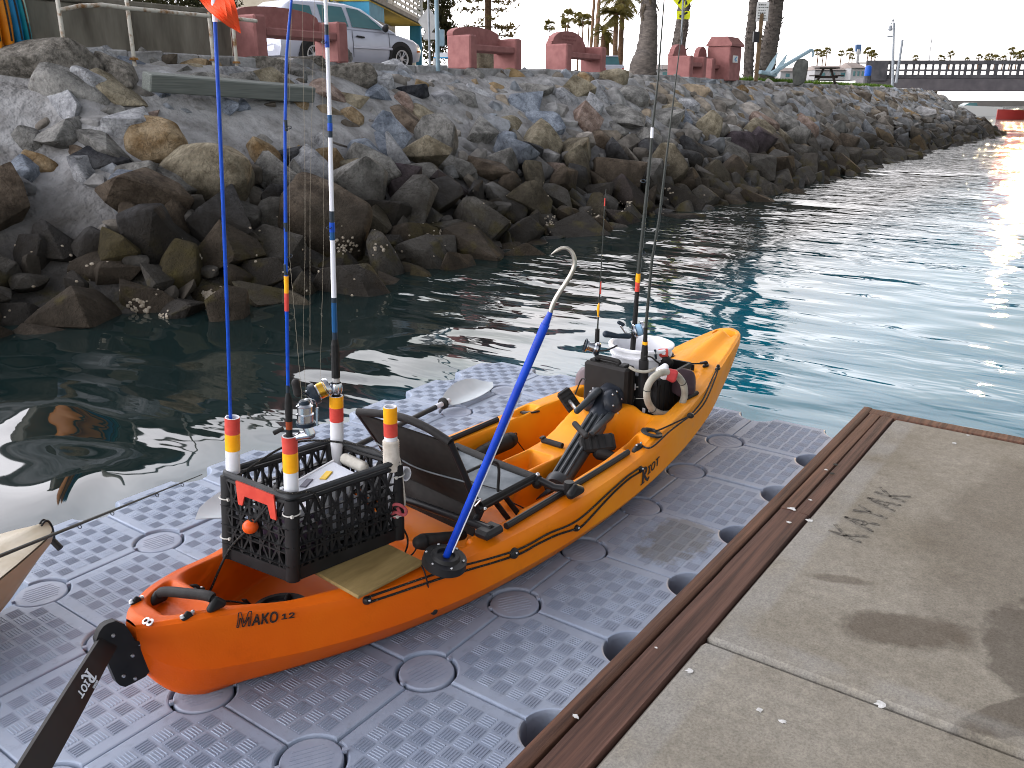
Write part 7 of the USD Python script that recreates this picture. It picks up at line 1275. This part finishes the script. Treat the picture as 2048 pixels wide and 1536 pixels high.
part(bs, 'skirt', sheet(BNn - bn_ * 0.004, BFf - bn_ * 0.004, BFf - UP * 0.11 - sxv * 0.03, BNn - UP * 0.10 - sxv * 0.03, -0.02, bn_, 0.006), M_mesh, smooth=60)
st_ = part(seat, 'seat_panel', sheet(FN, FF, RF, RN, -0.028, UP, 0.008), M_grey, smooth=60); part(st_, 'edge_binding', tube(curve([RN + UP * 0.012, (RN + FN) / 2 + UP * 0.012, FN + UP * 0.012], 12), 0.012, 8), M_grip); part(st_, 'quilt_seam', tube(curve([RN * 0.5 + FN * 0.5 - UP * 0.004 - syv * 0.04, (RN + FN + RF + FF) / 4 - UP * 0.022, RF * 0.5 + FF * 0.5 - UP * 0.004 + syv * 0.04], 14), 0.0025, 5), M_rub)
part(seat, 'back_strap', tube(curve([TN * 0.55 + BNn * 0.45, TN * 0.3 + FN * 0.7 + UP * 0.06 - sxv * 0.10, RN * 0.7 + FN * 0.3 + UP * 0.03], 18), 0.006, 6), M_rub)
part(seat, 'corner_joint', hullof([(FN, 0.024), (FN + syv * 0.01 - UP * 0.02, 0.022)]), M_blk); part(seat, 'bolt', ball(FN + UP * 0.02 + syv * 0.012, 0.010, 1), M_steel); part(seat, 'clip', tube(curve([hd(940, 1012, hdist(RN) - 0.02), hd(952, 1002, hdist(RN) - 0.03), hd(962, 998, hdist(RN) - 0.03), hd(950, 1012, hdist(RN) - 0.03)], 12), 0.004, 6), M_steel); part(seat, 'bolt', ball(hd(970, 1018, hdist(RN) - 0.03), 0.008, 1), M_steel)
fn_foot, rn_foot = onz(1150, 985, 0.297), onz(983, 1066, 0.292)
part(seat, 'leg', tube([FN, (FN + fn_foot) / 2 - UP * 0.01, fn_foot + UP * 0.012], 0.016, 12), M_alu); part(seat, 'foot_clamp', cat([hullof([(fn_foot + KA3 * 0.035, 0.018), (fn_foot - KA3 * 0.03, 0.018), (fn_foot + UP * 0.022, 0.016)])]), M_blk); part(seat, 'foot_clamp', lathe([(0, 0.03), (0.02, 0.03), (0.024, 0.01), (0.024, -0.02)], fn_foot + UP * 0.008 - KN3 * 0.03, UP, 16), M_blk)
part(seat, 'leg', tube([RN - UP * 0.005, hd(950, 1045, hdist(RN) - 0.03), rn_foot + UP * 0.015], 0.015, 12), M_alu); part(seat, 'foot_clamp', box(rn_foot + UP * 0.004 - KN3 * 0.012, (0.10, 0.07, 0.035), (KA3, KN3, UP), 0.012), M_blk)
cb0 = Kp(1.09, -0.34, 0.285); part(seat, 'cross_bar', tube([cb0, (cb0 + rn_foot) / 2 + UP * 0.012, rn_foot + UP * 0.012], 0.015, 12), M_alu); part(seat, 'leg', tube([RF, RF - UP * 0.02 - sxv * 0.04, cb0 + KN3 * 0.06], 0.013, 10), M_alu)
for s_ in (1.36, 1.30): part(seat, 'under_strap', beam(Kp(s_, 0.25, 0.305), Kp(s_ + 0.05, 0.30, 0.20), 0.030, 0.004, KA3), M_rub)
part(seat, 'pull_cord', tube(curve([Kp(1.38, 0.24, 0.28), Kp(1.46, 0.27, 0.22), Kp(1.52, 0.30, 0.15)], 10), 0.003, 6), M_blk)

# ---- pedal drive
M_drv = M('drive_grey', (0.018, 0.021, 0.024), (0.040, 0.045, 0.050), scale=9, rough=0.40); M_boot = M('drive_boot', (0.010, 0.012, 0.017), (0.020, 0.024, 0.032), scale=14, rough=0.33)
dA, dB, dC = Kp(1.80, 0.185, 0.195), Kp(2.30, 0.045, 0.305), Kp(2.47, -0.01, 0.375); dd_ = unit(dB - dA); dr = thing('pedal_drive', 'dark grey pedal drive with two black pedals lying in the cockpit', 'pedal drive', (dA + dB) / 2); ds = unit(np.cross(UP, dd_)); dn_ = np.cross(dd_, ds)
part(dr, 'shaft_housing', hullof([(dA + ds * 0.020, 0.030), (dA - ds * 0.020, 0.030), (dB + ds * 0.024, 0.036), (dB - ds * 0.024, 0.036)], 2), M_drv, smooth=60)
for o_s in (-0.028, 0.0, 0.028): part(dr, 'housing_rib', tube([dA + ds * o_s + dn_ * (0.031 + 0.003 * (o_s == 0)), dB + ds * o_s + dn_ * (0.037 + 0.003 * (o_s == 0))], 0.008, 8), M_drv)
part(dr, 'shaft_collar', lathe([(0, -0.03), (0.05, -0.03), (0.056, -0.01), (0.056, 0.02), (0.04, 0.035), (0, 0.035)], dA - dd_ * 0.02, dd_, 24), M_drv); part(dr, 'gear_case', hullof([(dB + dd_ * 0.02, 0.055), (dB + dd_ * 0.05 - ds * 0.0 - dn_ * 0.02, 0.06), (dC - dd_ * 0.02, 0.060), (dC + dd_ * 0.05, 0.050), (dC + dd_ * 0.03 - ds * 0.04, 0.045)], 2), M_boot, smooth=60)
for sg__ in (1, -1):
    c_ = dB * 0.45 + dC * 0.55 + dn_ * 0.03 + ds * sg__ * 0.0 - ds * -0.055 * sg__; q = part(dr, 'crank_cover', lathe([(0, 0.030), (0.035, 0.028), (0.062, 0.016), (0.070, 0.0), (0.070, -0.02)], c_, unit(ds * sg__ + dn_ * 0.35), 26), M_boot, smooth=50)
    for k in range(6): a_ = k * math.pi / 3; fx, fy, fz = frame(unit(ds * sg__ + dn_ * 0.35)); part(q, 'bolt', ball(c_ + fx * 0.055 * math.cos(a_) + fy * 0.055 * math.sin(a_) + fz * 0.02, 0.0055, 1), M_steel)
hubL, hubR = dB * 0.45 + dC * 0.55 + dn_ * 0.045 + ds * 0.075, dB * 0.4 + dC * 0.6 - ds * 0.06 - dn_ * 0.02
if (hubL - CAM) @ R2_ > (hubR - CAM) @ R2_: hubL, hubR = hubR, hubL
pL, pR = Kp(2.36, -0.17, 0.345), Kp(2.09, 0.175, 0.29); arm0, arm1 = onz(1196, 782, 0.44), onz(1154, 822, 0.365)
part(dr, 'crank_arm', hullof([(arm0, 0.018), ((arm0 + arm1) / 2, 0.014), (arm1, 0.015)], 2), M_drv)
def pedal(c, ax3, sz):
    q = part(dr, 'pedal', box(c, sz, ax3, 0.010), M_rub, smooth=30)
    for k in range(5): part(q, 'tread_bar', box(c + ax3[0] * (k - 2) * sz[0] * 0.19 + ax3[2] * sz[2] * 0.52, (sz[0] * 0.07, sz[1] * 0.86, 0.005), ax3, 0.001), M_grip, smooth=False)
pedal(pL, (unit(CR[0] * 0.55 - CR[1] * -0.8), unit(np.cross(-CR[2] * 0.9 + UP * 0.3, unit(CR[0] * 0.55 + CR[1] * 0.8))), unit(-CR[2] * 0.9 + UP * 0.3)), (0.12, 0.075, 0.028)); part(dr, 'pedal_strap', tube(curve([pL + UP * 0.03 + R2_ * 0.03, pL + UP * 0.11 + R2_ * 0.06, onz(1172, 760, 0.46)], 10), 0.004, 6), M_blk)
part(dr, 'pedal_axle', rod(pL, arm1, 0.009), M_steel)
arm2 = onz(1183, 868, 0.34); part(dr, 'crank_arm', hullof([(onz(1150, 848, 0.37), 0.014), (onz(1172, 872, 0.35), 0.014)], 2), M_rub); part(dr, 'crank_arm', hullof([(hubR, 0.02), (arm2, 0.014)], 2), M_drv)
xp = unit(CR[0] * 0.97 + CR[1] * -0.12); yp = unit(np.cross(-CR[2] * 0.75 + UP * 0.6, xp)); pedal(Kp(2.085, 0.19, 0.29), (xp, yp, np.cross(xp, yp)), (0.165, 0.085, 0.03)); part(dr, 'heel_cup', hullof([(onz(1200, 905, 0.25), 0.035), (onz(1222, 915, 0.23), 0.022), (onz(1242, 918, 0.24), 0.010)], 2), M_rub)
# folded propeller by the collar
for k_s, tw in ((1, 0.3), (-1, 0.2)):
    c_ = dA - dd_ * 0.05; tip = onz(1072, 1000, 0.13) if k_s > 0 else onz(1112, 985, 0.10); mid = (c_ + tip) / 2; part(dr, 'propeller_blade', trimesh.convex.convex_hull(np.array([c_ + UP * 0.012, c_ - UP * 0.012, mid + KN3 * 0.022 + UP * 0.016, mid - KN3 * 0.022 - UP * 0.01, mid + UP * 0.02, tip, tip + UP * 0.006])), M_drv)

# ---- front load: case, crate with bucket, rod tube, hose ring, bag
fc = thing('gear_crate', 'black crate with clips and ties holding the white bucket in the bow well', 'crate', Kp(2.80, 0, 0.2)); fz0, fz1 = 0.205, 0.46
fcx, fcy = KA3, KN3
def fwall(a, b, nm='side_panel'):
    o = unit(np.cross(b - a, UP)); ms = [beam(a + UP * (fz1 - fz0 - 0.015), b + UP * (fz1 - fz0 - 0.015), 0.03, 0.014, o), beam(a + UP * 0.03, b + UP * 0.03, 0.06, 0.012, o)]; L_ = np.linalg.norm(b - a)
    ms.append(beam((a + UP * (fz1 - fz0) * 0.5), (b + UP * (fz1 - fz0) * 0.5), fz1 - fz0 - 0.03, 0.005, o))
    for u in np.linspace(0.08, 0.92, 7): ms.append(beam(a + (b - a) * u + UP * 0.02, a + (b - a) * u + UP * (fz1 - fz0 - 0.02), 0.010, 0.012, o))
    part(fc, nm, cat(ms), M_crate, smooth=False)
q00, q10, q11, q01 = Kp(2.60, -0.185, fz0), Kp(2.62, 0.185, fz0), Kp(3.0, 0.165, fz0), Kp(2.98, -0.185, fz0)
fwall(q00, q10); fwall(q10, q11); fwall(q11, q01); fwall(q01, q00); part(fc, 'base', box(Kp(2.8, -0.005, fz0 + 0.006), (0.37, 0.35, 0.01), (KA3, KN3, UP)), M_crate, smooth=False)
for (u, v) in ((1269, 773), (1298, 773), (1266, 797), (1293, 796), (1249, 819), (1288, 822), (1301, 818)):
    c_ = ray(u, v); t_ = ((Kp(2.592, 0, 0)[:2] - CAM[:2]) @ KA) / (c_[:2] @ KA); pt = CAM + c_ * t_; part(fc, 'white_clip', box(pt - KA3 * 0.004, (0.006, 0.017, 0.034), (KA3, KN3, UP), 0.002), M_white)
for v in (774, 797): a_, b2 = ray(1272, v), ray(1297, v); part(fc, 'zip_tie', tube(np.array([CAM + x_ * (((Kp(2.585, 0, 0)[:2] - CAM[:2]) @ KA) / (x_[:2] @ KA)) for x_ in (a_, b2)]), 0.0025, 6), M_tie)
bkc = Kp(2.81, -0.03, 0.0); bk_ = thing('bucket', 'white plastic bucket standing in the bow crate', 'bucket', bkc + UP * 0.21); part(bk_, 'wall', lathe([(0, 0.225), (0.125, 0.215), (0.158, 0.56), (0.172, 0.56), (0.172, 0.572), (0.160, 0.576), (0.150, 0.57), (0.118, 0.235), (0, 0.235)], bkc, UP, 40), M_white, smooth=40); part(bk_, 'rib', lathe([(0.155, 0.52), (0.163, 0.522), (0.163, 0.530), (0.155, 0.532)], bkc, UP, 40), M_white, smooth=40)
cs = thing('hard_case', 'black hard plastic case standing upright in front of the bow crate', 'case', Kp(2.54, -0.05, 0.29)); M_case = M('case_black', (0.006, 0.005, 0.0045), (0.011, 0.0095, 0.0085), scale=14, rough=0.55); cc_ = Kp(2.545, -0.052, 0.405); part(cs, 'shell', box(cc_ - KA3 * 0.024, (0.046, 0.262, 0.232), (KA3, KN3, UP), 0.014), M_case); part(cs, 'shell', box(cc_ + KA3 * 0.024, (0.046, 0.262, 0.232), (KA3, KN3, UP), 0.014), M_case)
hp_ = [cc_ + KN3 * x + UP * z for x, z in ((-0.075, 0.118), (-0.07, 0.135), (0.045, 0.135), (0.05, 0.118))]; part(cs, 'handle', tube(curve(hp_, 16), 0.011, 10), M_rub)
for x in (-0.09, 0.085): part(cs, 'latch', box(cc_ + KN3 * x + UP * 0.118, (0.05, 0.035, 0.016), (KA3, KN3, UP), 0.004), M_blk)
part(cs, 'strap', tube(np.array([cc_ - KA3 * 0.052 + KN3 * x - UP * 0.115 for x in (-0.125, 0.0)]), 0.005, 6), M_tie)
# bow rods
Hd = hdist(Kp(2.60, 0.12, 0.5)); rt0, rt1 = Kp(2.60, 0.125, 0.34), None; tw = hd(1287.5, 720, Hd); tv = hd(1286, 792, Hd); rh = thing('rod_holder_tube', 'black tube rod holder strapped to the bow crate', 'rod holder', tv); part(rh, 'tube', lathe([(0.0225, 0), (0.0245, 0.01), (0.0245, np.linalg.norm(tw - tv)), (0.019, np.linalg.norm(tw - tv)), (0.019, np.linalg.norm(tw - tv) - 0.05), (0, np.linalg.norm(tw - tv) - 0.05)], tv, unit(tw - tv), 22), M_blk)
M_hose = M('clear_hose', (0.26, 0.245, 0.20), (0.40, 0.38, 0.32), scale=16, rough=0.35)
part(rh, 'hose_strap', tube(curve([hd(1258, 734, Hd - 0.03), hd(1275, 742, Hd - 0.045), hd(1295, 743, Hd - 0.045), hd(1312, 737, Hd - 0.02)], 14), 0.008, 8), M_hose)
rf_ = thing('bow_rod', 'dark rod with yellow ring rising from the black tube holder', 'fishing rod', tw); pole(rf_, [(1288, 722), (1289, 705), (1290, 688)], Hd, [7.5, 7.0, 5.5], M_grip, 'butt'); pole(rf_, [(1290, 689), (1290.3, 683)], Hd, [5.6, 5.6], M_yel, 'ring'); pole(rf_, [(1290.3, 684), (1291.5, 655)], Hd, [4.6, 4.0], M_grip, 'fore_grip'); pole(rf_, [(1291.5, 656), (1304, 520), (1318, 440), (1330, 338), (1345, 217), (1352, 155), (1364, 60), (1372, -5)], Hd, [3.2, 2.9, 2.7, 2.3, 1.7, 1.4, 1.0, 0.8], M_grph, 'blank')
for u, v in ((1306, 530), (1331, 330), (1345, 217)): guide(rf_, u, v, Hd, 3.2, 1)
He = Hd + 0.16; re_ = thing('bow_rod', 'thick dark rod with red and yellow bands standing in the white bucket', 'fishing rod', hd(1266, 690, He)); pole(re_, [(1264, 712), (1266, 690), (1270, 640), (1274, 584)], He, [5.5, 5.5, 5.2, 4.4], M_grip, 'butt'); pole(re_, [(1274, 583), (1275.5, 564)], He, [4.7, 4.7], M_red, 'band'); pole(re_, [(1275.5, 565), (1276.8, 547)], He, [4.7, 4.7], M_yel, 'band'); pole(re_, [(1276.8, 548), (1286, 460), (1296, 360), (1301, 309), (1304, 268)], He, [4.2, 3.8, 3.4, 3.1, 2.9], M_grph, 'blank'); pole(re_, [(1303.6, 276), (1304.8, 255)], He, [3.2, 3.1], M_rwhite, 'band'); pole(re_, [(1304.8, 256), (1316, 159), (1328, 3), (1330, -20)], He, [2.6, 2.1, 1.4, 1.3], M_grph, 'blank')
for u, v in ((1283, 362), (1282, 505)): guide(re_, u + 10, v, He, 5.0, -1)
pe2 = dep(hd(1278, 655, He)) / FPX; ra2 = unit(hd(1292, 652, He) - hd(1262, 662, He)); q = part(re_, 'reel', lathe([(0, -12 * pe2), (10 * pe2, -12 * pe2), (15 * pe2, -9 * pe2), (15 * pe2, -6 * pe2), (11 * pe2, -4 * pe2), (11 * pe2, 6 * pe2), (15 * pe2, 8 * pe2), (15 * pe2, 13 * pe2), (9 * pe2, 15 * pe2), (0, 15 * pe2)], hd(1277, 660, He - 0.03), ra2, 26), M_chrome); part(q, 'spool_line', lathe([(12 * pe2, -4 * pe2), (12.5 * pe2, 0), (12 * pe2, 6 * pe2)], hd(1277, 660, He - 0.03), ra2, 22), M('reel_line_blue', (0.2, 0.35, 0.5), rough=0.4)); part(q, 'crank', hullof([(hd(1256, 672, He - 0.03), 3 * pe2), (hd(1242, 652, He - 0.03), 2.5 * pe2)]), M_chrome); part(q, 'crank_knob', hullof([(hd(1238, 645, He - 0.03), 4 * pe2), (hd(1246, 649, He - 0.03), 4 * pe2)]), M_rdark); part(q, 'reel_arm', chain([(hd(1258, 672, He - 0.03), 6 * pe2), (hd(1235, 672, He - 0.05), 5 * pe2), (hd(1212, 668, He - 0.06), 7 * pe2)], 2), M_rdark)
Hh = hdist(Kp(2.60, -0.17, 0.55)); rd_ = thing('bow_rod', 'thin rod with red and yellow float above the black hard case', 'fishing rod', hd(1194, 700, Hh)); pole(rd_, [(1193, 712), (1194, 686), (1195, 658)], Hh, [4.5, 4.8, 4.5], M_grip, 'butt'); pole(rd_, [(1195, 660), (1198, 610), (1201, 560), (1206, 470), (1210, 395), (1212, 378)], Hh, [1.7, 1.5, 1.3, 1.0, 0.7, 0.6], M_grph, 'blank'); pole(rd_, [(1200.3, 588), (1201.6, 563)], Hh, [1.9, 1.6], M_red, 'band'); pole(rd_, [(1209, 412), (1210, 396)], Hh, [1.2, 1.0], M_red, 'band'); pole(rd_, [(1196.5, 634), (1196.2, 622), (1197, 612), (1198, 606)], Hh - 0.01, [0.8, 2.6, 2.8, 0.8], M_yel, 'float')
ph = dep(hd(1185, 693, Hh)) / FPX; ra3 = unit(hd(1171, 690, Hh) - hd(1197, 698, Hh)); q = part(rd_, 'reel', lathe([(0, -15 * ph), (9 * ph, -15 * ph), (13 * ph, -12 * ph), (13 * ph, -7 * ph), (9 * ph, -5 * ph), (9 * ph, 7 * ph), (12.5 * ph, 9 * ph), (12.5 * ph, 13 * ph), (9 * ph, 14 * ph), (0, 14 * ph)], hd(1183, 694, Hh - 0.04), ra3, 26), M_chrome); part(q, 'side_plate', lathe([(13.5 * ph, -13 * ph), (12 * ph, -16 * ph), (0, -17 * ph)], hd(1183, 694, Hh - 0.04), ra3, 24), M_rdark); part(q, 'rim', lathe([(12.5 * ph, 11 * ph), (13.6 * ph, 12 * ph), (13.6 * ph, 14 * ph), (12 * ph, 15 * ph)], hd(1183, 694, Hh - 0.04), ra3, 24), M_rdark); part(q, 'crank', tube(curve([hd(1196, 702, Hh - 0.07), hd(1214, 700, Hh - 0.08), hd(1235, 691, Hh - 0.08)], 12), 1.8 * ph, 7), M_rub)
# red reel on a rod tip behind, in the crate
Hr = Hd + 0.14; pr_ = dep(hd(1325, 705, Hr)) / FPX; rr3 = thing('red_reel', 'red and white line reel on a black mount right of the white bucket', 'reel', hd(1325, 715, Hr)); part(rr3, 'spool', lathe([(0, -9 * pr_), (8 * pr_, -9 * pr_), (9 * pr_, -3 * pr_), (9 * pr_, 9 * pr_), (0, 9 * pr_)], hd(1326, 706, Hr), unit(R2_ + UP * 0.05), 22), M_red); part(rr3, 'band', lathe([(9.3 * pr_, -3.5 * pr_), (9.6 * pr_, -2.5 * pr_), (9.6 * pr_, 1 * pr_), (9.3 * pr_, 2 * pr_)], hd(1326, 704, Hr), UP, 22), M_white); part(rr3, 'mount', chain([(hd(1330, 718, Hr), 10 * pr_), (hd(1338, 726, Hr), 9 * pr_), (hd(1322, 730, Hr), 8 * pr_)], 2), M_rub); part(rr3, 'crank', tube(curve([hd(1312, 718, Hr - 0.03), hd(1311, 708, Hr - 0.04), hd(1310, 699, Hr - 0.04)], 8), 2.4 * pr_, 7), M_rdark); part(rr3, 'cable', tube(curve([hd(1290, 713, Hd - 0.03), hd(1302, 714, Hd), hd(1312, 722, Hd + 0.05), hd(1322, 730, Hr - 0.02)], 14), 0.0045, 6), M_blk)
# hose ring
Hq = hdist(Kp(2.66, 0.245, 0.41)); cq = hd(1332, 787, Hq - 0.03); qx = unit(R2_ * 0.83 + F2 * 0.55 - UP * 0.08); qy = unit(UP * 0.92 - F2 * 0.30 - R2_ * 0.16); rgp = np.array([cq + qx * 0.128 * math.cos(a) + qy * 0.132 * math.sin(a) for a in np.linspace(0, 2 * np.pi, 44, endpoint=False)])
ring = thing('hose_ring', 'coiled grey hose ring with red and white cap hung on the bow crate', 'hose', cq); part(ring, 'hose', tube(rgp, 0.0175, 12, closed=True), M_hose, smooth=60)
for k in (3, 20, 27, 38): a_ = rgp[k]; tq = unit(rgp[(k + 1) % 44] - rgp[k - 1]); part(ring, 'black_tie', tube(np.array([a_ + frame(tq)[0] * 0.0182 * math.cos(x_) + frame(tq)[1] * 0.0182 * math.sin(x_) for x_ in np.linspace(0, 2 * np.pi, 16, endpoint=False)]), 0.002, 5, closed=True), M_blk)
part(ring, 'white_cap', hullof([(hd(1318, 741, Hq - 0.05), 0.016), (hd(1330, 734, Hq - 0.05), 0.018), (hd(1329, 750, Hq - 0.05), 0.024)], 2), M_white, smooth=60); part(ring, 'red_cap', hullof([(hd(1338, 744, Hq - 0.055), 0.018), (hd(1349, 746, Hq - 0.055), 0.018), (hd(1345, 757, Hq - 0.055), 0.020), (hd(1334, 752, Hq - 0.055), 0.018)], 2), M('red_plastic', (0.42, 0.04, 0.045), (0.50, 0.06, 0.06), scale=20, rough=0.5), smooth=60)
solo('dry_bag', rock(hd(1368, 766, Hq + 0.16), (0.13, 0.12, 0.16), 71, None, 0.6, 0.05, 3), M('plum_bag', (0.035, 0.020, 0.026), (0.06, 0.036, 0.044), scale=10, rough=0.6), 'dark plum bag squeezed between the hose ring and the bow deck', 'bag', smooth=60)
solo('foot_bag', rock(hd(1168, 760, Hh + 0.16), (0.09, 0.10, 0.15), 72, None, 0.8, 0.04, 3), M('grey_bag', (0.14, 0.11, 0.12), (0.20, 0.16, 0.17), scale=10, rough=0.6), 'grey pouch behind the left edge of the hard case', 'bag', smooth=60)
part(fc, 'loose_netting', rock(Kp(2.64, 0.06, 0.215), (0.16, 0.40, 0.05), 73, (KA3, KN3, UP), 0.5, 0.08, 3), M_rub, smooth=60)

# ---- second kayak at the left edge, and a dark rod lying across it
T2 = onz(97, 1054, 0.235); d2 = unit(V(-1.0, -0.13, 0)); n2 = np.cross(UP, d2); M_beige = M('beige_plastic', (0.40, 0.34, 0.24), (0.52, 0.47, 0.38), scale=5, rough=0.6, bump=0.001, bscale=60); M_tan = M('beige_hull', (0.27, 0.20, 0.13), (0.33, 0.26, 0.18), scale=4, rough=0.6)
k2 = thing('beige_kayak', 'beige kayak bow with rope toggle at the left edge of the float', 'kayak', T2 + d2 * 0.6 - UP * 0.2); v_, dkv = [], []
for s in np.r_[0.0, 0.012, 0.03, 0.06, 0.1, 0.16, 0.24, 0.34, 0.48, 0.65, 0.9, 1.2]:
    hb_ = 0.045 + 0.30 * (1 - math.exp(-s * 1.9)) - 0.028 * math.exp(-s * 60); zs = 0.238 - 0.05 * smooth(0, 0.9, s); kz_ = 0.012 + 0.165 * (1 - smooth(-0.02, 0.42, s)); c = T2 + d2 * s; c[2] = 0
    v_ += [c - n2 * hb_ * k + UP * z for k, z in ((1.0, zs - 0.008), (0.96, zs * 0.55 + kz_ * 0.45), (0.62, kz_ + 0.01), (0, kz_))][::1] + [c + n2 * hb_ * k + UP * z for k, z in ((0.62, kz_ + 0.01), (0.96, zs * 0.55 + kz_ * 0.45), (1.0, zs - 0.008))]
    dkv += [c + n2 * hb_ * k + UP * (zs + 0.014 * (1 - k * k) + 0.012 * math.exp(-(k * 4) ** 2)) for k in np.linspace(-1, 1, 13)]
hu = quads(np.array(v_), grid_faces(12, 7)); dk_ = quads(np.array(dkv), grid_faces(12, 13)); nose = trimesh.convex.convex_hull(np.vstack([np.array(v_[:7]), np.array(dkv[:13])]))
part(k2, 'hull', cat([hu, nose]), M_tan, smooth=50); part(k2, 'deck', dk_, M_beige, smooth=60)
s_a = T2 + d2 * 0.045 + UP * 0.012; q = part(k2, 'toggle_rope', cat([tube(curve([s_a, s_a - d2 * 0.03 + UP * 0.025, onz(100, 1052, 0.235), onz(106, 1075, 0.16)], 18), 0.004, 7), tube(curve([s_a + n2 * 0.01, s_a - d2 * 0.035 + UP * 0.022 + n2 * 0.01, onz(104, 1053, 0.235), onz(109, 1076, 0.16)], 18), 0.004, 7)]), M_blk); part(q, 'toggle', rod(onz(92, 1068, 0.15), onz(121, 1097, 0.10), 0.013, n=14), M_rub)
r0_, r1_ = onz(-60, 1136, 0.31), onz(404, 949, 0.07); lr = thing('lying_rod', 'dark fishing rod lying out over the float from the left edge', 'fishing rod', r0_); part(lr, 'blank', tube([r0_, r0_ * 0.6 + r1_ * 0.4, r1_], [0.0075, 0.006, 0.0022], 10), M_grph)
for t in (0.38, 0.52, 0.74, 0.88): c_ = r0_ * (1 - t) + r1_ * t; part(lr, 'line_guide', tube(np.array([c_ - UP * 0.012 + R2_ * 0.007 * math.cos(a) + UP * 0.008 * math.sin(a) for a in np.linspace(0, 2 * np.pi, 10, endpoint=False)]), 0.0018, 5, closed=True), M_rdark)
# perched bird and the rusty outfall pipe on the slope
p, D, t_, dn = bank_hit(610, 158); bb_ = ony(612, 166, 9.62); M_bird = M('bird_grey', (0.055, 0.06, 0.06), (0.10, 0.105, 0.10), scale=60, rough=0.85)
bird = thing('bird', 'small grey bird standing upright at the end of the timber beam', 'bird', bb_); part(bird, 'body', cat([hullof([(bb_ + UP * 0.055, 0.030), (bb_ + UP * 0.11, 0.026), (bb_ + UP * 0.135 + F2 * 0.005, 0.018)], 2)]), M_bird, smooth=60); part(bird, 'head', ball(bb_ + UP * 0.155 - F2 * 0.004, 0.019, 2), M_bird, smooth=60); part(bird, 'beak', rod(bb_ + UP * 0.155 - F2 * 0.02, bb_ + UP * 0.150 - F2 * 0.038, 0.005, 0.001, 6), M_rdark); part(bird, 'tail', box(bb_ + UP * 0.02 + F2 * 0.03, (0.022, 0.05, 0.008), (R2_, unit(F2 - UP * 0.6), unit(UP + F2 * 0.6)), 0.002), M_bird)
for s in (-1, 1): part(bird, 'leg', rod(bb_ + R2_ * s * 0.010 - UP * 0.005, bb_ + R2_ * s * 0.010 + UP * 0.04, 0.003, n=6), M_rdark)
